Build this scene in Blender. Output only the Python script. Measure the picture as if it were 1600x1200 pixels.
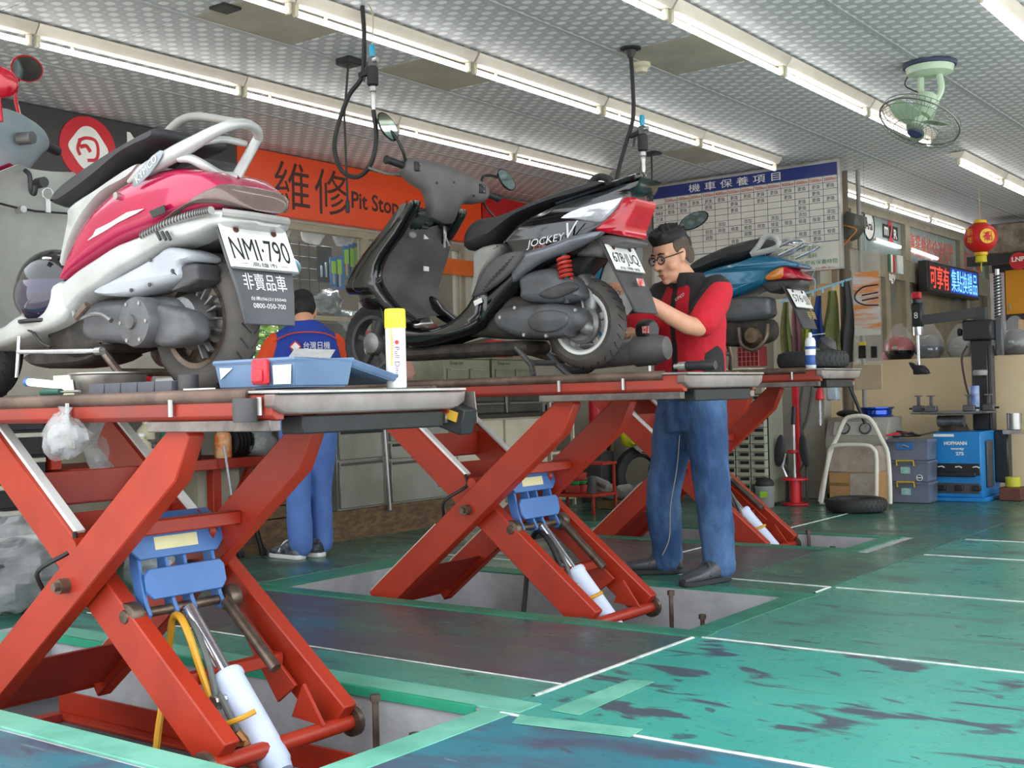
import bpy, bmesh, math, random
from mathutils import Vector as V3, Matrix
random.seed(7)
for o in list(bpy.data.objects): bpy.data.objects.remove(o)
S = bpy.context.scene
COL = S.collection
PI = math.pi
R = math.radians
# ------------------------------------------------------------------ camera
FPX, CAMH = 1871.0, 0.88
_y, _p, _r = R(36.8), R(0.67), R(1.5)
CF = V3((-math.sin(_y)*math.cos(_p), math.cos(_y)*math.cos(_p), math.sin(_p)))
_R0 = V3((math.cos(_y), math.sin(_y), 0)); _U0 = _R0.cross(CF)
CR = _R0*math.cos(_r) - _U0*math.sin(_r); CU = _U0*math.cos(_r) + _R0*math.sin(_r)
CAM = V3((0, 0, CAMH))
cd = bpy.data.cameras.new('camera'); co = bpy.data.objects.new('camera', cd); COL.objects.link(co)
cd.sensor_width = 36.0; cd.lens = FPX/1600*36; cd.clip_start = 0.05; cd.clip_end = 200
co.matrix_world = Matrix(((CR.x, CU.x, -CF.x, 0), (CR.y, CU.y, -CF.y, 0), (CR.z, CU.z, -CF.z, CAMH), (0, 0, 0, 1)))
S.camera = co
def at(x, y, X=None, Y=None, Z=None):
    """point on the plane X=, Y= or Z= seen at photo pixel (x, y)"""
    d = CF + CR*((x-800)/FPX) - CU*((y-600)/FPX)
    t = X/d.x if X is not None else Y/d.y if Y is not None else (Z-CAMH)/d.z
    return CAM + d*t
# ------------------------------------------------------------------ light
w = bpy.data.worlds.new('sky'); S.world = w; w.use_nodes = True
bg = w.node_tree.nodes['Background']; bg.inputs[0].default_value = (0.90, 0.96, 1.0, 1); bg.inputs[1].default_value = 2.3
S.view_settings.view_transform = 'Standard'; S.view_settings.look = 'None'
S.view_settings.gamma = 1; S.view_settings.use_curve_mapping = False
S.view_settings.exposure = 0.5
sd = bpy.data.lights.new('sun', 'SUN'); sd.energy = 6.0; sd.angle = R(3); sd.color = (1, .96, .90)
so = bpy.data.objects.new('sun', sd); COL.objects.link(so)
so.rotation_euler = V3((-.12, .62, .78)).to_track_quat('Z', 'Y').to_euler()
# ------------------------------------------------------------------ materials
def lin(c):
    if isinstance(c, str):
        c = [int(c[i:i+2], 16)/255 for i in (0, 2, 4)]
    return tuple((v/12.92 if v <= .04045 else ((v+.055)/1.055)**2.4) for v in c[:3])
MATS = {}
def mat(name, col, rough=.5, metal=0., col2=None, scale=6., amt=.5, bump=0., bscale=60., emit=0., alpha=1., trans=0., coat=0., contrast=(.4, .65), stretch=(1, 1, 1)):
    if name in MATS: return MATS[name]
    m = bpy.data.materials.new(name); m.use_nodes = True; nt = m.node_tree; N = nt.nodes; L = nt.links
    b = N['Principled BSDF']; c = lin(col)
    b.inputs['Base Color'].default_value = (*c, 1); b.inputs['Roughness'].default_value = rough; b.inputs['Metallic'].default_value = metal
    if coat: b.inputs['Coat Weight'].default_value = coat; b.inputs['Coat Roughness'].default_value = .06
    if trans: b.inputs['Transmission Weight'].default_value = trans
    if alpha < 1: b.inputs['Alpha'].default_value = alpha
    if emit: b.inputs['Emission Color'].default_value = (*c, 1); b.inputs['Emission Strength'].default_value = emit
    tc = N.new('ShaderNodeTexCoord'); mp = N.new('ShaderNodeMapping'); mp.inputs['Scale'].default_value = stretch
    L.new(tc.outputs['Object'], mp.inputs[0])
    if col2 is None:                    # every surface carries a little unevenness of its own
        col2 = tuple(max(0, v*.82) for v in ([int(col[i:i+2], 16)/255 for i in (0, 2, 4)] if isinstance(col, str) else col)); amt = min(amt, .5)
    n = N.new('ShaderNodeTexNoise'); n.inputs['Scale'].default_value = scale; n.inputs['Detail'].default_value = 5; n.inputs['Roughness'].default_value = .62
    L.new(mp.outputs[0], n.inputs['Vector'])
    mr = N.new('ShaderNodeMapRange'); mr.inputs[1].default_value = contrast[0]; mr.inputs[2].default_value = contrast[1]; mr.inputs[3].default_value = 0; mr.inputs[4].default_value = amt
    L.new(n.outputs[0], mr.inputs[0])
    mx = N.new('ShaderNodeMix'); mx.data_type = 'RGBA'; mx.inputs[6].default_value = (*c, 1); mx.inputs[7].default_value = (*lin(col2), 1)
    L.new(mr.outputs[0], mx.inputs[0]); L.new(mx.outputs[2], b.inputs['Base Color'])
    if emit: L.new(mx.outputs[2], b.inputs['Emission Color'])
    if bump:
        n2 = N.new('ShaderNodeTexNoise'); n2.inputs['Scale'].default_value = bscale; n2.inputs['Detail'].default_value = 3; L.new(mp.outputs[0], n2.inputs['Vector'])
        bp = N.new('ShaderNodeBump'); bp.inputs['Strength'].default_value = bump; bp.inputs['Distance'].default_value = .01
        L.new(n2.outputs[0], bp.inputs['Height']); L.new(bp.outputs[0], b.inputs['Normal'])
    MATS[name] = m
    return m
# ------------------------------------------------------------------ mesh builder
class MB:
    def __init__(s): s.v = []; s.f = []
    def add(s, vs, fs):
        k = len(s.v); s.v += [V3(p) for p in vs]; s.f += [tuple(i+k for i in f) for f in fs]; return s
    def box(s, c, d, rot=None):
        c = V3(c); hx, hy, hz = d[0]/2, d[1]/2, d[2]/2
        vs = [V3((x, y, z)) for x in (-hx, hx) for y in (-hy, hy) for z in (-hz, hz)]
        if rot is not None: vs = [rot @ q for q in vs]
        return s.add([c+q for q in vs], [(0,1,3,2),(4,6,7,5),(0,4,5,1),(2,3,7,6),(0,2,6,4),(1,5,7,3)])
    def bb(s, a, b):
        a, b = V3(a), V3(b); return s.box((a+b)/2, [abs(q) for q in (b-a)])
    def beam(s, p0, p1, w, h, side=(0,1,0)):
        p0, p1 = V3(p0), V3(p1); d = (p1-p0).normalized(); sd = V3(side); sd = (sd - d*sd.dot(d)).normalized(); u = sd.cross(d)
        vs = [p + sd*(a*w/2) + u*(b*h/2) for p in (p0, p1) for a, b in ((-1,-1),(1,-1),(1,1),(-1,1))]
        return s.add(vs, [(3,2,1,0),(4,5,6,7),(0,1,5,4),(1,2,6,5),(2,3,7,6),(3,0,4,7)])
    def prism(s, pts, off):
        n = len(pts); pts = [V3(p) for p in pts]; off = V3(off)
        vs = pts + [p+off for p in pts]
        fs = [tuple(range(n-1,-1,-1)), tuple(range(n, 2*n))] + [(i, (i+1) % n, n+(i+1) % n, n+i) for i in range(n)]
        return s.add(vs, fs)
    def loft(s, rings, cap=True, closed=True):
        n = len(rings[0]); vs = [p for r_ in rings for p in r_]; fs = []
        for k in range(len(rings)-1):
            for i in range(n if closed else n-1):
                j = (i+1) % n; fs.append((k*n+i, k*n+j, (k+1)*n+j, (k+1)*n+i))
        if cap and closed:
            fs.append(tuple(range(n-1,-1,-1))); fs.append(tuple(range((len(rings)-1)*n, len(rings)*n)))
        return s.add(vs, fs)
    def tube(s, pts, r, n=8, cap=True, closed=False):
        pts = [V3(p) for p in pts]; m = len(pts); rs = r if isinstance(r, (list, tuple)) else [r]*m
        d0 = (pts[1]-pts[0]).normalized(); a = V3((0,0,1)) if abs(d0.z) < .9 else V3((1,0,0)); u = d0.cross(a).normalized()
        rings = []
        for i, p in enumerate(pts):
            if closed: d = (pts[(i+1) % m]-pts[i-1]).normalized()
            else: d = (pts[min(i+1, m-1)]-pts[max(i-1, 0)]).normalized()
            u = (u - d*u.dot(d)).normalized(); v = d.cross(u)
            rings.append([p + (u*math.cos(t)+v*math.sin(t))*rs[i] for t in [2*PI*k/n for k in range(n)]])
        if closed: rings.append(rings[0])
        return s.loft(rings, cap=cap and not closed)
    def lathe(s, prof, c=(0,0,0), axis=(0,0,1), n=20, cap=True):
        ax = V3(axis).normalized(); a = V3((1,0,0)) if abs(ax.x) < .9 else V3((0,1,0)); u = ax.cross(a).normalized(); v = ax.cross(u); c = V3(c)
        rings = [[c + ax*h + (u*math.cos(t)+v*math.sin(t))*max(r_, 1e-4) for t in [2*PI*k/n for k in range(n)]] for r_, h in prof]
        return s.loft(rings, cap)
    def cyl(s, p0, p1, r, n=14): return s.tube([p0, p1], r, n)
    def ell(s, c, rad, n=14, m=9, rot=None, z0=-1, z1=1):
        c = V3(c); rings = []
        for k in range(m+1):
            ph = math.asin(z0) + (math.asin(z1)-math.asin(z0))*k/m
            rg = []
            for i in range(n):
                t = 2*PI*i/n; q = V3((max(math.cos(ph), .004)*math.cos(t)*rad[0], max(math.cos(ph), .004)*math.sin(t)*rad[1], math.sin(ph)*rad[2]))
                rg.append(c + (rot @ q if rot is not None else q))
            rings.append(rg)
        return s.loft(rings)
def mesh_from(mb, name, origin=V3((0,0,0)), bevel=0., smooth=38., seg=1):
    me = bpy.data.meshes.new(name); me.from_pydata([tuple(p-origin) for p in mb.v], [], mb.f)
    bm = bmesh.new(); bm.from_mesh(me)
    bmesh.ops.remove_doubles(bm, verts=bm.verts, dist=1e-5)
    bmesh.ops.recalc_face_normals(bm, faces=bm.faces)
    if bevel:
        ed = [e for e in bm.edges if len(e.link_faces) == 2 and e.calc_face_angle(0) > .5]
        bmesh.ops.bevel(bm, geom=ed, offset=bevel, segments=seg, affect='EDGES', profile=.6, clamp_overlap=True)
    bm.to_mesh(me); bm.free()
    if smooth:
        for p in me.polygons: p.use_smooth = True
        me.set_sharp_from_angle(angle=R(smooth))
    return me
ORG = {}
def link(name, me, m=None, parent=None, loc=None):
    o = bpy.data.objects.new(name, me); COL.objects.link(o)
    if m is not None:
        me.materials.clear(); me.materials.append(m)
    if parent is not None: o.parent = parent; ORG[o.name] = ORG[parent.name]
    else:
        loc = V3(loc) if loc is not None else V3((0,0,0)); o.location = loc; ORG[o.name] = loc
    return o
def part(name, mb, m, parent, bevel=0., smooth=38., seg=1, label=None):
    """mesh given in world coordinates, made a child of a thing that is not rotated"""
    o = link(name, mesh_from(mb, name, ORG[parent.name], bevel, smooth, seg), m, parent)
    if label: o['label'] = label
    return o
def tag(o, label, cat, group=None, kind=None):
    if label: o['label'] = label
    if cat: o['category'] = cat
    if group: o['group'] = group
    if kind: o['kind'] = kind
    return o
def thing(name, loc, label, cat, group=None):
    o = bpy.data.objects.new(name, None); COL.objects.link(o); o.location = loc; o.empty_display_size = .05; ORG[o.name] = V3(loc)
    return tag(o, label, cat, group)
def solo(name, mb, m, label, cat, group=None, bevel=0., smooth=38., kind=None, seg=1):
    """a thing of one mesh, origin at the middle of its base"""
    xs = [p.x for p in mb.v]; ys = [p.y for p in mb.v]; zs = [p.z for p in mb.v]
    loc = V3(((min(xs)+max(xs))/2, (min(ys)+max(ys))/2, min(zs)))
    o = link(name, mesh_from(mb, name, loc, bevel, smooth, seg), m, None, loc)
    return tag(o, label, cat, group, kind)
def struct(name, mb, m, label=None, bevel=0., smooth=0, parent=None):
    o = link(name, mesh_from(mb, name, V3((0,0,0)), bevel, smooth), m, parent)
    if parent is None: o['kind'] = 'structure'; o['label'] = label or name; o['category'] = name.split('_')[0]
    return o
def smoothpts(pts, k=4, closed=False):
    """Catmull-Rom through the points"""
    P = [V3(p) for p in pts]; n = len(P); out = []
    for i in range(n if closed else n-1):
        p0 = P[(i-1) % n] if closed or i else P[0]*2-P[1]
        p1 = P[i]; p2 = P[(i+1) % n]
        p3 = P[(i+2) % n] if closed or i+2 < n else P[-1]*2-P[-2]
        for j in range(k):
            t = j/k
            out.append(.5*((2*p1)+(p2-p0)*t+(2*p0-5*p1+4*p2-p3)*t*t+(3*p1-p0-3*p2+p3)*t**3))
    if not closed: out.append(P[-1])
    return out
TXT = {}
def text_mesh(s, size=1., depth=.0, align='CENTER', bold=0.):
    cu = bpy.data.curves.new('t', 'FONT'); cu.body = s; cu.size = size; cu.extrude = depth; cu.offset = bold; cu.align_x = align; cu.align_y = 'CENTER'
    cu.resolution_u = 3
    ob = bpy.data.objects.new('t', cu); me = bpy.data.meshes.new_from_object(ob)
    bpy.data.objects.remove(ob); bpy.data.curves.remove(cu)
    return me
def text(s, c, right, up, h, m, parent=None, name='lettering', width=None, bold=0., depth=.0008, align='CENTER', label=None):
    """flat lettering centred at c; right, up are directions; h = letter height"""
    me = text_mesh(s, 1., 0, align, bold)
    if not me.vertices: return None
    xs = [v.co.x for v in me.vertices]; ys = [v.co.y for v in me.vertices]
    x0, x1, y0, y1 = min(xs), max(xs), min(ys), max(ys)
    right, up = V3(right).normalized(), V3(up).normalized(); sy = h/(y1-y0); sx = (width/(x1-x0)) if width else sy
    cx = (x0+x1)/2 if align == 'CENTER' else x0
    c = V3(c); org = ORG[parent.name] if parent else V3((0,0,0))
    for v in me.vertices:
        v.co = c + right*((v.co.x-cx)*sx) + up*((v.co.y-(y0+y1)/2)*sy) - org
    o = link(name, me, m, parent)
    return o
def offset2(pts, d):
    """inward offset of a closed 2d outline"""
    n = len(pts); A = sum(pts[i][0]*pts[(i+1) % n][1]-pts[(i+1) % n][0]*pts[i][1] for i in range(n)); sg = 1 if A > 0 else -1
    out = []
    for i in range(n):
        a = pts[i-1]; b = pts[(i+1) % n]; tx, ty = b[0]-a[0], b[1]-a[1]; l = math.hypot(tx, ty) or 1
        out.append((pts[i][0]-sg*ty/l*d, pts[i][1]+sg*tx/l*d))
    return out
from mathutils.geometry import tessellate_polygon
def inset_lim(pts, nrm):
    """distance to the opposite side of the outline along the inward normal"""
    n = len(pts); out = []
    for i in range(n):
        px_, py_ = pts[i]; dx_, dy_ = nrm[i]; best = 9.
        for j in range(n):
            k = (j+1) % n
            if i in (j, k): continue
            ax, ay = pts[j]; ex, ey = pts[k][0]-ax, pts[k][1]-ay
            den = dx_*ey-dy_*ex
            if abs(den) < 1e-12: continue
            t = ((ax-px_)*ey-(ay-py_)*ex)/den; u = ((ax-px_)*dy_-(ay-py_)*dx_)/den
            if t > 1e-6 and -.001 <= u <= 1.001: best = min(best, t)
        out.append(best)
    return out
def pillow(mb, xz, y0, y1, r=.02, wf=None, k=3, sm=True):
    """rounded slab between the planes y0 and y1 with the side outline xz; wf(x, z) scales the half width"""
    pts = [(p[0], p[1]) for p in xz]
    if sm: pts = [(q.x, q.y) for q in smoothpts([(a, b, 0) for a, b in pts], k, True)]
    n = len(pts); A = sum(pts[i][0]*pts[(i+1) % n][1]-pts[(i+1) % n][0]*pts[i][1] for i in range(n))
    if A < 0: pts = pts[::-1]
    nrm = []
    for i in range(n):
        a, b = pts[i-1], pts[(i+1) % n]; tx, ty = b[0]-a[0], b[1]-a[1]; l = math.hypot(tx, ty) or 1; nrm.append((-ty/l, tx/l))
    lim = inset_lim(pts, nrm); lim = [min(lim[i-2], lim[i-1], lim[i], lim[(i+1) % n], lim[(i+2) % n])*.33 for i in range(n)]
    lim = [(lim[i-1]+lim[i]+lim[(i+1) % n])/3 for i in range(n)]
    yc, hw = (y0+y1)/2, (y1-y0)/2
    rr = min(r, hw)
    prof = [(-hw, 1.), (-hw+rr*.3, .36), (-hw+rr, 0), (hw-rr, 0), (hw-rr*.3, .36), (hw, 1.)]
    rings = []
    for yy, o in prof:
        rings.append([V3((x+nx*min(rr*o, lim[i]*o), yc + yy*(wf(x, z) if wf else 1), z+nz*min(rr*o, lim[i]*o))) for i, ((x, z), (nx, nz)) in enumerate(zip(pts, nrm))])
    base = len(mb.v)
    mb.loft(rings, cap=False)
    tri = tessellate_polygon([[V3((p.x, p.z, 0)) for p in rings[0]]])
    last = base+(len(rings)-1)*n
    mb.f += [tuple(base+i for i in t) for t in tri] + [tuple(last+i for i in t[::-1]) for t in tri]
    return mb
def trace(pts, Y, dX=0, dZ=0):
    """photo outline -> (x, z) on the plane Y"""
    return [((q := at(a, b, Y=Y)).x+dX, q.z+dZ) for a, b in pts]
def crop(pts, x0, y0, s): return [(x0+a*s, y0+b*s) for a, b in pts]
# ================================================================== the setting
ZC = 2.68
M_conc = mat('concrete', 'b9babd', .85, 0, '8f9094', 3, .7, .25, 40)
M_pitfloor = mat('pit floor', '5b5a5c', .7, 0, '3c3a3a', 3, .8, .2, 30)
def floor_mat(name, c1, c2, dirt, lo, hi, sc=2.2, rough=.22):
    m = bpy.data.materials.new(name); m.use_nodes = True; nt = m.node_tree; N = nt.nodes; L = nt.links; b = N['Principled BSDF']
    tc = N.new('ShaderNodeTexCoord'); mp = N.new('ShaderNodeMapping'); mp.inputs['Scale'].default_value = (1, 1, 1); L.new(tc.outputs['Object'], mp.inputs[0])
    def noise(s, d, det=6, st=(1, 1, 1)):
        q = N.new('ShaderNodeMapping'); q.inputs['Scale'].default_value = st; q.inputs['Rotation'].default_value = (0, 0, .5); L.new(tc.outputs['Object'], q.inputs[0])
        n = N.new('ShaderNodeTexNoise'); n.inputs['Scale'].default_value = s; n.inputs['Detail'].default_value = det; n.inputs['Distortion'].default_value = d; L.new(q.outputs[0], n.inputs['Vector']); return n
    def rng(o, a, c, x=0, y=1):
        r_ = N.new('ShaderNodeMapRange'); r_.inputs[1].default_value = a; r_.inputs[2].default_value = c; r_.inputs[3].default_value = x; r_.inputs[4].default_value = y; L.new(o, r_.inputs[0]); return r_.outputs[0]
    def mix(f, a, c):
        q = N.new('ShaderNodeMix'); q.data_type = 'RGBA'; L.new(f, q.inputs[0])
        for s_, k in ((a, 6), (c, 7)):
            if isinstance(s_, tuple): q.inputs[k].default_value = (*s_, 1)
            else: L.new(s_, q.inputs[k])
        return q.outputs[2]
    n1 = noise(1.6, .4); n2 = noise(sc, .8, 8, (1, 2.2, 1)); n3 = noise(38, 0, 3)
    c = mix(rng(n1.outputs[0], .35, .7), lin(c1), lin(c2))
    msk = rng(n2.outputs[0], lo, hi)
    c = mix(msk, c, lin(dirt))
    c = mix(rng(n3.outputs[0], .62, .7, 0, .35), c, tuple(v*.45 for v in lin(dirt)))
    n5 = noise(6.5, .6, 3, (1, 1.9, 1)); c = mix(rng(n5.outputs[0], .64, .68, 0, .75), c, lin('474f5a'))
    n4 = noise(5, .5, 4, (1, 6, 1)); c = mix(rng(n4.outputs[0], .66, .74, 0, .3), c, lin('9db5ac'))
    L.new(c, b.inputs['Base Color'])
    L.new(rng(n2.outputs[0], .3, .7, rough, rough+.2), b.inputs['Roughness'])
    bp = N.new('ShaderNodeBump'); bp.inputs['Strength'].default_value = .10; bp.inputs['Distance'].default_value = .01; L.new(n1.outputs[0], bp.inputs['Height']); L.new(bp.outputs[0], b.inputs['Normal'])
    return m
FM_bright = floor_mat('mat teal bright', '3f9d8f', '49aa9b', '4a5660', .55, .61, 2.9)
FM_mid = floor_mat('mat teal worn', '4d9786', '458a7b', '4c5656', .54, .72, 2.0, .2)
FM_dark = floor_mat('mat dark worn', '4c625f', '425a58', '59525a', .42, .62, 1.6, .2)
FM_far = floor_mat('mat green far', '41705f', '3c7a6a', '465250', .46, .68, 1.6, .17)
FM_navy = floor_mat('mat blue worn', '2f8090', '3a7280', '4c5266', .44, .6, 2.4, .25)
M_tape = mat('green tape', '78c0aa', .45, 0, '55a088', 5, .8, .1, 30)
M_tape2 = mat('green floor paint', '3c8a6f', .4, 0, '2c6b58', 4, .9, .05, 30)
M_seam = mat('white seam', 'dfe3de', .5, 0, '9aa39c', 14, .8)
PITS = [(-4.30, -2.13, 1.92, 2.68), (-4.36, -2.17, 3.96, 4.80), (-4.42, -2.52, 6.40, 6.96)]
PD = -.24
fb = MB()
xs = [-7, -6.45, -4.42, -4.36, -4.30, -2.52, -2.17, -2.13, 9]; ys = [.9, 1.92, 2.68, 3.96, 4.80, 6.40, 6.96, 17]
for i in range(len(xs)-1):
    for j in range(len(ys)-1):
        cx, cy = (xs[i]+xs[i+1])/2, (ys[j]+ys[j+1])/2
        if any(a < cx < b and c < cy < d for a, b, c, d in PITS): continue
        fb.add([(xs[i], ys[j], -.006), (xs[i+1], ys[j], -.006), (xs[i+1], ys[j+1], -.006), (xs[i], ys[j+1], -.006)], [(0, 1, 2, 3)])
FLOOR = struct('floor', fb, M_conc, 'workshop floor of worn green mats around three lift pits')
for a, b, c, d in PITS:
    q = MB(); q.bb((a, c, PD-.05), (b, d, PD)); struct('pit_floor', q, M_pitfloor, parent=FLOOR)
    for p0, p1 in (((a-.05, c-.05, PD), (b+.05, c, -.0061)), ((a-.05, d, PD), (b+.05, d+.05, -.0061)), ((a-.05, c, PD), (a, d, -.0061)), ((b, c, PD), (b+.05, d, -.0061))):
        q = MB(); q.bb(p0, p1); struct('pit_wall', q, M_conc, parent=FLOOR)
def panel(x0, x1, y0, y1, m, name='mat_panel', z=0., th=.006, parent=None):
    q = MB(); g = .004; q.bb((x0+g, y0+g, z-th), (x1-g, y1-g, z)); return struct(name, q, m, parent=parent or FLOOR, bevel=.0015)
T = .13
PX0, PX1 = -4.55, -2.0
# panels to the right of the pits
YS = [.9, 1.2, 2.66, 3.86, 5.12, 6.33, 7.06, 8.6, 17]
FMS = [FM_navy, FM_navy, FM_bright, FM_mid, FM_mid, FM_mid, FM_far, FM_far]
for i in range(8):
    for x0, x1 in ((-2.09, -.55), (-.55, .5)):
        panel(x0, x1, YS[i], YS[i+1], FMS[i])
# strips between the pits
panel(-4.6, -2.09, 3.02, 3.84, FM_dark); panel(-6.4, -4.6, 1.0, 3.84, FM_far); panel(-6.4, -4.6, 3.84, 5.12, FM_far)
panel(-4.6, -2.09, 1.0, 1.80, FM_navy); 
panel(-4.6, -2.09, 4.93, 5.32, FM_far); panel(-4.6, -2.6, 5.32, 6.28, FM_dark); panel(-2.6, -2.09, 5.32, 6.28, FM_far)
panel(-6.4, -4.6, 5.12, 6.33, FM_far); panel(-6.4, -4.6, 6.33, 8.6, FM_far)
panel(-4.6, -2.09, 7.07, 8.6, FM_far); panel(-6.4, -2.09, 8.6, 17, FM_far); panel(-2.35, -2.09, 6.28, 7.07, FM_far)
# border strips around the pits
for (a, b, c, d), mm, tl in zip(PITS, (M_tape, M_tape2, M_tape2), (.12, .12, .09)):
    panel(a-.24, b+.12, c-.11, c, mm, 'border_strip', .002, .008); panel(a-.24, b+.12, d, d+tl, mm, 'border_strip', .002, .008)
    panel(b, b+.11, c, d, mm, 'border_strip', .002, .008); panel(a-.2, a, c, d, mm, 'border_strip', .002, .008)
panel(-4.6, -2.09, 2.80, 3.02, FM_mid, 'mat_panel')
panel(-4.3, -2.16, 2.66, 2.685, mat('bright green lip', '2fa07c', .4), 'pit_lip', .004, .03)
def seam(p, q, r_=.007):
    s_ = MB(); n = 14; a, b = V3(p), V3(q)
    pts = [a.lerp(b, i/n) + V3((0, 0, .001)) for i in range(n+1)]
    u = (b-a).normalized(); w_ = V3((-u.y, u.x, 0))
    rings = [[c + w_*(k*r_*random.uniform(.8, 1.2)) + V3((0, 0, h)) for k, h in ((-1.2, -.001), (-.5, .0022), (.5, .0022), (1.2, -.001))] for c in pts]
    s_.loft(rings, cap=False, closed=False); return struct('seam_bead', s_, M_seam, parent=FLOOR)
for y_ in YS[2:7]: seam((-2.06, y_, 0), (.5, y_, 0))
seam((-2.09, 2.86, 0), (-2.09, 3.84, 0), .009); seam((-2.09, 4.95, 0), (-2.09, 5.12, 0)); seam((-4.5, 5.22, 0), (-2.09, 5.12, 0), .005); seam((-3.25, 5.3, 0), (-3.25, 6.28, 0), .005)
seam((-3.2, 7.1, 0), (-3.2, 8.6, 0), .005); seam((-5.3, 3.84, 0), (-4.6, 3.84, 0), .004); seam((-4.6, 3.04, 0), (-2.09, 3.02, 0), .003)
# wide tape pieces near the first pit
for pts in ([(860, 1110), (985, 1062), (1022, 1066), (905, 1118)], [(812, 1118), (1005, 1140), (985, 1152), (800, 1130)]):
    q = MB(); q.prism([at(a, b, Z=.0015) for a, b in pts], (0, 0, .002)); struct('tape_piece', q, M_tape, parent=FLOOR)
# street outside
q = MB(); q.add([(-60, -60, -.05-.2), (60, -60, -.25), (60, 60, -.25), (-60, 60, -.25)], [(0, 1, 2, 3)])
gnd = struct('ground', q, mat('street', 'cbc8c2', .9, 0, 'b2aea8', .5, .6), 'pale street outside the workshop')
# ------------------------------------------------------------------ ceiling
def ceil_mat():
    m = bpy.data.materials.new('perforated ceiling tile'); m.use_nodes = True; nt = m.node_tree; N = nt.nodes; L = nt.links; b = N['Principled BSDF']
    tc = N.new('ShaderNodeTexCoord'); sp = N.new('ShaderNodeSeparateXYZ'); L.new(tc.outputs['Object'], sp.inputs[0])
    def mth(op, a, c=None):
        n = N.new('ShaderNodeMath'); n.operation = op
        for i, v in enumerate((a, c)):
            if v is None: continue
            if isinstance(v, (int, float)): n.inputs[i].default_value = v
            else: L.new(v, n.inputs[i])
        return n.outputs[0]
    cx = mth('COSINE', mth('MULTIPLY', sp.outputs[0], PI/.0585)); cy = mth('COSINE', mth('MULTIPLY', sp.outputs[1], PI/.0505))
    f = mth('MULTIPLY', cx, cy)
    mr = N.new('ShaderNodeMapRange'); mr.inputs[1].default_value = .22; mr.inputs[2].default_value = .34; L.new(f, mr.inputs[0])
    ng = mth('LESS_THAN', f, -.86)
    mx = N.new('ShaderNodeMix'); mx.data_type = 'RGBA'; mx.inputs[6].default_value = (*lin('b4b5b8'), 1); mx.inputs[7].default_value = (*lin('e6e6e6'), 1); L.new(mr.outputs[0], mx.inputs[0])
    m2 = N.new('ShaderNodeMix'); m2.data_type = 'RGBA'; L.new(ng, m2.inputs[0]); L.new(mx.outputs[2], m2.inputs[6]); m2.inputs[7].default_value = (*lin('c6c7c9'), 1)
    no = N.new('ShaderNodeTexNoise'); no.inputs['Scale'].default_value = .9; no.inputs['Detail'].default_value = 4
    ge = N.new('ShaderNodeNewGeometry'); L.new(ge.outputs['Position'], no.inputs['Vector'])
    r2 = N.new('ShaderNodeMapRange'); r2.inputs[1].default_value = .66; r2.inputs[2].default_value = .78; r2.inputs[3].default_value = 0; r2.inputs[4].default_value = .3; L.new(no.outputs[0], r2.inputs[0])
    m3 = N.new('ShaderNodeMix'); m3.data_type = 'RGBA'; L.new(r2.outputs[0], m3.inputs[0]); L.new(m2.outputs[2], m3.inputs[6]); m3.inputs[7].default_value = (*lin('9a8a70'), 1)
    L.new(m3.outputs[2], b.inputs['Base Color']); b.inputs['Roughness'].default_value = .45
    bp = N.new('ShaderNodeBump'); bp.inputs['Strength'].default_value = .25; bp.inputs['Distance'].default_value = .003; L.new(mr.outputs[0], bp.inputs['Height']); L.new(bp.outputs[0], b.inputs['Normal'])
    return m
M_ceil = ceil_mat()
M_joint = mat('ceiling backing', '77787a', .8)
M_plain = mat('beige ceiling board', 'b3ab9b', .7, 0, '9a9282', 4, .6)
q = MB(); q.bb((-6.6, 1.9, ZC+.006), (.3, 16.6, ZC+.12))
CEIL = struct('ceiling', q, M_joint, 'suspended ceiling of patterned grey tiles')
TX, TY = .585, .606; X0, Y0 = -2.1, 5.97
tm = None
plain = [at(640, 118, Z=ZC), at(1050, 75, Z=ZC), at(340, 25, Z=ZC), at(1075, 238, Z=ZC)]
for i in range(-8, 3):
    for j in range(-7, 18):
        x0, y0 = X0+i*TX, Y0+j*TY
        if x0 < -6.9 or x0 > -1 or y0 < 1.7: continue
        isp = any(x0 < p.x < x0+TX and y0 < p.y < y0+TY for p in plain)
        if tm is None or isp:
            q = MB(); q.bb((-TX/2+.005, -TY/2+.004, -.006), (TX/2-.005, TY/2-.004, .006))
            me = mesh_from(q, 'ceiling_tile', bevel=.0015, smooth=0)
            if not isp: tm = me
        else: me = tm
        o = link('ceiling_tile', me, None, CEIL)
        if not me.materials: me.materials.append(M_plain if isp else M_ceil)
        o.location = (x0+TX/2, y0+TY/2, ZC)
# joint bars along the depth of the room
M_bar = mat('grey ceiling bar', 'b4b5b6', .5)
for i in range(-3, 2):
    q = MB(); x0 = X0+i*TX*2; q.bb((x0-.012, 1.95, ZC-.010), (x0+.012, 16.5, ZC-.0061)); struct('grid_bar', q, M_bar, parent=CEIL)
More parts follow.
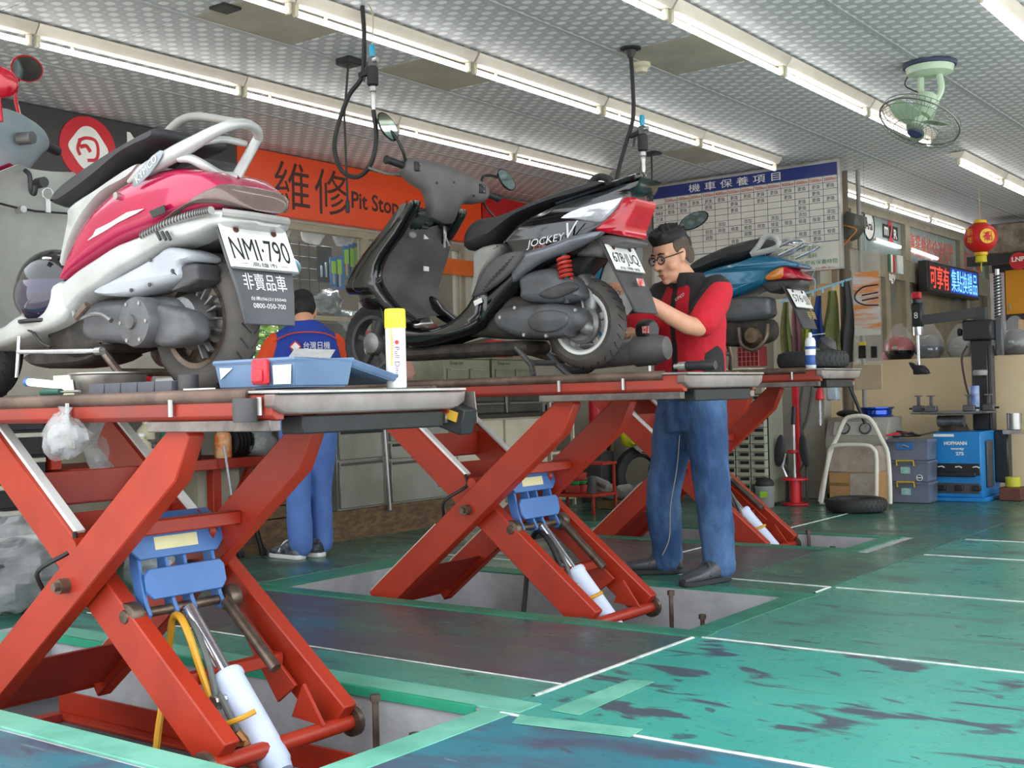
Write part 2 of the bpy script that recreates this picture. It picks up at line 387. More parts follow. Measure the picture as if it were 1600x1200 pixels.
# ------------------------------------------------------------------ walls
M_wall = mat('grey cream wall', 'b7b2a4', .8, 0, '8f897c', 2, .6)
M_cream = mat('cream wall paint', 'e0c9a4', .6, 0, 'cdb28b', 1.5, .6)
M_alu = mat('aged aluminium', 'a59c88', .45, .4, '8a806c', 5, .6)
WY0, WY1, WZ0, WZ1 = 5.15, 8.0, 1.12, 2.2
for i, (a, b) in enumerate((((-6.6, -1.5, -.006), (-6.45, WY0, ZC)), ((-6.6, WY1, -.006), (-6.45, 9.45, ZC)), ((-6.6, WY0, -.006), (-6.45, WY1, WZ0)), ((-6.6, WY0, WZ1), (-6.45, WY1, ZC)))):
    q = MB(); q.bb(a, b)
    if i == 0: WL = struct('wall_left', q, M_wall, 'long left wall behind the benches')
    else: struct('wall_section', q, M_wall, parent=WL)
q = MB(); q.bb((-6.45, 9.3, -.006), (-3.80, 9.45, ZC)); struct('wall_back', q, M_wall, 'grey cream wall behind the hanging chart')
q = MB(); q.bb((-4.35, 16.4, -.006), (9, 16.6, ZC)); struct('wall_far', q, mat('far wall', 'c9c2b4', .8, 0, 'a69f92', 1.5, .6), 'pale wall at the far end of the shop')
# ------------------------------------------------------------------ fluorescent lights
M_fix = mat('white lamp housing', 'ddd3c6', .4, 0, 'c8bba8', 4, .5)
M_tube = mat('fluorescent tube', 'f6f7f5', .25, 0, 'e8eae6', 3, .3, emit=5.0)
M_hold = mat('lamp holder', 'd9d2bb', .5)
M_dark = mat('black plastic', '1c1c1e', .45, 0, '333335', 8, .5)
FIX = None
def fixture(x, y0, y1, label):
    z = ZC - .012
    t = thing('ceiling_light', (x, y0, z), label, 'light', 'fluorescent ceiling lights')
    L_ = y1-y0-.012
    q = MB(); pr = [(-.055, 0), (.055, 0), (.055, -.012), (.026, -.05), (-.026, -.05), (-.055, -.012)]
    q.loft([[V3((x+a, y, z+b)) for a, b in pr] for y in (y0, y0+L_)]); part('housing', q, M_fix, t, .003)
    q = MB(); q.cyl((x, y0+.03, z-.086), (x, y0+L_-.03, z-.086), .0135, 12); part('tube', q, M_tube, t)
    for yy in (y0+.018, y0+L_-.018):
        q = MB(); q.box((x, yy, z-.075), (.03, .022, .055)); part('lamp_holder', q, M_hold, t, .006)
    q = MB(); q.cyl((x, y0+.2, z-.05), (x, y0+.2, z-.068), .008, 8); part('starter', q, M_hold, t)
names = {-5.06: 'row above the orange sign', -3.84: 'row above the black scooter', -2.64: 'row in front of the ceiling fan', -1.46: 'row at the upper right'}
pos = ['first', 'second', 'third', 'fourth', 'fifth', 'sixth', 'seventh', 'eighth', 'ninth', 'tenth']
for x, ys_ in ((-5.06, [1.89, 3.13, 4.37, 5.61, 6.85]), (-3.84, [2.37, 3.61, 4.86, 6.11, 7.35]), (-2.64, [2.3, 3.54, 4.79, 6.03, 7.28]), (-1.46, [4.2, 5.45, 6.69])):
    for k, y_ in enumerate(ys_):
        fixture(x, y_, y_+1.245, f'white fluorescent batten, {pos[k]} from the front in the {names[x]}')
for k, y_ in enumerate([9.35, 10.6]): fixture(-2.70, y_, y_+1.24, f'white fluorescent batten, {pos[k]} of the pair beyond the ceiling fan')
for k, y_ in enumerate([9.93, 11.17, 12.41, 13.65]): fixture(-3.88, y_, y_+1.24, f'white fluorescent batten, {pos[k]} along the row over the shop windows')
# ================================================================== scissor lifts
M_red = mat('lift red paint', 'a72e16', .42, 0, '882212', 5, .6, .04, 20, contrast=(.45, .7))
M_dred = mat('lift dark red', '9c2c20', .5, 0, '74201a', 4, .6)
M_rail = mat('worn shaded rail red', 'a03222', .45, 0, '7a3a34', 2.2, .9, .04, 30, contrast=(.42, .62))  # sooty, worn red; the darker tone also carries shade on the rails
M_deck = mat('worn deck steel', '7a6458', .5, .4, '4a3630', 6, .9, .1, 30)
M_steel = mat('brushed steel', 'b9b8b6', .32, .85, '8d8a86', 6, .6)
M_chrome = mat('chrome', 'e8ebf4', .2, .85)
M_blue = mat('bracket blue', '4a78b8', .42, 0, '3a63a0', 6, .5)
M_cyl = mat('cylinder pale blue', 'c9d4ea', .38, 0, 'aebbd6', 4, .5)
M_white = mat('white paint', 'eeeeea', .45, 0, 'd4d2ca', 6, .4)
M_cstrip = mat('cream strip', 'e6dec6', .5, 0, 'c7bb98', 8, .5)
M_rust = mat('greasy steel', '7a6a5e', .4, .7, '4a3c34', 12, .8)
M_black = mat('black rubber', '1a1a1b', .6, 0, '2b2b2c', 10, .6)
M_yhose = mat('yellow hose', 'd9a02a', .45, 0, 'b9821c', 8, .5)
M_lip = mat('stained steel lip', 'a39c98', .55, .35, '7a6460', 3, .8, .05, 40)
M_sooty = mat('sooty steel', '8f8682', .4, .6, '4a4341', 5, .9)
M_cyan = mat('cream label', 'ece3ae', .5)
def lift(Xc, Yn, ztop, zp, label, xl, xr, cyl_end, hose=True, wide=.44, Yd=None, studs=(), base=-.12, right_dark=True):
    Yf = Yn+wide
    d0, d1 = Yd or (Yn-.09, Yf+.11)
    t = thing('scissor_lift', (Xc, (Yn+Yf)/2, PD), label, 'vehicle lift')
    dx = .56; zb = ztop-.085; dz = zb-.02-zp
    H = .125
    # deck
    q = MB(); q.bb((xl, d0, ztop-.008), (xr-.05, d1, ztop)); part('deck_plate', q, M_deck, t, .003)
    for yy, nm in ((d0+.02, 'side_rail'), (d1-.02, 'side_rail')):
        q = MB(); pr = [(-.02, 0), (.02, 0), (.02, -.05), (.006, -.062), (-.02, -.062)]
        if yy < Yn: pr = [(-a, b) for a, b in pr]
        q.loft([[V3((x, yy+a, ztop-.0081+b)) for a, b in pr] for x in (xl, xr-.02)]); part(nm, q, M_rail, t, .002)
        q = MB(); q.cyl((xl, yy-(.014 if yy < Yn else -.014), ztop-.008), (xr-.10, yy-(.014 if yy < Yn else -.014), ztop-.008), .019, 10); part('deck_edge', q, M_deck, t)
        q = MB(); q.bb((Xc+.42, yy-.018, ztop-.098), (xr-.03, yy+.018, ztop-.0702)); part('roller_track', q, M_sooty, t, .002)
    for k in range(4):
        x = xl+.25+k*(xr-xl-.5)/3.2
        q = MB(); q.bb((x, d0+.041, ztop-.05), (x+.05, d1-.041, ztop-.0081)); part('cross_member', q, M_dred, t)
    # lip of bare steel at the loading end
    q = MB(); pr = [(-.06, 0), (0, 0), (.002, -.006), (-.004, -.046), (-.012, -.050), (-.06, -.050)]
    q.loft([[V3((xr+a_*k_, yy, ztop-.0082+b_*k_)) for a_, b_ in pr] for yy, k_ in ((d0-.012, .55), (d0+.03, .95), (d0+.12, 1), (d1-.02, 1), (d1+.015, .6))]); part('end_lip', q, M_lip, t, .002)
    q = MB(); q.prism([V3((xr-.30, d0-.006, ztop-.002)), V3((xr+.012, d0-.006, ztop-.007)), V3((xr+.012, d0-.006, ztop+.002)), V3((xr-.30, d0-.006, ztop+.003))], (0, d1-d0+.012, 0)); part('loading_flap', q, M_steel, t, .002)
    q = MB(); q.bb((xr-.10, d0+.10, ztop-.108), (xr-.02, d1-.06, ztop-.062)); part('flap_box', q, M_black, t, .004)
    for x in studs:
        q = MB(); q.cyl((x, d0-.012, ztop-.058), (x, d0-.012, ztop-.014), .0075, 8); part('stud', q, M_steel, t)
    # scissor arms
    for yy, inner in ((Yn, 0), (Yf, 0)):
        a0 = V3((Xc-dx, yy, zp-dz)); a1 = V3((Xc+dx, yy, zp+dz)); dn = (a1-a0).normalized(); u = V3((-dn.z, 0, dn.x))
        o = []
        for p, c in ((a0, -1), (a1, 1)): pass
        q = MB(); h = H/2
        q.prism([a0-u*h, a1-u*h-dn*.10, a1-u*h*.2+dn*.02, a1+u*h*.9, a1+u*h, a0+u*h], (0, .06, 0)) if inner else q.prism([a0-u*h, a1-u*h-dn*.12, a1-u*h*.1, a1+u*h, a0+u*h], (0, -.055, 0))
        part('scissor_arm', q, M_red, t, .004)
        b0 = V3((Xc+dx, yy+.01, zp-dz)); b1 = V3((Xc-dx, yy+.01, zp+dz)); dn2 = (b1-b0).normalized(); u2 = V3((dn2.z, 0, -dn2.x))
        q = MB(); q.prism([b0-u2*h+dn2*.06, b0-u2*h*.1, b0+u2*h, b1+u2*h, b1-u2*h], (0, .055, 0)); arm = part('scissor_arm', q, M_red, t, .004)
        q = MB(); q.cyl((Xc, yy-.085, zp), (Xc, yy-.05, zp), .022, 12); q.cyl((Xc, yy-.10, zp), (Xc, yy-.08, zp), .013, 6); part('pivot_bolt', q, M_rust, t)
        # white cable cover along the upper half
        s0 = b1+u2*(h+.006)-dn2*.02; s1 = b1.lerp(b0, .40)+u2*(h+.006)
        q = MB(); q.beam(s0+V3((0, .028, 0)), s1+V3((0, .028, 0)), .034, .012); part('cable_cover', q, M_white, t, .002)
        s0 = a0+u*(h+.005)+V3((0, -.03, 0)); s1 = a0.lerp(a1, .36)+u*(h+.005)+V3((0, -.03, 0))
        q = MB(); q.beam(s0, s1, .022, .008); part('guard_strip', q, M_cstrip, t, .002)
        if yy == Yn:
            e0 = b1.lerp(b0, .40)+u2*(h+.006)+V3((0, .01, 0)); e1 = a0.lerp(a1, .36)+u*(h+.005)+V3((0, -.03, 0))
            q = MB(); q.tube(smoothpts([e0, e0-dn2*.05-u2*.02+V3((0, -.03, 0)), (e0+e1)/2+V3((.02, -.07, 0)), e1+dn*.05, e1], 5), .007, 6); part('cable', q, M_black, t)
    # plates joining the two sides
    def onarm(f, w_, side=1): # point on the arm rising to the right
        return V3((Xc-dx+2*dx*f, 0, zp-dz+2*dz*f))
    def onarm2(f): return V3((Xc+dx-2*dx*f, 0, zp-dz+2*dz*f))
    p0, p1 = onarm(.02, 0), onarm(.20, 0)
    q = MB(); q.prism([V3((p0.x+.03, Yn, p0.z)), V3((p0.x+.05, Yn, p0.z-.01)), V3((p1.x+.05, Yn, p1.z)), V3((p1.x+.03, Yn, p1.z))], (0, Yf-Yn-.055, 0)); part('cross_plate', q, M_dred, t)
    for f in (.66, .80):
        p = onarm2(f); q = MB(); q.bb((p.x-.01, Yn+.066, p.z-.055), (p.x+.0, Yf+.009, p.z+.05)); part('step_plate', q, M_red, t, .002)
        q = MB(); q.bb((p.x-.09, Yn+.066, p.z-.06), (p.x-.0101, Yf+.009, p.z-.052)); part('step_ledge', q, M_dred, t, .002)
    p = onarm(.70, 0); q = MB(); q.bb((p.x-.02, Yn, p.z-.03), (p.x+.02, Yf-.055, p.z+.012)); part('cross_bar', q, M_red, t, .004)
    p = onarm(.57, 0); q = MB(); q.cyl((p.x-.06, Yn-.05, p.z+.05), (p.x-.06, Yf, p.z+.05), .024, 12); part('pivot_tube', q, M_red, t)
    for yy in (Yn+.03, Yf-.09):
        q = MB(); q.beam((Xc+.06, yy, zp+.17), (Xc+.16, yy, zp+.11), .025, .05); part('lug', q, M_red, t, .012)
    # blue rocker bracket
    Y0_, Y1_ = Yn+.05, Yf-.05
    br = V3((Xc+.13, 0, zp+.15)); dn3 = V3((.20, 0, -.98)).normalized(); nr = V3((.98, 0, .20)).normalized()
    def bp(y, d, n=0.): return br+V3((0, y, 0))+dn3*d+nr*n
    k = part('lift_bracket', MB().prism([bp(Y0_, 0), bp(Y1_, 0), bp(Y1_, .06), bp(Y1_-.03, .09), bp(Y0_+.03, .09), bp(Y0_, .06)], nr*.012), M_blue, t, .003)
    q = MB(); q.prism([bp(Y0_, 0)+V3((-.07, 0, .03)), bp(Y1_, 0)+V3((-.07, 0, .03)), bp(Y1_, 0), bp(Y0_, 0)], (.008, 0, .008)); part('bracket_top', q, M_blue, k)
    ym = (Yn+Yf)/2
    q = MB(); q.prism([bp(ym-.085, .028, .0125), bp(ym+.07, .028, .0125), bp(ym+.07, .066, .0125), bp(ym-.085, .066, .0125)], nr*.001); part('rating_label', q, M_cyan, k, smooth=0)
    q = MB(); a_, c_ = Y0_+.03, Y1_-.02
    q.prism([bp(y, d, .012) for y, d in ((a_+.015, .118), (c_-.015, .118), (c_, .135), (c_, .185), (c_-.02, .208), (a_+.02, .208), (a_, .185), (a_, .135))], nr*.010); part('lower_plate', q, M_blue, k, .003)
    axl = br+dn3*.235
    for yy in (Y0_+.025, ym-.05, ym+.015, Y1_-.05):
        q = MB(); q.prism([bp(yy, .02, -.03), bp(yy, .02, -.001), bp(yy, .215, .011), axl+V3((.025, yy, -.01)), axl+V3((.01, yy, -.032)), axl+V3((-.02, yy, -.025)), bp(yy, .12, -.04)], (0, .013, 0)); part('link_plate', q, M_blue, k, .002)
    q = MB(); q.cyl(axl+V3((0, Y0_-.02, -.005)), axl+V3((0, Y1_+.01, -.005)), .015, 12); part('axle', q, M_rust, k)
    for yy in (Y0_-.04, Y1_-.025):
        q = MB(); q.lathe([(.012, -.006), (.018, -.005), (.02, 0), (.036, .002), (.039, .006), (.039, .040), (.036, .044), (.02, .044)], axl+V3((0, yy, -.005)), (0, 1, 0), 20); part('roller', q, M_rust, k)
    # hydraulic ram
    ym = (Yn+Yf)/2+.0; r0 = axl+V3((.015, ym, -.01)); r2 = V3((cyl_end[0], ym+cyl_end[2], cyl_end[1])); r1 = r0.lerp(r2, .42)
    q = MB(); q.cyl(r0, r1, .021, 16); part('piston_rod', q, M_chrome, t)
    dd = (r2-r1).normalized(); ln = (r2-r1).length
    q = MB(); q.lathe([(.02, 0), (.046, .002), (.049, .008), (.049, .022), (.045, .028), (.045, ln-.03), (.04, ln-.02), (.036, ln)], r1, dd, 22); cy = part('hydraulic_cylinder', q, M_cyl, t)
    q = MB(); q.box(r2+dd*.03, (.05, .09, .06)); part('cylinder_foot', q, M_steel, cy, .004)
    sd = V3((0, -1, 0))
    q = MB(); f0 = r1+dd*.075; q.cyl(f0+sd*.04, f0+sd*.085, .014, 8); q.cyl(f0+sd*.07+V3((-.03, 0, .005)), f0+sd*.07+V3((.01, 0, -.003)), .010, 8); part('fitting', q, M_steel, cy)
    f1 = r1+dd*(ln-.07); q = MB(); q.cyl(f1+sd*.03+V3((-.02, 0, 0)), f1+sd*.06+V3((-.06, 0, .06)), .013, 8); q.cyl(f1+sd*.06+V3((-.07, 0, .02)), f1+sd*.06+V3((-.02, 0, .03)), .012, 8); part('fitting', q, mat('brass', '9a6a42', .4, .8), cy)
    fh = f0+sd*.07+V3((-.03, 0, .0))
    q = MB(); q.tube(smoothpts([fh, fh+V3((-.03, -.01, .08)), fh+V3((-.075, -.01, .17)), fh+V3((-.13, .0, .22)), fh+V3((-.19, .02, .20)), fh+V3((-.23, .03, .08)), fh+V3((-.235, .0, -.10)), fh+V3((-.25, -.03, -.22)), V3((Xc-.02, Yn+.06, PD+.03)), V3((Xc-.12, Yn+.08, PD+.02))], 5), .011, 8); part('hydraulic_hose', q, M_yhose if hose else M_black, t)
    q = MB(); q.tube(smoothpts([fh+V3((.0, 0, -.0)), fh+V3((.02, -.03, -.04)), fh+V3((.07, -.035, -.055)), fh+V3((.13, -.01, -.035)), fh+V3((.15, .03, -.02))], 5), .008, 8); part('loop_hose', q, M_yhose, t)
    q = MB(); q.tube(smoothpts([f1+sd*.06+V3((-.06, 0, .06)), f1+V3((-.13, -.06, .15)), fh+V3((.03, 0, -.02)), fh+V3((-.02, .01, .10)), fh+V3((-.10, .02, .20)), fh+V3((-.2, .04, .19))], 5), .009, 8); part('hydraulic_hose', q, mat('grey hose', '5f625f', .6), t)
    q = MB(); q.cyl(r0.lerp(r2, .1)+V3((.0, .11, .05)), r0.lerp(r2, .6)+V3((.02, .11, .08)), .018, 10); part('guide_tube', q, M_rust, t)
    for yy in (Yn+.07, Yf-.03):
        gx = onarm2(.33); q = MB(); q.prism([V3((axl.x-.06, yy, axl.z+.0)), V3((axl.x+.02, yy, axl.z-.05)), V3((axl.x+.26, yy, axl.z-.25)), V3((axl.x+.18, yy, axl.z-.31))], (0, .012, 0)); part('gusset', q, M_red, t, .002)
    gx = onarm2(.2); q = MB(); q.bb((gx.x-.02, Yn+.07, gx.z-.02), (gx.x+.02, Yf, gx.z+.015)); part('cross_bar', q, M_red, t, .003)
    # frame in the pit
    for yy in (Yn+.0, Yf+.02):
        q = MB(); q.bb((Xc-dx-.35, yy-.03, PD), (Xc+dx+.30, yy+.03, PD+.012)); q.bb((Xc-dx-.35, yy+.022, PD+.0121), (Xc+dx+.3, yy+.03, PD+.09)); part('base_rail', q, M_red, t, .002)
    for x in (Xc-dx-.3, Xc+.28):
        q = MB(); q.bb((x, Yn+.031, PD), (x+.06, Yf-.011, PD+.03)); part('base_cross_rail', q, M_dred, t, .002)
    sx = V3((Xc+dx, 0, zp-dz-.01))
    q = MB(); q.cyl((sx.x, Yn-.02, sx.z), (sx.x, Yf+.075, sx.z), .024, 12); part('roller_shaft', q, M_red, t)
    for yy in (Yn-.04, Yf+.066):
        q = MB(); q.lathe([(.015, 0), (.045, .003), (.045, .022), (.015, .025)], (sx.x, yy, sx.z), (0, 1, 0), 18); part('roller', q, M_rust, t)
    q = MB(); q.prism([V3((sx.x-.11, Yf-.06, sx.z+.03)), V3((sx.x+.02, Yf-.06, sx.z+.02)), V3((sx.x-.06, Yf-.06, sx.z+.13))], (0, .012, 0)); part('gusset', q, M_red, t)
    q = MB(); q.cyl((Xc-dx, Yn-.05, zp-dz), (Xc-dx, Yf, zp-dz), .024, 12); part('hinge_shaft', q, M_red, t)
    for k_, (x, hh) in enumerate(((Xc+dx+.10, .16), (Xc+dx+.25, .07))):
        if x > Xc+.95: continue
        q = MB(); q.cyl((x, Yf+.075, PD+.012), (x, Yf+.075, PD+.09), .015, 10); q.cyl((x, Yf+.075, PD+.09), (x, Yf+.075, PD+.09+hh), .010, 8); q.cyl((x, Yf+.075, PD+.085+hh), (x, Yf+.075, PD+.105+hh), .016, 6); part('anchor_bolt', q, M_rust, t)
    if not right_dark: return t
    # limit switch under the far corner of the flap
    q = MB(); q.box((xr-.02, d1-.0, ztop-.085), (.09, .06, .075), Matrix.Rotation(.3, 3, 'Y')); sw = part('switch_box', q, M_black, t, .004)
    q = MB(); q.box((xr-.02, d1-.033, ztop-.075), (.055, .004, .028), Matrix.Rotation(.3, 3, 'Y')); part('switch_label', q, mat('red yellow label', 'd8a83a', .5), sw)
    q = MB(); q.prism([V3((xr-.08, d1+.03, ztop-.01)), V3((xr+.02, d1+.03, ztop-.01)), V3((xr+.03, d1+.03, ztop-.1)), V3((xr-.05, d1+.03, ztop-.12))], (0, .004, 0)); part('switch_bracket', q, M_sooty, t)
    return t
L1 = lift(-3.10, 2.04, .912, .375, 'red scissor lift in the foreground pit carrying the red and silver scooter', -4.55, -2.17, (-2.50, -.13, -.02), studs=(-3.02, -2.56, -2.22), Yd=(1.96, 2.66))
L2 = lift(-3.25, 4.06, .958, .405, 'red scissor lift in the middle pit carrying the black scooter', -4.6, -2.15, (-2.68, -.12, 0), hose=False, right_dark=False, studs=(-2.72, -2.42), Yd=(3.96, 4.60))
L3 = lift(-3.62, 6.47, 1.0, .42, 'red scissor lift in the farthest pit carrying the blue scooter', -4.9, -2.62, (-3.05, -.08, 0), hose=False, right_dark=False, studs=(-3.1, -2.8), wide=.40, Yd=(6.41, 6.97))
# ================================================================== scooters
M_gblack = mat('gloss black paint', '0e0f12', .12, 0, '15171c', 5, .6, coat=.6)
M_grey = mat('dusty grey plastic', '4c494a', .6, 0, '78726f', 3.5, .7, .06, 120, contrast=(.38, .68))
M_dgrey = mat('dark grey plastic', '3c3b3d', .55, 0, '575356', 5, .7, .05, 120)
M_lgrey = mat('light grey plastic', '9a9894', .6, 0, '7c7975', 4, .6)
M_vinyl = mat('black vinyl', '222225', .5, 0, '303034', 6, .6, .12, 160)
M_tire = mat('worn tyre rubber', '4a4745', .8, 0, '5f5954', 7, .8, .2, 90)
M_tire2 = mat('black tyre rubber', '252526', .7, 0, '343436', 7, .7, .2, 90)
M_alloy = mat('dirty alloy', '8f8f90', .42, .6, '5b5754', 9, .8, .06, 60)
M_engine = mat('dull engine grey', '65666a', .5, .3, '45423f', 7, .8, .08, 50)
M_edark = mat('grimy engine', '2c2927', .7, .2, '4d443c', 14, .8, .15, 50)
M_redl = mat('red lens', 'c0142c', .12, 0, 'a00d20', 12, .6, coat=.5)
M_clear = mat('clear lens', 'd6d9de', .08, .35, 'a8adb5', 14, .8, coat=.6)
M_mirror = mat('mirror glass', '9fb0ae', .04, 1.0)
M_plate = mat('white plate', 'f0f0ec', .4, 0, 'd8d8d2', 8, .4)
M_ink = mat('black ink', '17171c', .6)
M_spring = mat('red spring', 'c4362c', .35, 0, '8e241c', 12, .6)
M_silver = mat('silver paint', 'b9bab8', .35, .25, '8c8c88', 4, .7, .03, 40, contrast=(.42, .7))
M_crim = mat('crimson paint', 'b01448', .2, .15, '8f0f3a', 4, .4, coat=.6)
M_amber = mat('smoked lens', '6a5650', .15, 0, '544440', 10, .6, coat=.5)
def interp(pl, x):
    pl = sorted(pl)
    if x <= pl[0][0]: return pl[0][1]
    for (a, b), (c, d) in zip(pl, pl[1:]):
        if x <= c: return b+(d-b)*(x-a)/(c-a) if c > a else d
    return pl[-1][1]
def band(mb, up, lo, hw, Yc, n=14, p=3., m=20):
    """body section lofted along x between an upper and a lower edge line; hw = half width along x"""
    x0 = max(min(a for a, _ in up), min(a for a, _ in lo)); x1 = min(max(a for a, _ in up), max(a for a, _ in lo))
    rings = []
    for i in range(n+1):
        x = x0+(x1-x0)*i/n; zt, zb, h = interp(up, x), interp(lo, x), interp(hw, x)
        zc, hz = (zt+zb)/2, max((zt-zb)/2, .003); rg = []
        for k in range(m):
            t = 2*PI*(k+.5)/m; c, s = math.cos(t), math.sin(t)
            rg.append(V3((x, Yc+math.copysign(abs(c)**(2/p), c)*h, zc+math.copysign(abs(s)**(2/p), s)*hz)))
        rings.append(rg)
    return mb.loft(rings)
def wheel(t, c, R_, w, rr, name, mt, mr, spokes=5, drum=True):
    c = V3(c); h = w/2
    q = MB(); q.lathe([(rr-.006, -h*.62), (rr+.006, -h*.80), (rr+.03, -h), (R_-.03, -h*.92), (R_-.010, -h*.62), (R_, -h*.2), (R_, h*.2), (R_-.010, h*.62), (R_-.03, h*.92), (rr+.03, h), (rr+.006, h*.8), (rr-.006, h*.62)], c, (0, 1, 0), 40, cap=False)
    o = part(name, q, mt, t)
    q = MB(); q.lathe([(rr-.016, -h*.30), (rr-.012, -h*.74), (rr+.004, -h*.80), (rr+.004, h*.80), (rr-.012, h*.74), (rr-.016, h*.3), (rr-.016, -h*.3)], c, (0, 1, 0), 40, cap=False); part('rim', q, mr, o)
    for k in range(spokes):
        a = 2*PI*k/spokes+.3; dr = V3((math.cos(a), 0, math.sin(a)))
        q = MB(); q.beam(c+dr*.03, c+dr*(rr-.012), .03, .03); part('spoke', q, mr, o, .004)
    q = MB(); q.lathe([(.02, -h*1.1), (.05, -h*.9), (.062, -h*.5), (.062, h*.6), (.02, h)], c, (0, 1, 0), 20); part('hub', q, M_alloy if drum else mr, o)
    # shallow tread grooves
    q = MB()
    for k in range(30):
        a = 2*PI*k/30
        for sgn in (-1, 1):
            p0 = c+V3((math.cos(a)*(R_+.0006), sgn*h*.12, math.sin(a)*(R_+.0006))); p1 = c+V3((math.cos(a+.13)*(R_-.010), sgn*h*.66, math.sin(a+.13)*(R_-.010)))
            q.beam(p0, p1, .004, .003)
    g = part('tread', q, M_tire2, o, smooth=0); g['kind'] = 'stuff'
    return o
def mirror(t, c, n, up, rx, ry, stem, mback):
    c, n, up = V3(c), V3(n).normalized(), V3(up); sd = up.cross(n).normalized(); up = n.cross(sd)
    rot = Matrix((sd, up, n)).transposed()
    q = MB(); q.ell(c, (rx, ry, .026), 20, 8, rot, -1, .15); o = part('mirror_shell', q, mback, t)
    q = MB(); q.add([c+n*.005+sd*(math.cos(a)*rx*.9)+up*(math.sin(a)*ry*.9) for a in [2*PI*k/22 for k in range(22)]], [tuple(range(22))]); part('mirror_glass', q, M_mirror, o, smooth=0)
    q = MB(); q.tube(smoothpts([c-n*.012]+[V3(p) for p in stem], 4), .007, 8); part('mirror_stem', q, mback if mback is not M_gblack else M_dark, t)
def helix(mb, p0, p1, r, w, turns=7, n=14):
    p0, p1 = V3(p0), V3(p1); d = (p1-p0).normalized(); a = d.cross(V3((0, 1, 0))).normalized(); b = d.cross(a)
    return mb.tube([p0.lerp(p1, i/(turns*n)) + (a*math.cos(2*PI*i/n)+b*math.sin(2*PI*i/n))*r for i in range(turns*n+1)], w, 6)
# ------------------------------------------------------------------ black scooter on the middle lift
Yc = 4.28
T2 = thing('scooter', (-3.2, Yc, .96), 'glossy black scooter with red tail lamp on the middle lift', 'scooter')
def C7(p, Y): return trace(crop(p, 680, 240, .2875), Y)
def C5(p, Y): return trace(crop(p, 360, 180, .2875), Y)
wh = wheel(T2, (-2.80, Yc, 1.19), .195, .10, .128, 'rear_wheel', M_tire, M_silver)
q = MB(); q.lathe([(.118, -.036), (.134, -.044), (.136, -.040), (.118, -.030)], (-2.80, Yc, 1.19), (0, 1, 0), 36, cap=False); part('rim_lip', q, M_white, wh)
wheel(T2, (-4.02, Yc, 1.165), .195, .09, .13, 'front_wheel', M_tire2, M_dgrey)
seat = C7([(172, 500), (178, 440), (215, 378), (262, 352), (350, 345), (450, 310), (560, 260), (700, 203), (820, 163), (885, 150), (930, 165), (760, 232), (640, 272), (480, 342), (400, 402), (330, 470), (280, 502), (220, 527), (182, 522)], 4.20)
q = MB(); pillow(q, seat, Yc-.135, Yc+.135, .05, lambda x, z: .8+.2*min(1, max(0, (-2.75-x)/.3)), 3); part('seat', q, M_vinyl, T2)
def C7v(p):
    out = []
    for a_, b_ in crop(p, 680, 240, .2875):
        f = max(0, min(1, (a_-860)/130)); q_ = at(a_, b_, Y=4.135+.065*f); out.append((q_.x, q_.z))
    return out
def wf2(x, z): return 1-.43*max(0, min(1, (x+2.86)/.36))
fair = C7v([(345, 488), (400, 415), (480, 345), (640, 275), (760, 235), (930, 185), (1110, 128), (1112, 150), (1095, 200), (1070, 240), (1050, 350), (960, 400), (880, 440), (740, 545), (620, 585), (540, 620), (470, 690), (400, 760), (330, 840), (280, 900), (245, 932), (205, 890), (245, 790), (310, 690), (380, 600), (400, 530)])
q = MB(); pillow(q, fair, Yc-.145, Yc+.145, .03, wf2, 3); part('rear_fairing', q, M_gblack, T2)
q = MB(); pillow(q, C7([(430, 560), (600, 500), (760, 440), (900, 420), (890, 450), (740, 530), (600, 580), (490, 650), (420, 700)], 4.13), Yc-.157, Yc-.13, .012); part('side_trim', q, mat('dark silver trim', '70747c', .25, .5, '50545c', 4, .5, coat=.4), T2)
q = MB(); pillow(q, C7([(212, 528), (345, 490), (330, 560), (265, 650), (235, 720), (205, 780), (215, 650)], 4.16), Yc-.135, Yc+.135, .03); part('under_seat_panel', q, M_lgrey, T2)
vp = part('vent_panel', pillow(MB(), C7([(208, 775), (235, 690), (300, 590), (370, 545), (475, 530), (440, 605), (380, 672), (300, 735), (240, 772)], 4.115), Yc-.172, Yc-.14, .012), M_grey, T2)
q = MB(); rnd = random.Random(3)
for i in range(7):
    for j in range(6):
        a = at(*crop([(262+i*18+j*10, 740-i*18+j*1-j*15)], 680, 240, .2875)[0], Y=4.106); q.cyl(a, a+V3((0, .004, 0)), .0042, 6)
vh = part('vent_hole', q, M_dark, vp); vh['kind'] = 'stuff'
# tail lamps
lens = C7v([(690, 350), (800, 290), (1000, 245), (1022, 242), (985, 300), (940, 345), (890, 375), (760, 357)])
for sg in (-1, 1):
    q = MB(); pillow(q, lens, Yc-.158 if sg < 0 else Yc+.06, Yc-.06 if sg < 0 else Yc+.158, .012)
    for v in q.v: v.y = Yc+(v.y-Yc)*wf2(v.x, v.z)
    part('indicator_lens', q, M_clear, T2)
q = MB(); pillow(q, C7v([(1022, 242), (1085, 240), (1092, 262), (1065, 335), (1032, 405), (1030, 447), (960, 437), (870, 415), (940, 350), (985, 300)]), Yc-.158, Yc+.158, .02, wf2); part('tail_lamp', q, M_redl, T2)
q = MB(); q.tube(smoothpts([V3((p[0], Yc-.09, p[1])) for p in C7([(660, 268), (860, 200), (1000, 155), (1110, 120)], 4.19)] + [V3((p[0], Yc+.03, p[1])) for p in C7([(1116, 128)], 4.28)] + [V3((p[0], Yc+.09, p[1])) for p in C7([(1000, 150), (860, 195)], 4.2)], 4), .012, 8); part('grab_rail', q, M_gblack, T2)
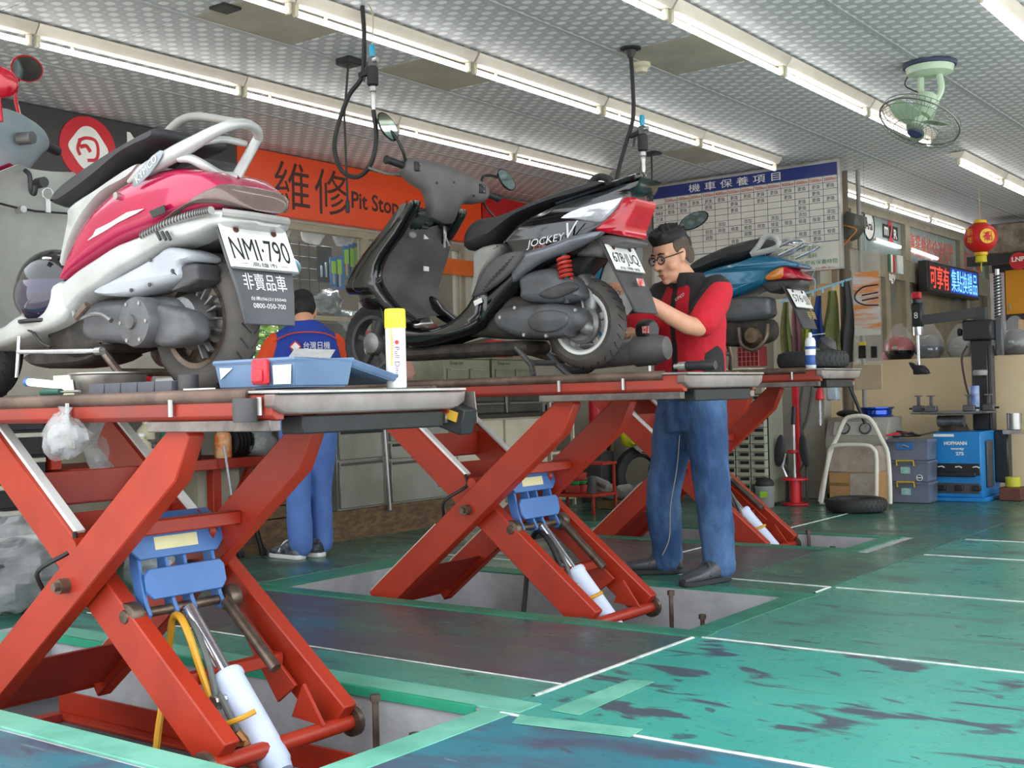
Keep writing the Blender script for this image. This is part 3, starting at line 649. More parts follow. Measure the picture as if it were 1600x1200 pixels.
q = MB(); q.tube(smoothpts([V3((p[0], Yc, p[1])) for p in C7([(840, 170), (870, 135), (905, 128), (940, 140), (955, 160), (930, 185)], 4.28)], 4), .016, 8); part('seat_hump', q, M_vinyl, T2)
# fender, plate and mud flap
ml = C7([(935, 452), (990, 520), (1050, 640), (1105, 760), (1150, 868)], Yc)
q = MB(); q.loft([[V3((x-.01, Yc-w_, z)), V3((x-.01, Yc+w_, z)), V3((x+.006, Yc+w_, z)), V3((x+.006, Yc-w_, z))] for (x, z), w_ in zip(ml, (.10, .11, .11, .10, .085))]); part('mud_flap', q, M_dgrey, T2, .003)
q = MB(); pillow(q, C7([(745, 545), (890, 445), (1030, 455), (1040, 490), (960, 500), (905, 560), (860, 560)], 4.2), Yc-.09, Yc+.09, .02); part('rear_fender', q, M_grey, T2)
q = MB(); pillow(q, C7([(780, 540), (900, 560), (870, 600), (820, 660), (760, 680), (750, 600)], 4.26), Yc-.06, Yc+.06, .02); part('inner_fender', q, M_dark, T2)
def plate(t, c0, c1, c2, c3, chars, small=None, ink=M_ink):
    """corners top-left, top-right, bottom-right, bottom-left"""
    c0, c1, c2, c3 = [V3(c) for c in (c0, c1, c2, c3)]; rt = (c1-c0).normalized(); up = (c0-c3).normalized(); n = rt.cross(up).normalized()
    q = MB(); q.prism([c0, c1, c2, c3], -n*.004); o = part('licence_plate', q, M_plate, t, .001)
    h = (c0-c3).length; w_ = (c1-c0).length; c = (c0+c1+c2+c3)/4
    text(chars, c+n*.0012-up*h*.06, rt, up, h*.52, ink, o, width=w_*.86)
    if small: text(small, c+n*.0012-up*h*.41, rt, up, h*.11, ink, o, width=w_*.7)
    for s_ in (-1, 1):
        q = MB(); b_ = c+rt*(s_*w_*.28)+up*h*.38; q.cyl(b_, b_+n*.005, .009, 8); part('plate_bolt', q, mat('brown bolt', '5a2a20', .5), o)
    q = MB(); q.prism([c3, c2, c2-up*h*.05, c3-up*h*.05], n*.001); part('plate_frame', q, M_steel, o, smooth=0)
    return o
def plate_on(t, px4, Y0, Y1, chars, small=None):
    a = at(*px4[0], Y=Y0); d_ = at(*px4[3], Y=Y0); b_ = V3((a.x, Y1, a.z)); c_ = V3((d_.x, Y1, d_.z)); return plate(t, a, b_, c_, d_, chars, small)
pa = C7([(990, 505), (1052, 640)], Yc)
plate(T2, (pa[0][0]+.012, Yc-.115, pa[0][1]), (pa[0][0]+.012, Yc+.115, pa[0][1]), (pa[1][0]+.012, Yc+.115, pa[1][1]), (pa[1][0]+.012, Yc-.115, pa[1][1]), '678·JUQ', '台灣省')
q = MB(); c = V3((ml[3][0]+.012, Yc+.0, ml[3][1]+.045)); q.box(c, (.004, .05, .032), Matrix.Rotation(-.3, 3, 'Y')); part('flap_badge', q, mat('red badge', 'c8322e', .4, 0, 'e8d8d0', 60, .8), T2)
# engine side
q = MB(); pillow(q, C7([(470, 660), (620, 622), (690, 650), (750, 682), (786, 750), (770, 790), (660, 815), (480, 800), (462, 740)], 4.15), Yc-.15, Yc-.03, .03); ab = part('air_box', q, M_engine, T2)
q = MB(); pillow(q, C7([(560, 760), (700, 700), (760, 705), (770, 740), (640, 790)], 4.125), Yc-.16, Yc-.14, .008); part('air_box_rib', q, M_dgrey, ab)
q = MB(); pillow(q, C7([(318, 890), (370, 835), (520, 822), (660, 815), (780, 845), (792, 930), (730, 970), (690, 1000), (480, 1000), (345, 955)], 4.14), Yc-.16, Yc-.05, .03); cv = part('transmission_cover', q, M_engine, T2)
q = MB(); pillow(q, C7([(510, 900), (560, 860), (640, 850), (715, 870), (720, 920), (660, 965), (560, 970), (515, 940)], 4.118), Yc-.172, Yc-.15, .01); part('cover_boss', q, M_engine, cv)
for x_, y_ in ((350, 890), (430, 838), (600, 990), (760, 850), (480, 985)):
    a = at(*crop([(x_, y_)], 680, 240, .2875)[0], Y=Yc-.162); q = MB(); q.cyl(a, a+V3((0, .012, 0)), .008, 6); part('cover_bolt', q, M_steel, cv)
q = MB(); pillow(q, C7([(250, 930), (330, 840), (480, 780), (640, 800), (720, 860), (720, 960), (620, 1010), (420, 1010), (330, 1000), (200, 1000), (60, 1010), (50, 950)], Yc), Yc-.11, Yc+.12, .03); part('engine_block', q, M_edark, T2)
q = MB(); pillow(q, C7([(700, 650), (790, 640), (850, 760), (850, 860), (800, 950), (740, 930)], 4.22), Yc-.05, Yc+.04, .02); part('swing_case', q, M_alloy, T2)
q = MB(); a, b = at(881, 403, Y=4.15), at(885, 437, Y=4.15); helix(q, a, b, .026, .0075, 5); sp = part('shock_spring', q, M_spring, T2)
q = MB(); q.cyl(a+V3((0, 0, .03)), b-V3((0, 0, .10)), .015, 10); part('shock_body', q, M_dark, sp)
q = MB(); q.tube(smoothpts([V3((x, Yc-.065, z)) for x, z in C7([(775, 770), (790, 820), (800, 900), (795, 975)], 4.2)], 3), .007, 6); q.ell(at(916, 512, Y=4.2), (.035, .03, .035), 10, 6); part('brake_arm', q, M_alloy, T2)
q = MB(); q.lathe([(.02, -.06), (.075, -.055), (.09, -.04), (.09, -.02)], (-2.80, Yc, 1.19), (0, 1, 0), 24); part('brake_drum', q, M_alloy, T2)
# exhaust on the far side
q = MB(); e0, e1 = V3((-3.0, 4.47, 1.05)), V3((-2.56, 4.50, 1.075)); q.lathe([(.03, 0), (.05, .03), (.058, .06), (.058, .36), (.05, .42), (.02, .44)], e0, (e1-e0), 20); ex = part('exhaust', q, M_alloy, T2)
q = MB(); q.lathe([(.04, 0), (.068, .012), (.068, .10), (.05, .16), (.02, .17)], e0.lerp(e1, .7), (e1-e0), 16); part('exhaust_cap', q, M_grey, ex)
q = MB(); q.tube([V3((-3.2, 4.36, 1.1)), V3((-3.05, 4.42, 1.05)), e0], .02, 8); part('exhaust_pipe', q, M_rust, ex)
# centre stand
q = MB()
for y_ in (Yc-.10, Yc+.10): q.tube([V3((-3.10, y_*1., 1.10)), V3((-3.02, y_, 1.02)), V3((-2.98, y_+(.04 if y_ > Yc else -.04), .968))], .013, 8)
q.tube([V3((-3.03, Yc-.10, 1.03)), V3((-3.03, Yc+.10, 1.03))], .012, 8); part('centre_stand', q, M_engine, T2)
# floor board
q = MB(); pillow(q, trace([(594, 478), (606, 497), (640, 512), (690, 506), (725, 478), (748, 440), (760, 470), (748, 512), (700, 530), (640, 542), (604, 524)], 4.12), Yc-.16, Yc+.16, .03); part('floor_board', q, M_gblack, T2)
q = MB(); q.bb((-3.86, Yc-.11, 1.07), (-3.05, Yc+.11, 1.13)); q2 = part('frame_tray', q, M_edark, T2, .02)
a = at(*crop([(233, 805)], 680, 240, .2875)[0], Y=4.10); q = MB(); q.box(a, (.045, .004, .022), Matrix.Rotation(-.3, 3, 'Y')); part('warning_sticker', q, M_white, T2)
# leg shield
def shield(t, rows, th, name, m, yc, wing=.05, sh=0., cap=True):
    """rows (z, x, half width); curved panel, wings turned to the rear"""
    rings = []; N_ = 12
    for z, x, hw in rows:
        fr = []; bk = []
        for k in range(N_+1):
            u = -1+2*k/N_; y = yc+u*hw; xx = x+wing*(abs(u)**2.2)
            fr.append(V3((xx+sh, y, z))); bk.append(V3((xx+sh-th*(1-.55*abs(u)**3), y, z)))
        rings.append(fr+bk[::-1])
    q = MB(); q.loft(rings); return part(name, q, m, t)
def C8(p): return crop(p, 516, 140, .3917)
rows = [((305, 452), (478, 497)), ((280, 510), (485, 540)), ((245, 575), (484, 600)), ((200, 645), (470, 670)), ((172, 710), (448, 735)), ((170, 765), (434, 785)), ((200, 815), (432, 835)), ((255, 875), (442, 875)), ((330, 918), (462, 898))]
rings = []; N_ = 12
for l_, r_ in rows:
    A_, B_ = at(*C8([l_])[0], Y=4.09), at(*C8([r_])[0], Y=4.46); fr = []; bk = []
    for k in range(N_+1):
        u = k/N_; p = A_.lerp(B_, u)+V3((-.03*math.sin(PI*u)**.7, 0, 0)); fr.append(p); bk.append(p+V3((-.035, 0, 0)))
    rings.append(fr+bk[::-1])
q = MB(); q.loft(rings); part('leg_shield', q, M_grey, T2)
ap = trace(C8([(318, 442), (240, 545), (160, 640), (95, 745), (82, 780), (95, 808), (150, 805), (190, 850), (235, 900), (300, 935), (330, 920), (255, 862), (205, 800), (180, 740), (205, 665), (265, 580), (310, 500), (330, 455)]), 4.07)
q = MB(); pillow(q, ap, Yc-.215, Yc-.15, .02, k=2); part('apron_edge', q, M_gblack, T2)
q = MB(); pillow(q, [(x-.01, z) for x, z in ap], Yc+.13, Yc+.2, .02, k=2); part('apron_edge', q, M_gblack, T2)
q = MB(); pillow(q, trace(C8([(318, 442), (240, 545), (160, 640), (95, 745), (82, 780), (95, 808), (150, 805), (205, 800), (185, 740), (215, 665), (275, 580), (320, 500)]), 4.07), Yc-.17, Yc+.15, .03, k=2)
for v in q.v: v.x -= .10
part('front_apron', q, M_gblack, T2)
q = MB(); q.ell((-3.98, Yc, 1.40), (.14, .085, .09), 18, 10); part('front_fender', q, M_gblack, T2)
q = MB(); q.tube([V3((-3.86, Yc, 1.55)), V3((-4.02, Yc, 1.165))], .03, 10); part('fork', q, M_dgrey, T2)
# handlebar
B0, B1 = V3((-3.632, 3.955, 1.962)), V3((-3.500, 4.615, 1.848)); bd = (B1-B0).normalized(); bu = (V3((0, 0, 1))-bd*bd.z).normalized(); bn = bu.cross(bd)
def barcov(secs, name, m, parent, p=2.6):
    rings = []
    for f, ht, hb, dp, off in secs:
        c = B0.lerp(B1, f)+bn*off; rg = []
        for k in range(18):
            t_ = 2*PI*k/18; cs, sn = math.cos(t_), math.sin(t_)
            rg.append(c+bn*(math.copysign(abs(cs)**(2/p), cs)*dp)+bu*(math.copysign(abs(sn)**(2/p), sn)*(ht if sn > 0 else hb)))
        rings.append(rg)
    q = MB(); q.loft(rings); return part(name, q, m, parent)
hc = barcov([(.14, .022, .03, .03, 0), (.17, .04, .05, .045, 0), (.24, .048, .07, .052, 0), (.34, .058, .085, .056, 0), (.38, .062, .12, .056, 0), (.41, .064, .20, .056, 0), (.5, .066, .21, .056, 0), (.59, .064, .20, .056, 0), (.63, .062, .12, .056, 0), (.67, .058, .085, .056, 0), (.77, .048, .07, .052, 0), (.84, .04, .05, .045, 0), (.87, .022, .03, .03, 0)], 'handlebar_cover', M_grey, T2)
for f in (.22, .78):
    c = B0.lerp(B1, f)+bn*(.046 if bn.x > 0 else -.046); q = MB(); q.box(c, (.012, .05, .045)); sw = part('switch_block', q, M_dark, hc, .004)
    for dz in (-.012, .012):
        q = MB(); q.cyl(c+V3((.0, 0, dz)), c+V3((.012, 0, dz)), .006, 8); part('switch', q, M_grey, sw)
for f in (.35, .5, .68):
    c = B0.lerp(B1, f)+V3((.054, 0, -.05 if f != .5 else -.02)); q = MB(); q.cyl(c, c+V3((.004, 0, 0)), .006, 8); part('cover_screw', q, M_dark, hc)
for s_, e_ in ((B0, B0.lerp(B1, .17)), (B1, B0.lerp(B1, .83))):
    q = MB(); q.tube([s_, s_.lerp(e_, .06), s_.lerp(e_, .1), s_.lerp(e_, .9), e_], [.019, .021, .017, .017, .02], 12); part('grip', q, M_black, T2)
lv = [B0.lerp(B1, .18)+V3((-.02, .02, -.02)), B0.lerp(B1, .12)+V3((-.05, -.02, -.04)), B0.lerp(B1, -.02)+V3((-.07, -.02, -.035))]
q = MB(); q.tube(smoothpts(lv, 4), .006, 6); part('brake_lever', q, M_steel, T2)
lv = [B0.lerp(B1, .82)+V3((.0, .02, -.04)), B0.lerp(B1, .93)+V3((-.03, .0, -.06)), B0.lerp(B1, 1.03)+V3((-.02, .0, -.11))]
q = MB(); q.tube(smoothpts(lv, 4), .006, 6); part('brake_lever', q, M_dark, T2)
mirror(T2, at(606, 198, Y=3.97), -CF*.8+CR*.55+CU*.15, -CR*.62+CU*.78, .040, .072, [at(617, 212, Y=3.99), at(629, 235, Y=4.02), at(634, 252, Y=4.05)], M_gblack)
mirror(T2, at(791, 281, Y=4.62), -CF*.8+CR*.5+CU*.2, -CR*.70+CU*.71, .036, .062, [at(775, 276, Y=4.6), at(756, 275, Y=4.56), at(750, 292, Y=4.53)], M_gblack)
c = at(692, 352, Y=4.40)
q = MB(); q.cyl(c, c+V3((-.03, 0, 0)), .017, 12); part('ignition_lock', q, M_dark, T2)
q = MB(); q.box(c+V3((.01, 0, -.03)), (.006, .02, .05)); q.tube([c+V3((.01, .0, -.05)), c+V3((.02, .02, -.10))], .005, 6); q.tube([c+V3((.01, 0, -.04)), c+V3((.015, -.012, -.11))], .006, 6); part('key_ring', q, M_steel, T2)
c = at(668, 370, Y=4.34); q = MB(); q.box(c, (.012, .06, .022), Matrix.Rotation(.1, 3, 'X')); part('paper_slip', q, M_white, T2)
c = at(662, 350, Y=4.30); q = MB(); q.box(c, (.02, .05, .05)); q.box(c+V3((.012, 0, .01)), (.02, .03, .03)); part('bag_hook', q, M_dark, T2, .004)
c = at(645, 367, Y=4.2); q = MB(); q.ell(c, (.006, .026, .016), 12, 6); part('cap', q, M_lgrey, T2)
c = at(666, 420, Y=4.33); q = MB(); q.box(c, (.005, .035, .022)); part('shield_sticker', q, M_white, T2)
dr = V3((at(900, 363, Y=4.13)-at(815, 382, Y=4.13))).normalized(); upv = V3((0, -1, 0)).cross(dr)
if upv.z < 0: upv = -upv
M_dec = mat('white decal', 'e8e8ea', .3)
text('JOCKEY', at(852, 377, Y=4.1285), dr+upv*.0, upv+dr*.35, .042, M_dec, T2, 'decal', width=.19)
text('V', at(890, 360, Y=4.1285), dr, upv+dr*.5, .075, M_dec, T2, 'decal', width=.06)
text('125', at(842, 386, Y=4.1285), dr, upv+dr*.35, .018, mat('red decal', 'c03030', .3), T2, 'decal', width=.06)
# ------------------------------------------------------------------ red and silver scooter on the near lift
Yc = 2.31
T1 = thing('scooter', (-3.3, Yc, .915), 'crimson and silver scooter with grab rails on the nearest lift', 'scooter')
def C1(p, Y): return trace(crop(p, 0, 60, .2875), Y)
w1 = wheel(T1, (-2.86, Yc, 1.13), .212, .105, .135, 'rear_wheel', M_tire, M_rust)
wheel(T1, (-4.08, Yc, 1.10), .185, .10, .13, 'front_wheel', M_tire2, M_alloy)
Yn_ = Yc-.15
up = C1([(335, 1294), (370, 1174), (400, 1090), (450, 980), (520, 890), (640, 780), (760, 715), (930, 680), (1060, 700), (1150, 775)], Yn_)
lo = C1([(335, 1310), (440, 1235), (640, 1112), (780, 1058), (900, 990), (1040, 935), (1150, 910)], Yn_)
xr_ = up[-1][0]
hw = [(-3.8, .12), (-3.45, .155), (-3.1, .165), (-2.8, .155), (xr_-.06, .14), (xr_, .125), (xr_+.03, .10), (xr_+.055, .04)]
q = MB(); band(q, up+[(xr_+.03, up[-1][1]-.03)], lo+[(xr_+.03, lo[-1][1]+.01)], hw, Yc, 16, 4.0, 24); part('rear_fairing', q, M_crim, T1)
sup = lo; slo = C1([(335, 1560), (440, 1424), (540, 1374), (640, 1294), (840, 1174), (900, 1135), (1000, 1105), (1080, 1065), (1150, 1005)], Yn_)
q = MB(); band(q, sup+[(xr_+.03, sup[-1][1]-.01), (xr_+.06, sup[-1][1]-.02)], slo+[(xr_+.03, slo[-1][1]-.005), (xr_+.06, slo[-1][1]+.0)], [(a, b+.006) for a, b in hw], Yc, 18, 4.5, 24); part('lower_fairing', q, M_silver, T1)
q = MB(); band(q, [(xr_-.20, up[-1][1]-.125), (xr_-.16, up[-1][1]-.085), (xr_-.06, up[-1][1]-.015), (xr_, up[-1][1]+.006), (xr_+.02, up[-1][1]-.01), (xr_+.04, up[-1][1]-.04), (xr_+.056, up[-1][1]-.07)], [(xr_-.20, lo[-1][1]+.03), (xr_-.02, lo[-1][1]+.004), (xr_+.056, lo[-1][1]-.008)], [(xr_-.20, .158), (xr_-.06, .152), (xr_, .137), (xr_+.03, .108), (xr_+.056, .05)], Yc, 12, 3.2, 24); tl = part('tail_lamp', q, M_amber, T1)
# rubber bumper strips
for pts, y_ in (([(775, 1075), (900, 1010), (1040, 960), (1150, 935)], Yn_-.008),):
    q = MB(); pl = smoothpts([V3((x, y_, z)) for x, z in C1(pts, y_)], 3); q.tube(pl, .012, 8); o = part('bumper_strip', q, M_lgrey, T1)
    q = MB()
    for k in range(26):
        f = (k+.5)/26*(len(pl)-1); i = int(f); c = pl[i].lerp(pl[i+1], f-i); q.box(c+V3((0, -.010, 0)), (.004, .006, .018))
    part('bumper_rib', q, M_dgrey, o)['kind'] = 'stuff'
pl = smoothpts([V3((xr_+.015, Yc-.128, lo[-1][1]-.018)), V3((xr_+.052, Yc-.075, lo[-1][1]-.024)), V3((xr_+.066, Yc, lo[-1][1]-.028)), V3((xr_+.05, Yc+.08, lo[-1][1]-.026))], 3)
q = MB(); q.tube(pl, .012, 8); part('bumper_strip', q, M_lgrey, T1)
seat = C1([(320, 905), (325, 865), (360, 800), (500, 700), (610, 635), (740, 560), (860, 495), (900, 500), (885, 560), (800, 600), (700, 655), (560, 775), (450, 870), (370, 917)], 2.21)
q = MB(); pillow(q, seat, Yc-.14, Yc+.14, .05); part('seat', q, M_vinyl, T1)
q = MB(); pillow(q, C1([(370, 915), (500, 830), (640, 740), (760, 680), (700, 760), (560, 850), (470, 960), (400, 1090), (370, 1180), (345, 1290), (325, 1250), (350, 1100), (365, 1000)], 2.2), Yc-.12, Yc+.12, .03); part('under_seat_panel', q, M_silver, T1)
q = MB(); pillow(q, C1([(860, 560), (870, 500), (935, 478), (915, 510), (885, 560)], 2.24), Yc+.06, Yc+.135, .01); part('seat_trim', q, mat('yellow sticker', 'e0a028', .4), T1)
# grab rails
def rail(pts, r_, nm='grab_rail', m=M_silver):
    q = MB(); pl = smoothpts([at(a_, b_, Y=y_) for a_, b_, y_ in pts], 4); n_ = len(pl)
    q.tube(pl, [interp(r_, k/(n_-1)) for k in range(n_)], 10); return part(nm, q, m, T1)
rail([(201, 284, 2.165), (235, 262, 2.165), (290, 231, 2.17), (345, 201, 2.20), (378, 193, 2.26), (400, 202, 2.33), (404, 216, 2.36)], [(0, .006), (.12, .022), (.3, .024), (.5, .016), (1, .014)])
rail([(252, 228, 2.44), (262, 208, 2.45), (282, 189, 2.45), (305, 182, 2.45), (340, 186, 2.43), (380, 194, 2.40), (402, 206, 2.365)], [(0, .016), (1, .012)], m=M_lgrey)
rail([(404, 214, 2.36), (390, 240, 2.345), (369, 277, 2.30)], [(0, .014), (1, .016)], 'rail_brace')
rail([(369, 277, 2.30), (345, 274, 2.26), (318, 258, 2.205), (298, 248, 2.18), (280, 247, 2.17)], [(0, .015), (1, .013)], 'rail_brace')
rail([(318, 222, 2.20), (350, 218, 2.27), (384, 225, 2.345)], [(0, .010), (1, .010)], 'rail_bridge')
c = at(230, 264, Y=2.138); th = .52
q = MB(); q.ell((c.x, c.y, c.z), (.085, .004, .02), 20, 6, Matrix.Rotation(-th, 3, 'Y')); bdg = part('rail_badge', q, mat('badge grey', '8f959c', .3, .3), T1)
text('KYMCO', (c.x, c.y-.005, c.z), (math.cos(th), 0, math.sin(th)), (-math.sin(th), 0, math.cos(th)), .022, M_white, bdg, width=.11)
q = MB(); q.bb((-2.92, Yc-.07, 1.53), (-2.76, Yc+.09, 1.60)); part('rear_box', q, M_dark, T1, .02)
# white stripe decals and small trims
for pts, m in (([(475, 1098), (505, 1070), (520, 1040), (600, 1000), (690, 945), (780, 925), (740, 950), (640, 1000), (560, 1050)], M_white), ([(810, 940), (890, 905), (900, 945), (830, 975)], M_dark)):
    q = MB(); q.prism([V3((x, Yn_-.0165, z)) for x, z in C1(pts, Yn_-.0165)], (0, .003, 0)); part('decal', q, m, T1, smooth=0)
for x_ in (850, 880, 905):
    a, b = at(*crop([(x_, 1050)], 0, 60, .2875)[0], Y=Yn_-.02), at(*crop([(x_+22, 1095)], 0, 60, .2875)[0], Y=Yn_-.02); q = MB(); q.cyl(a, b, .0045, 6); part('trim_slot', q, M_dark, T1)
a = at(*crop([(648, 858)], 0, 60, .2875)[0], Y=Yn_-.01); q = MB(); q.cyl(a, a+V3((0, -.014, 0)), .011, 12); part('seat_lock', q, M_steel, T1)
# plate and flap behind the wheel
ml = [(xr_-.02, lo[-1][1]-.055), (xr_+.02, lo[-1][1]-.15), (xr_+.045, lo[-1][1]-.24), (xr_+.06, lo[-1][1]-.33)]
q = MB(); q.loft([[V3((x-.008, Yc-w_, z)), V3((x-.008, Yc+w_, z)), V3((x+.004, Yc+w_, z)), V3((x+.004, Yc-w_, z))] for (x, z), w_ in zip(ml, (.12, .12, .105, .09))]); fl = part('mud_flap', q, mat('flap grey', '4a4c50', .6, 0, '5c5e62', 5, .6), T1, .003)
q = MB(); band(q, [(xr_-.3, lo[-1][1]-.04), (xr_-.04, lo[-1][1]-.05)], [(xr_-.3, lo[-1][1]-.12), (xr_-.1, lo[-1][1]-.10), (xr_-.04, lo[-1][1]-.09)], [(xr_-.3, .06), (xr_-.04, .07)], Yc, 8); part('inner_fender', q, M_dark, T1)
up_ = (V3((ml[0][0], 0, ml[0][1]))-V3((ml[1][0], 0, ml[1][1]))).normalized()
c0 = V3((ml[0][0]+.014, 0, ml[0][1]+.01)); c3 = c0-up_*.135
plate(T1, c0+V3((0, Yc-.125, 0)), c0+V3((0, Yc+.125, 0)), c3+V3((0, Yc+.125, 0)), c3+V3((0, Yc-.125, 0)), 'NMI·790', '一 高雄市 一')
upf = (V3((ml[1][0], 0, ml[1][1]))-V3((ml[2][0], 0, ml[2][1]))).normalized(); nf = V3((0, 1, 0)).cross(upf)
if nf.x < 0: nf = -nf
fc = V3(((ml[1][0]+ml[2][0])/2+.006, Yc, (ml[1][1]+ml[2][1])/2-.012))
text('非賣品車', fc+nf*.0016, (0, 1, 0), upf, .05, M_white, fl, width=.16)
fc = V3((ml[2][0]+.010, Yc, ml[2][1]-.028)); upf = (V3((ml[2][0], 0, ml[2][1]))-V3((ml[3][0], 0, ml[3][1]))).normalized(); nf = V3((upf.z, 0, -upf.x))
text('台南(06)2135040', fc+nf*.0016+upf*.012, (0, 1, 0), upf, .013, M_white, fl, width=.13)
text('0800-050-700', fc+nf*.0016-upf*.008, (0, 1, 0), upf, .014, M_white, fl, width=.12)
# engine side
def C2(p, Y): return trace(crop(p, 0, 340, .2875), Y)
q = MB(); pillow(q, C2([(540, 385), (640, 330), (840, 215), (920, 160), (1035, 190), (1040, 235), (985, 255), (985, 330), (860, 375), (700, 425), (545, 420)], 2.17), Yc-.155, Yc-.03, .02); ab = part('air_box', q, mat('pale grey engine plastic', 'a9adb4', .5, 0, '8b8e95', 4, .6), T1)
for x_, y_ in ((820, 230), (940, 290), (815, 365), (715, 395)):
    a = at(*crop([(x_, y_)], 0, 340, .2875)[0], Y=Yc-.156); q = MB(); q.cyl(a, a+V3((0, -.004, 0)), .006, 8); part('cover_bolt', q, M_dgrey, ab)
q = MB(); pillow(q, C2([(980, 260), (1060, 250), (1065, 300), (1060, 350), (930, 400), (985, 330)], 2.17), Yc-.14, Yc-.05, .01); part('air_duct', q, M_dgrey, T1)
q = MB(); pillow(q, C2([(440, 620), (480, 470), (620, 440), (900, 430), (1000, 500), (1010, 620), (950, 680), (760, 700), (600, 680), (500, 680)], 2.2), Yc-.12, Yc+.02, .03); part('transmission_cover', q, M_engine, T1)
a = at(207, 503, Y=2.11); q = MB(); q.lathe([(.0, -.012), (.02, -.012), (.022, -.004), (.04, -.002), (.07, .004), (.074, .012), (.074, .06)], a, (0, 1, 0), 26); cc = part('clutch_cover', q, M_engine, T1)
for k in range(6):
    an = k*PI/3; q = MB(); q.cyl(a+V3((math.cos(an)*.06, -.001, math.sin(an)*.06)), a+V3((math.cos(an)*.06, .008, math.sin(an)*.06)), .006, 6); part('cover_bolt', q, M_steel, cc)
q = MB(); pillow(q, C2([(800, 480), (960, 500), (1010, 540), (1020, 640), (960, 690), (820, 690)], 2.14), Yc-.165, Yc-.08, .02); part('reduction_case', q, M_engine, T1)
q = MB(); q.lathe([(.03, -.10), (.07, -.09), (.085, -.05), (.085, -.03)], (-2.86, Yc, 1.13), (0, 1, 0), 24); dm = part('brake_drum', q, M_alloy, T1)
for k in range(9):
    an = -1.1+k*.28; q = MB(); c = V3((-2.86+math.cos(an)*.10, Yc-.05, 1.13+math.sin(an)*.10)); q.box(c, (.05, .02, .006), Matrix.Rotation(-an, 3, 'Y')); part('cooling_fin', q, M_alloy, dm)
q = MB(); q.tube(smoothpts([V3((x, Yc-.16, z)) for x, z in C2([(400, 510), (420, 550), (500, 525), (560, 530), (605, 560)], Yc-.16)], 4), .008, 8); ks = part('kick_lever', q, M_alloy, T1)
q = MB(); a = at(128, 485, Y=Yc-.17); q.cyl(a+V3((-.03, 0, -.02)), a+V3((.03, 0, .015)), .011, 8); part('lever_pedal', q, M_rust, ks)
q = MB(); pillow(q, C2([(300, 620), (420, 520), (560, 560), (640, 690), (560, 730), (430, 760), (340, 720)], 2.24), Yc-.11, Yc+.12, .03); part('engine_block', q, M_edark, T1)
q = MB(); pillow(q, C2([(150, 740), (420, 690), (540, 740), (440, 800), (240, 820), (150, 790)], 2.24), Yc-.08, Yc+.10, .03); part('sump', q, M_edark, T1)
q = MB(); q.lathe([(.03, 0), (.05, .03), (.055, .07), (.055, .33), (.03, .38)], (-3.32, Yc+.17, 1.06), (1, .0, .05), 18); part('exhaust', q, M_alloy, T1)
q = MB()
for y_ in (Yc-.10, Yc+.10): q.tube([V3((-3.22, y_, 1.05)), V3((-3.14, y_, .98)), V3((-3.12, y_-(.03 if y_ < Yc else -.03), .924))], .013, 8)
q.tube([V3((-3.15, Yc-.10, .99)), V3((-3.15, Yc+.10, .99))], .012, 8); part('centre_stand', q, M_rust, T1)
# floor board and front
q = MB(); pillow(q, C2([(0, 600), (90, 540), (180, 495), (210, 440), (330, 345), (380, 420), (370, 540), (290, 600), (120, 660), (0, 705), (-200, 720), (-200, 640)], Yn_), Yc-.165, Yc+.165, .02); part('floor_board', q, M_silver, T1)
q = MB(); q.tube(smoothpts([V3((x, Yn_-.01, z)) for x, z in C2([(135, 600), (190, 620), (240, 680), (290, 705)], Yn_)], 4), .005, 6); part('cable', q, M_black, T1)
rows = [(1.70, -3.72, .10), (1.66, -3.73, .18), (1.60, -3.75, .205), (1.52, -3.77, .21), (1.42, -3.80, .205), (1.32, -3.82, .195), (1.22, -3.82, .18), (1.14, -3.78, .16)]
ls = shield(T1, rows, .07, 'leg_shield', mat('dusty pale grey', 'a3a39d', .55, 0, '85857f', 3, .8, .05, 90), Yc, .05)
shield(T1, [(z+.008, x-.045, w_+.012) for z, x, w_ in rows], .08, 'front_apron', M_crim, Yc, .055)
q = MB(); q.tube([V3((-3.665-.05*0, Yc-.2, 1.562)), V3((-3.715, Yc-.1, 1.562)), V3((-3.745, Yc, 1.562)), V3((-3.715, Yc+.1, 1.562)), V3((-3.67, Yc+.2, 1.562))], .004, 6); part('panel_joint', q, M_dark, ls)
for a_, n_, r_, m in ((at(35, 327, X=-3.70), 'shield_screw', .012, M_steel),):
    q = MB(); q.cyl(a_+V3((-.03, 0, 0)), a_+V3((.008, 0, 0)), r_, 10); part(n_, q, m, ls)
a = at(40, 285, X=-3.70); q = MB(); q.tube(smoothpts([a+V3((0, 0, .04)), a+V3((.025, 0, .02)), a+V3((.03, 0, -.03)), a+V3((.05, 0, -.045)), a+V3((.06, 0, -.02))], 4), .008, 8); part('bag_hook', q, M_dark, T1)
a = at(66, 285, X=-3.68); q = MB(); q.cyl(a+V3((-.03, 0, 0)), a+V3((.012, 0, 0)), .018, 12); kk = part('ignition_lock', q, M_dark, T1)
q = MB(); q.tube([a+V3((.015, .01+.02*math.cos(t_), -.04+.02*math.sin(t_))) for t_ in [2*PI*k/12 for k in range(12)]], .003, 6, closed=True); q.box(a+V3((.015, .01, -.08)), (.004, .018, .045)); part('key_ring', q, M_steel, kk)
B0, B1 = V3((-3.70, 2.0, 1.865)), V3((-4.03, 2.58, 1.85)); bd = (B1-B0).normalized(); bu = V3((0, 0, 1)); bn = V3((.87, .49, 0))
M_bg = mat('blue grey plastic', '7d8b8f', .5, 0, '697579', 4, .6)
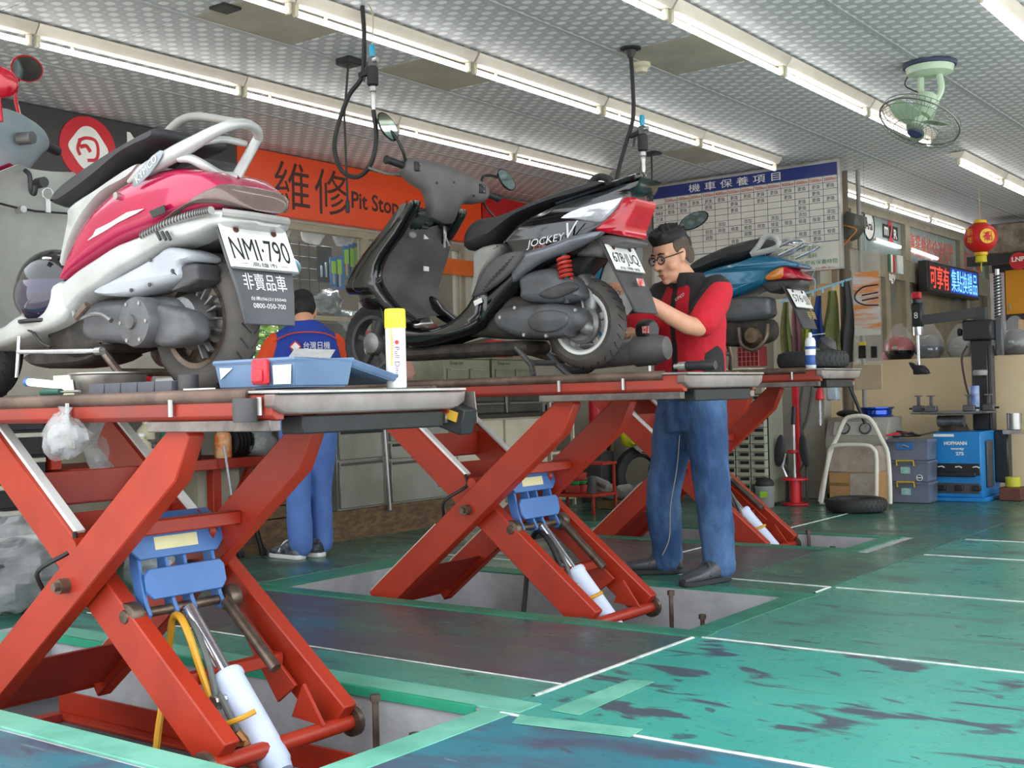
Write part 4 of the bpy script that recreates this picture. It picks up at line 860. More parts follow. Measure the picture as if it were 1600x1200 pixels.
barcov([(.18, .03, .035, .04, 0), (.28, .045, .06, .06, 0), (.38, .055, .12, .07, 0), (.5, .06, .20, .075, 0), (.62, .055, .12, .07, 0), (.72, .045, .06, .06, 0), (.80, .03, .035, .04, 0)], 'handlebar_cover', M_bg, T1)
for s_, e_ in ((B0, B0.lerp(B1, .2)), (B1, B0.lerp(B1, .8))):
    q = MB(); q.tube([s_, e_], .018, 12); part('grip', q, M_black, T1)
q = MB(); q.tube(smoothpts([B0.lerp(B1, .78)+V3((-.04, 0, 0)), B0.lerp(B1, .86)+V3((-.07, 0, .0)), B0.lerp(B1, 1.0)+V3((-.075, 0, .02))], 4), .006, 6); part('brake_lever', q, M_dark, T1)
q = MB(); a = at(30, 217, X=-3.76); q.cyl(a, a+V3((.05, .02, 0)), .022, 12); part('master_cylinder', q, M_engine, T1)
M_rmir = mat('red mirror', 'b01226', .2, .2, '8f0d1e', 5, .5, coat=.6)
mirror(T1, at(42, 107, Y=2.50), (.82, -.25, -.5), (.45, .15, .85), .060, .050, [at(30, 120, Y=2.5), at(24, 150, Y=2.48), at(30, 180, Y=2.46)], M_rmir)
mirror(T1, at(-2, 128, Y=2.15), (-.6, .3, .1), (.1, .15, .95), .062, .052, [at(-2, 150, Y=2.15), at(2, 190, Y=2.15)], M_rmir)
# ------------------------------------------------------------------ blue scooter on the far lift
Yc = 6.69
T3 = thing('scooter', (-3.5, Yc, 1.0), 'teal blue scooter with chrome rack in front of the chart', 'scooter')
M_teal = mat('teal blue paint', '1f6d90', .25, .2, '174f6c', 4, .5, coat=.5)
def C4(p, Y): return trace(crop(p, 1040, 340, .2), Y)
wheel(T3, (-4.45, Yc, 1.212), .20, .10, .13, 'front_wheel', M_tire2, M_alloy)
q = MB(); pillow(q, C4([(180, 400), (250, 330), (400, 255), (520, 210), (700, 165), (770, 170), (720, 270), (560, 335), (420, 370), (300, 410), (200, 430)], 6.6), Yc-.13, Yc+.13, .05); part('seat', q, M_vinyl, T3)
q = MB(); pillow(q, C4([(260, 430), (420, 375), (560, 340), (700, 290), (860, 310), (1000, 352), (1000, 385), (880, 385), (790, 445), (740, 510), (600, 575), (480, 622), (330, 640), (200, 620), (200, 500)], 6.54), Yc-.15, Yc+.15, .03, lambda x, z: 1-.35*max(0, min(1, (x+3.2)/.4))); part('rear_fairing', q, M_teal, T3)
q = MB(); pillow(q, C4([(770, 475), (800, 430), (900, 382), (960, 392), (1030, 450), (1030, 475), (900, 482), (800, 490)], 6.58), Yc-.12, Yc+.12, .02); lm = part('tail_lamp', q, M_redl, T3)
q = MB(); pillow(q, C4([(770, 475), (800, 432), (900, 384), (915, 420), (900, 470), (800, 488)], 6.56), Yc-.126, Yc-.10, .008); part('indicator_lens', q, mat('orange lens', 'd07a1c', .15, 0, 'b8620f', 10, .5, coat=.5), lm)
for yy in (Yc-.12, Yc+.12):
    q = MB(); q.tube(smoothpts([V3((x, yy, z)) for x, z in C4([(690, 290), (740, 230), (790, 160), (850, 148), (900, 195), (880, 240), (800, 265), (690, 290)], 6.6)], 3), .018, 8); part('grab_rail', q, M_silver, T3)
    q = MB(); q.tube([V3((x, yy*1, z)) for x, z in C4([(790, 285), (1000, 185), (1085, 180), (1095, 200), (1040, 235), (900, 300)], 6.6)], .008, 8); part('rack_rail', q, M_chrome, T3)
for x_ in (950, 1020, 1090):
    q = MB(); p = C4([(x_, 205-(x_-950)*.1)], 6.6)[0]; q.tube([V3((p[0], Yc-.12, p[1])), V3((p[0], Yc+.12, p[1]))], .006, 6); part('rack_bar', q, M_chrome, T3)
q = MB(); pillow(q, C4([(760, 500), (1030, 480), (1055, 520), (1010, 555), (920, 560), (830, 590), (780, 560)], 6.62), Yc-.09, Yc+.09, .02); part('rear_fender', q, M_dgrey, T3)
ml = C4([(960, 520), (1010, 600), (1070, 720), (1130, 870)], Yc)
q = MB(); q.loft([[V3((x-.01, Yc-w_, z)), V3((x-.01, Yc+w_, z)), V3((x+.004, Yc+w_, z)), V3((x+.004, Yc-w_, z))] for (x, z), w_ in zip(ml, (.10, .115, .11, .10))]); part('mud_flap', q, M_dgrey, T3, .003)
pa = C4([(1000, 565), (1075, 705)], Yc)
plate(T3, (pa[0][0]+.014, Yc-.12, pa[0][1]), (pa[0][0]+.014, Yc+.12, pa[0][1]), (pa[1][0]+.014, Yc+.12, pa[1][1]), (pa[1][0]+.014, Yc-.12, pa[1][1]), '576·JJJ')
c = V3((ml[3][0]+.0, Yc, ml[3][1]+.05)); text('非賣', c+V3((.012, 0, .03)), (0, 1, 0), (-.3, 0, .95), .05, mat('gold ink', 'c9a84a', .4), T3, 'decal', width=.12)
q = MB(); pillow(q, C4([(400, 660), (500, 630), (780, 618), (820, 690), (800, 780), (560, 812), (400, 790)], 6.56), Yc-.15, Yc-.02, .03); part('air_box', q, M_engine, T3)
q = MB(); pillow(q, C4([(440, 820), (600, 800), (760, 790), (800, 880), (760, 960), (600, 1000), (440, 990)], 6.6), Yc-.12, Yc+.1, .03); part('engine_block', q, M_edark, T3)
q = MB(); q.lathe([(.03, -.05), (.07, -.045), (.08, .0), (.08, .06)], (-3.20, Yc, 1.22), (0, 1, 0), 20); part('rear_hub', q, M_edark, T3)
a = at(1176, 524, Y=6.56); q = MB(); q.lathe([(.02, -.02), (.045, -.018), (.055, .0), (.055, .06)], a, (0, 1, 0), 18); eg = part('cylinder_head', q, mat('rusty cylinder', '7a6552', .5, .5, '4a3a2c', 14, .8), T3)
q = MB(); q.tube(smoothpts([a+V3((-.08, -.02, .05)), a+V3((-.06, -.03, -.05)), a+V3((.02, -.03, -.09)), a+V3((.09, -.02, -.03)), a+V3((.10, 0, .06))], 4), .012, 8); part('exhaust_stub', q, M_rust, eg)
q = MB(); q.tube([V3((-3.42, Yc-.1, 1.3)), V3((-3.38, Yc-.12, 1.1)), V3((-3.40, Yc-.14, 1.022))], .014, 8); q.tube([V3((-3.42, Yc+.1, 1.3)), V3((-3.38, Yc+.12, 1.1)), V3((-3.40, Yc+.14, 1.022))], .014, 8); q.tube([V3((-3.39, Yc-.12, 1.12)), V3((-3.39, Yc+.12, 1.12))], .012, 8); part('centre_stand', q, M_rust, T3)
q = MB(); q.bb((-4.3, Yc-.16, 1.12), (-3.55, Yc+.16, 1.20)); part('floor_board', q, M_teal, T3, .03)
rows = [(1.86, -4.05, .10), (1.80, -4.07, .15), (1.70, -4.12, .20), (1.58, -4.16, .21), (1.44, -4.19, .20), (1.30, -4.18, .18), (1.18, -4.12, .16)]
shield(T3, rows, .07, 'leg_shield', M_lgrey, Yc, .06); shield(T3, [(z+.01, x-.04, w_+.014) for z, x, w_ in rows], .08, 'front_apron', M_teal, Yc, .065)
B0, B1 = V3((-4.02, Yc-.33, 1.97)), V3((-4.02, Yc+.33, 1.97)); bn = V3((1, 0, 0)); bu = V3((0, 0, 1))
barcov([(.16, .03, .035, .04, 0), (.3, .045, .06, .055, 0), (.5, .06, .18, .06, 0), (.7, .045, .06, .055, 0), (.84, .03, .035, .04, 0)], 'handlebar_cover', M_dgrey, T3)
for s_, e_ in ((B0, B0.lerp(B1, .17)), (B1, B0.lerp(B1, .83))):
    q = MB(); q.tube([s_, e_], .018, 10); part('grip', q, M_black, T3)
mirror(T3, at(1084, 345, Y=6.98), -CF*.85+CU*.3-CR*.2, CU*.9-CR*.45, .105, .055, [at(1075, 356, Y=6.98), at(1064, 368, Y=6.96), at(1056, 385, Y=6.9)], M_gblack)
# ================================================================== people
def remesh(mb, name, vox, origin, it=4, fac=.5):
    me = bpy.data.meshes.new(name); me.from_pydata([tuple(p-origin) for p in mb.v], [], mb.f)
    bm = bmesh.new(); bm.from_mesh(me); bmesh.ops.recalc_face_normals(bm, faces=bm.faces); bm.to_mesh(me); bm.free()
    o = bpy.data.objects.new('tmp', me); COL.objects.link(o)
    m = o.modifiers.new('r', 'REMESH'); m.mode = 'VOXEL'; m.voxel_size = vox; m.use_smooth_shade = True
    s_ = o.modifiers.new('s', 'SMOOTH'); s_.iterations = it; s_.factor = fac
    dg = bpy.context.evaluated_depsgraph_get(); out = bpy.data.meshes.new_from_object(o.evaluated_get(dg))
    bpy.data.objects.remove(o); bpy.data.meshes.remove(me); out.name = name
    for p in out.polygons: p.use_smooth = True
    return out
def limb(mb, pts, rs, n=14, k=4):
    pl = smoothpts(pts, k); rr = [interp([(i/(len(rs)-1), r_) for i, r_ in enumerate(rs)], j/(len(pl)-1)) for j in range(len(pl))]
    mb.tube(pl, rr, n); mb.ell(pl[0], (rr[0],)*3, 10, 6); mb.ell(pl[-1], (rr[-1],)*3, 10, 6); return mb
def trunk(mb, secs, s_, f_):
    """secs (centre, half width along s_, half depth along f_)"""
    rings = [[V3(c)+s_*(math.copysign(abs(math.cos(t))**.85, math.cos(t))*a)+f_*(math.copysign(abs(math.sin(t))**.85, math.sin(t))*b) for t in [2*PI*k/22 for k in range(22)]] for c, a, b in secs]
    return mb.loft(rings)
def hand(mb, wr, d, n, s_, size=1., curl=.5):
    """palm and five fingers; d = pointing direction, n = back of the hand, s_ = towards the thumb"""
    wr, d, n, s_ = V3(wr), V3(d).normalized(), V3(n).normalized(), V3(s_).normalized()
    rings = []
    for t, w_, h in ((-.02, .026, .020), (.02, .032, .017), (.055, .040, .014), (.085, .041, .012), (.095, .038, .010)):
        rings.append([wr+d*(t*size)+s_*(math.cos(a)*w_*size)+n*(math.sin(a)*h*size) for a in [2*PI*k/14 for k in range(14)]])
    mb.loft(rings)
    for k, (off, L_) in enumerate(((.030, .072), (.010, .080), (-.011, .075), (-.031, .060))):
        p = wr+d*(.088*size)+s_*(off*size); dd = d; pts = [p-d*.02]; pts.append(p)
        for j, fr in enumerate((.42, .32, .26)):
            a = curl*(.45+.25*j)*(1+.12*k); dd = (dd*math.cos(a)-n*math.sin(a)).normalized(); nn = n; p = p+dd*(L_*fr*size); pts.append(p)
            n2 = (n*math.cos(a)+d*math.sin(a)); 
        mb.tube(pts, [.0095*size, .0092*size, .0088*size, .0080*size, .0068*size], 8); mb.ell(pts[-1], (.0068*size,)*3, 8, 5)
    p = wr+d*(.030*size)+s_*(.024*size); t_ = (d*.6+s_*.75-n*.25).normalized()
    pts = [p-t_*.01, p+t_*(.035*size), p+t_*(.055*size)+d*(.012*size), p+t_*(.066*size)+d*(.032*size)]
    mb.tube(pts, [.013*size, .011*size, .0095*size, .0075*size], 8); mb.ell(pts[-1], (.0075*size,)*3, 8, 5)
    return mb
def headparts(mb, c, f_, u_, s_):
    """head centred at c (between the ears), f_ forward, u_ up, s_ left side"""
    rot = Matrix((s_, f_, u_)).transposed()
    def P(a, b, h): return c+s_*a+f_*b+u_*h
    mb.ell(P(0, -.012, .045), (.074, .094, .082), 22, 14, rot)          # cranium
    mb.ell(P(0, .018, -.01), (.066, .072, .085), 20, 12, rot)           # face
    mb.ell(P(0, .030, -.065), (.050, .052, .050), 18, 10, rot)          # jaw
    mb.ell(P(0, .062, -.098), (.022, .020, .018), 12, 8, rot)           # chin
    for q in (-1, 1):
        mb.ell(P(q*.043, .048, -.028), (.024, .026, .028), 12, 8, rot)  # cheek
        mb.ell(P(q*.030, .072, .026), (.028, .014, .010), 12, 8, rot)   # brow
        mb.ell(P(q*.072, -.006, .0), (.008, .018, .032), 12, 8, rot)    # ear
        mb.ell(P(q*.078, -.016, .012), (.006, .010, .020), 10, 6, rot)
        mb.ell(P(q*.013, .088, -.032), (.009, .011, .008), 10, 6, rot)  # nostril
    mb.tube([P(0, .080, .022), P(0, .094, -.008), P(0, .106, -.028)], [.008, .011, .013], 10); mb.ell(P(0, .104, -.030), (.013, .012, .011), 12, 8, rot)
    mb.ell(P(0, .080, -.060), (.024, .011, .006), 12, 6, rot); mb.ell(P(0, .078, -.072), (.021, .011, .007), 12, 6, rot)
    return P, rot
M_skin = mat('skin', 'd9a183', .5, 0, 'c98a6c', 12, .5)
M_hair = mat('black hair', '0c0b0b', .55, 0, '1d1a19', 60, .8, .5, 200)
M_fade = mat('short cropped hair', '4a3d36', .8, 0, '6a5648', 120, .8, .3, 300)
def fabric(name, c, c2=None, sc=5, amt=.5): return mat(name, c, .85, 0, c2, sc, amt, .35, 14)
def person_obj(mb, vox, loc, label):
    me = remesh(mb, 'person', vox, loc, 3); o = link('person', me, M_skin, None, loc); return tag(o, label, 'person')
def wear(name, mb, vox, parent, m, zones=None, it=5, label=None, wr=0., seed=1):
    me = remesh(mb, name, vox, ORG[parent.name], it); o = link(name, me, m, parent)
    if wr:
        from mathutils import noise as nz
        for v in me.vertices:
            k = nz.noise(V3((v.co.x*9+seed, v.co.y*9, v.co.z*5)))+.5*nz.noise(V3((v.co.x*22, v.co.y*22+seed, v.co.z*14))); v.co += v.normal*(k*wr)
    if zones:
        for m2, fn in zones:
            me.materials.append(m2); i = len(me.materials)-1
            for p in me.polygons:
                c = p.center+ORG[parent.name]
                if fn(c, p.normal): p.material_index = i
        ef = {}
        for p in me.polygons:
            for ek in p.edge_keys: ef.setdefault(ek, []).append(p.material_index)
        nb = {}
        for (a_, b_), ms in ef.items():
            if len(ms) == 2 and ms[0] != ms[1]: nb.setdefault(a_, []).append(b_); nb.setdefault(b_, []).append(a_)
        for _ in range(8):
            new = {k: (me.vertices[k].co+sum((me.vertices[j].co for j in v), V3((0, 0, 0))))/(len(v)+1) for k, v in nb.items()}
            for k, p in new.items(): me.vertices[k].co = p
    if label: o['label'] = label
    return o
# ------------------------------------------------------------------ mechanic in red at the black scooter
up = V3((0, 0, 1))
f1 = V3((-.22, -.975, 0)).normalized(); s1 = V3((-f1.y, f1.x, 0))          # s1 = his left (towards +x)
if s1.x < 0: s1 = -s1
LOC = V3((-2.76, 5.07, 0))
W, S_, El, Wl = V3((-2.71, 5.05, 1.0)), V3((-2.535, 5.0, 1.355)), V3((-2.535, 4.79, 1.175)), V3((-2.665, 4.52, 1.30))
Sr, Er, Wr_ = V3((-2.855, 5.06, 1.36)), V3((-2.90, 4.80, 1.14)), V3((-2.74, 4.60, 1.13))
hc_ = V3((-2.735, 4.925, 1.515)); fh = V3((-.35, -.90, -.26)).normalized(); sh_ = fh.cross(V3((0, 0, 1))).normalized()*-1
if sh_.x < 0: sh_ = -sh_
uh = sh_.cross(fh); uh = uh if uh.z > 0 else -uh
b = MB()
P, rot = headparts(b, hc_, fh, uh, sh_)
limb(b, [hc_-uh*.06-fh*.02, V3((-2.70, 4.99, 1.40)), V3((-2.69, 5.02, 1.32))], [.056, .06, .075])
trunk(b, [(V3((-2.70, 5.05, .82)), .14, .09), (W, .14, .09), (V3((-2.675, 5.03, 1.2)), .15, .09), (V3((-2.68, 5.02, 1.36)), .12, .07)], s1, f1)
limb(b, [S_, El, Wl], [.052, .05, .045, .043, .038, .028]); limb(b, [Sr, Er, Wr_], [.052, .05, .045, .043, .038, .028])
hand(b, Wl, V3((-2.735, 4.37, 1.385))-Wl, (.45, -.1, .85), (-.75, .1, .55), 1., .55)
hand(b, Wr_, V3((.09, -.12, .01)), (.3, .3, .9), (-.8, -.5, .2), .95, .7)
HL, KL, AL = V3((-2.63, 5.03, .80)), V3((-2.60, 5.01, .43)), V3((-2.60, 5.06, .08))
HR, KR, AR = V3((-2.83, 5.08, .80)), V3((-2.905, 5.09, .43)), V3((-2.93, 5.15, .08))
limb(b, [HL, KL, AL], [.08, .06, .04]); limb(b, [HR, KR, AR], [.08, .06, .04])
MAN = person_obj(b, .0065, LOC, 'person in red and black work shirt and jeans bending over the spinning rear wheel')
# hair, eyes, glasses
h = MB(); h.ell(P(0, -.008, .094), (.077, .096, .056), 22, 12, rot); h.ell(P(0, -.052, .05), (.074, .062, .066), 18, 10, rot); h.ell(P(0, .05, .108), (.060, .042, .030), 16, 8, rot)
rh = random.Random(5)
for k in range(150):
    a_ = rh.uniform(-PI, PI); e_ = rh.uniform(.35, 1.5); dd_ = V3((math.cos(a_)*math.cos(e_)*.9, math.sin(a_)*math.cos(e_), math.sin(e_))); p_ = P(dd_.x*.066, -.004+dd_.y*.088, .088+dd_.z*.048); n_ = (sh_*dd_.x+fh*(dd_.y+.35)+uh*dd_.z).normalized(); h.tube([p_, p_+n_*.016, p_+n_*.030], [.008, .005, .0015], 5)
wear('hair', h, .0045, MAN, M_hair, it=1, wr=.002, seed=4)
for q in (-1, 1):
    h = MB(); h.ell(P(q*.064, -.02, .05), (.0125, .052, .045), 14, 8, rot); h.ell(P(q*.064, -.055, .0), (.012, .03, .045), 14, 8, rot); part('cropped_hair', h, M_fade, MAN)
    h = MB(); h.ell(P(q*.031, .077, .006), (.016, .009, .006), 12, 6, rot); e = part('eye', h, mat('eye white', 'd8cec6', .3), MAN)
    h = MB(); h.ell(P(q*.031, .0835, .004), (.007, .004, .006), 10, 6, rot); part('iris', h, M_ink, e)
    h = MB(); h.tube([P(q*.012, .087, .030), P(q*.03, .088, .036), P(q*.05, .078, .030)], [.003, .0045, .002], 6); part('eyebrow', h, M_hair, MAN)
h = MB(); h.tube([P(-.022, .088, -.066), P(0, .0925, -.066), P(.022, .088, -.066)], .0022, 6); part('mouth', h, mat('lip line', '7c4038', .5), MAN)
g = MB()
for q in (-1, 1):
    pl = [P(q*(.031+.025*math.cos(t)), .097-.006*abs(math.cos(t)), .005+.018*math.sin(t)) for t in [2*PI*k/18 for k in range(18)]]; g.tube(pl, .0036, 6, closed=True)
    g.tube([P(q*.056, .09, .012), P(q*.075, .04, .015), P(q*.079, -.01, .018)], .003, 6)
g.tube([P(-.007, .098, .008), P(.007, .098, .008)], .0025, 6)
part('glasses', g, mat('glasses frame', '2a282a', .3, 0, '4a484a', 10, .5), MAN)
# shirt
M_rshirt = fabric('red work shirt', 'cf1c30', 'a81425'); M_bshirt = fabric('black shirt panel', '2b2628', '1d191b')
t_ = MB()
trunk(t_, [(V3((-2.73, 5.045, .86)), .190, .135), (V3((-2.725, 5.045, .95)), .186, .132), (V3((-2.715, 5.04, 1.08)), .178, .128), (V3((-2.70, 5.03, 1.20)), .178, .13), (V3((-2.69, 5.02, 1.30)), .165, .115), (V3((-2.68, 5.015, 1.37)), .15, .09), (V3((-2.69, 5.0, 1.42)), .085, .078)], s1, f1)
limb(t_, [V3((-2.58, 5.01, 1.335)), S_+V3((.0, -.01, -.01)), S_.lerp(El, .80)+V3((.01, 0, 0))], [.078, .078, .074, .078, .08])
limb(t_, [V3((-2.83, 5.04, 1.335)), Sr, Sr.lerp(Er, .72)], [.075, .075, .072, .075])
def zshirt(c, n):
    d = c-V3((-2.69, 5.02, 0)); a = d.dot(s1); fr = d.dot(f1)
    if c.z > 1.385: return True
    if abs(a+.015) < .016 and fr > .04 and c.z < 1.4: return True                          # placket
    if a > .075 and a < .19 and c.z > 1.225+abs(a-.13)*.3 and fr > -.01: return True   # shoulder yoke
    if a < -.10 and a > -.2 and c.z > 1.26 and fr > -.02: return True
    if a > .10 and -.06 < fr < .065 and c.z < 1.10-abs(fr-.0)*.6: return True          # side panel
    return False
SHIRT = wear('shirt', t_, .009, MAN, M_rshirt, [(M_bshirt, zshirt)], it=4, wr=.006)
c = MB(); cl = [V3((-2.695, 4.995, 1.395))+s1*(math.cos(t)*.078)+f1*(math.sin(t)*.082) for t in [PI*.62+2*PI*.92*k/26 for k in range(27)]]
c.loft([[p+V3((0, 0, -.02)), p+V3((0, 0, .04))+(p-V3((-2.695, 4.995, 1.395)))*.06, p+V3((0, 0, .045)), p+V3((0, 0, .04))-(p-V3((-2.695, 4.995, 1.395)))*.05, p+V3((0, 0, -.02))-(p-V3((-2.695, 4.995, 1.395)))*.05] for p in cl], cap=True); part('collar', c, M_bshirt, MAN)
cpt = at(1062, 464, Y=4.875); text('KYMCO', cpt, s1+V3((0, 0, .45)), V3((-.2, 0, 1)), .014, M_white, SHIRT, 'chest_lettering', width=.06)
# jeans
M_jean = mat('blue denim', '294873', .85, 0, '6284b0', 3.2, .75, .3, 60, contrast=(.42, .68), stretch=(1.6, 1.6, .8))
j = MB()
trunk(j, [(V3((-2.725, 5.055, .70)), .17, .115), (V3((-2.725, 5.055, .80)), .178, .125), (V3((-2.72, 5.05, .90)), .172, .122), (V3((-2.715, 5.05, .97)), .165, .115)], s1, f1)
limb(j, [V3((-2.645, 5.035, .78)), V3((-2.63, 5.03, .62)), KL, V3((-2.60, 5.04, .22)), V3((-2.60, 5.06, .075))], [.108, .103, .09, .083, .082, .078, .076])
limb(j, [V3((-2.815, 5.075, .78)), V3((-2.85, 5.08, .62)), KR, V3((-2.92, 5.12, .22)), V3((-2.93, 5.15, .075))], [.108, .103, .09, .083, .082, .078, .076])
JE = wear('jeans', j, .009, MAN, M_jean, it=4, wr=.010, seed=9)
M_stitch = mat('stitching', 'b9b39a', .8)
for pts in ([(1062, 680), (1058, 730), (1048, 790), (1046, 840), (1035, 868)],):
    q = MB(); q.tube(smoothpts([at(a_, b_, Y=4.985+.0003*(b_-680)) for a_, b_ in pts], 4), .0022, 5); part('seam', q, M_stitch, JE)
def shoe(name, parent, heel, d, m, sole, L_=.27, laces=None, label=None):
    heel, d = V3(heel), V3(d).normalized(); s_ = V3((-d.y, d.x, 0)); secs = []
    for t, w_, hh in ((0, .025, .065), (.04, .037, .10), (.2, .041, .112), (.4, .042, .10), (.55, .048, .08), (.75, .052, .066), (.9, .043, .055), (1, .018, .038)):
        c = heel+d*(t*L_); secs.append([c+s_*(math.copysign(abs(math.cos(a))**.8, math.cos(a))*w_)+V3((0, 0, .018+(hh-.018)*(.5+.5*math.copysign(abs(math.sin(a))**.7, math.sin(a))))) for a in [2*PI*k/16 for k in range(16)]])
    q = MB(); q.loft(secs); o = part(name, q, m, parent)
    q = MB(); ol = []
    for t, w_ in ((-.02, .023), (.04, .041), (.2, .044), (.4, .045), (.6, .052), (.78, .055), (.92, .045), (1.03, .017)): ol.append((t, w_))
    pts = [heel+d*(t*L_)+s_*w_ for t, w_ in ol]+[heel+d*(t*L_)-s_*w_ for t, w_ in ol[::-1]]
    q.prism([p+V3((0, 0, .001)) for p in pts], (0, 0, .024)); part('sole', q, sole, o, .004)
    q = MB(); c = heel+d*(.55*L_); q.tube(smoothpts([c+s_*.05+V3((0, 0, .04)), c+s_*.02+d*-.02+V3((0, 0, .094)), c-s_*.02-d*.02+V3((0, 0, .094)), c-s_*.05+V3((0, 0, .04))], 4), .006, 6); part('strap', q, laces or m, o)
    return o
M_leather = mat('grey black leather', '3d3d42', .42, 0, '55555b', 6, .6, .15, 60)
M_sole = mat('dark sole', '2a292b', .7)
shoe('shoe', MAN, (-2.585, 5.10, 0), (-.25, -.97, 0), M_leather, M_sole, .30); shoe('shoe', MAN, (-2.87, 5.19, 0), (-.85, -.52, 0), M_leather, M_sole, .30)
# ------------------------------------------------------------------ mechanic in blue at the bench
f2 = V3((-.80, .60, 0)).normalized(); s2 = V3((.60, .80, 0))               # s2 = his right (image right)
C0 = V3((-5.06, 4.80, 0)); fwd = lambda a, b, z: C0+f2*a+s2*b+up*z
hc2 = fwd(.13, .0, 1.405); fh2 = (f2*.86-up*.5).normalized(); uh2 = (up*.86+f2*.5).normalized()
b = MB(); P2, rot2 = headparts(b, hc2, fh2, uh2, -s2)
limb(b, [hc2-uh2*.05-fh2*.03, fwd(.06, 0, 1.34), fwd(.03, 0, 1.25)], [.055, .058, .07])
trunk(b, [(fwd(0, 0, .8), .13, .09), (fwd(0, 0, 1.0), .13, .085), (fwd(.02, 0, 1.2), .15, .085), (fwd(.03, 0, 1.28), .12, .07)], s2, f2)
for q in (-1, 1):
    limb(b, [fwd(.03, q*.15, 1.21), fwd(.05, q*.21, 1.12), fwd(.06, q*.25, 1.01), fwd(.28, q*.17, .96)], [.045, .042, .04, .038, .034, .028])
    hand(b, fwd(.28, q*.17, .96), f2*.9+s2*(-q*.3)+up*.05, up, s2*(-q), .95, .5)
    limb(b, [fwd(0, q*.075, .8), fwd(.01+q*.03, q*.07, .42), fwd(-.01+q*.05, q*.065, .08)], [.07, .048, .036])
MAN2 = person_obj(b, .008, V3((C0.x, C0.y, 0)), 'person in blue overalls with orange sleeves working at the bench, back turned')
h = MB(); h.ell(P2(0, -.012, .075), (.080, .098, .070), 20, 12, rot2); h.ell(P2(0, -.045, .025), (.079, .070, .085), 18, 10, rot2); wear('hair', h, .008, MAN2, M_hair, it=2, wr=.006)
for q in (-1, 1):
    h = MB(); h.ell(P2(q*.031, .08, .006), (.015, .008, .006), 10, 6, rot2); part('eye', h, mat('eye white', 'd8cec6', .3), MAN2)
M_bl = fabric('blue jacket', '2340a0', '1a3080'); M_or = fabric('orange sleeve', 'd8491c', 'b83a12'); M_pale = fabric('faded blue trousers', '5a7cc0', '4a68a8')
j = MB(); trunk(j, [(fwd(-.01, 0, .82), .175, .125), (fwd(-.01, 0, .95), .17, .12), (fwd(.0, 0, 1.1), .185, .12), (fwd(.015, 0, 1.2), .20, .115), (fwd(.03, 0, 1.27), .185, .095), (fwd(.05, 0, 1.32), .12, .08), (fwd(.06, 0, 1.36), .075, .072)], s2, f2)
for q in (-1, 1): limb(j, [fwd(.025, q*.16, 1.22), fwd(.04, q*.20, 1.15), fwd(.06, q*.26, 1.00), fwd(.2, q*.21, .965)], [.07, .068, .07, .066, .06, .05])
def zor(c, n):
    d = c-C0; a = d.dot(s2); return abs(a) > .168+max(0, (1.15-c.z))*.42 and c.z > .9 and abs(a) > .205-(c.z-1.1)*.28
JK = wear('jacket', j, .010, MAN2, M_bl, [(M_or, zor)], it=4, wr=.008)
q = MB(); q.tube(smoothpts([fwd(-.055, -.19, 1.235), fwd(-.082, -.1, 1.275), fwd(-.082, 0, 1.285), fwd(-.082, .1, 1.275), fwd(-.055, .19, 1.235)], 4), .004, 6); part('piping', q, M_or, JK)
bc = fwd(-.119, -.075, 1.20); q = MB(); ly = [bc-f2*.004+s2*(math.cos(a)*.034*(1 if k % 2 == 0 else .82))+up*(math.sin(a)*.034*(1 if k % 2 == 0 else .82)) for k, a in [(k, 2*PI*k/8) for k in range(8)]]
q.prism(ly, -f2*.003); lg = part('back_logo', q, mat('logo red', 'd0233a', .6), JK, smooth=0)
q = MB(); q.prism([bc-f2*.0075+s2*(math.cos(a)*.026)+up*(math.sin(a)*.026) for a in [2*PI*k/4 for k in range(4)]], -f2*.001); part('logo_field', q, M_white, lg, smooth=0)
text('台灣日機', fwd(-.128, .045, 1.207), s2, up, .042, M_white, JK, 'back_lettering', width=.15)
text('Taiwan Nakanishi Service', fwd(-.128, .045, 1.175), s2, up, .012, M_white, JK, 'back_lettering', width=.15)
j = MB(); trunk(j, [(fwd(0, 0, .72), .15, .11), (fwd(0, 0, .82), .16, .115), (fwd(0, 0, .92), .155, .11)], s2, f2)
for q in (-1, 1): limb(j, [fwd(.0, q*.075, .78), fwd(.0, q*.075, .60), fwd(.01+q*.03, q*.07, .42), fwd(.0+q*.05, q*.068, .2), fwd(-.01+q*.05, q*.065, .075)], [.098, .086, .075, .07, .069, .068])
wear('trousers', j, .010, MAN2, M_pale, it=4, wr=.009, seed=5)
M_snk = mat('navy sneaker', '2b303c', .7, 0, '9aa0a8', 20, .7)
shoe('shoe', MAN2, fwd(-.03, .065, 0), V3((-.95, -.25, 0)), M_snk, M_white, .27, M_white); shoe('shoe', MAN2, fwd(-.10, -.065, 0), V3((-.95, .1, 0)), M_snk, M_white, .27, M_white)
# ================================================================== left wall: sign, window, benches
def slab(name, p0, p1, m, parent, bevel=.003): return part(name, MB().bb(p0, p1), m, parent, bevel)
M_orange = mat('orange sign', 'e0470f', .4, 0, 'cc3d0c', 2, .4); M_bsign = mat('black sign', '3a3738', .45, 0, '2e2b2c', 2, .5)
M_srred = mat('sign red', 'cf1f2e', .4); M_brown = mat('dark brown lettering', '3a1a10', .5)
SX = -6.38
t = thing('shop_sign', (SX, 5.8, 2.22), 'long black and orange workshop sign with red round emblem under the ceiling', 'sign')
slab('black_panel', (SX-.06, 3.0, 2.22), (SX, 5.45, 2.665), M_bsign, t); op = slab('orange_panel', (SX-.06, 5.452, 2.22), (SX, 8.15, 2.665), M_orange, t)
q = MB(); q.lathe([(.195, 0), (.195, .006)], (SX, 4.29, 2.462), (1, 0, 0), 40); lg = part('emblem_disc', q, M_srred, t)
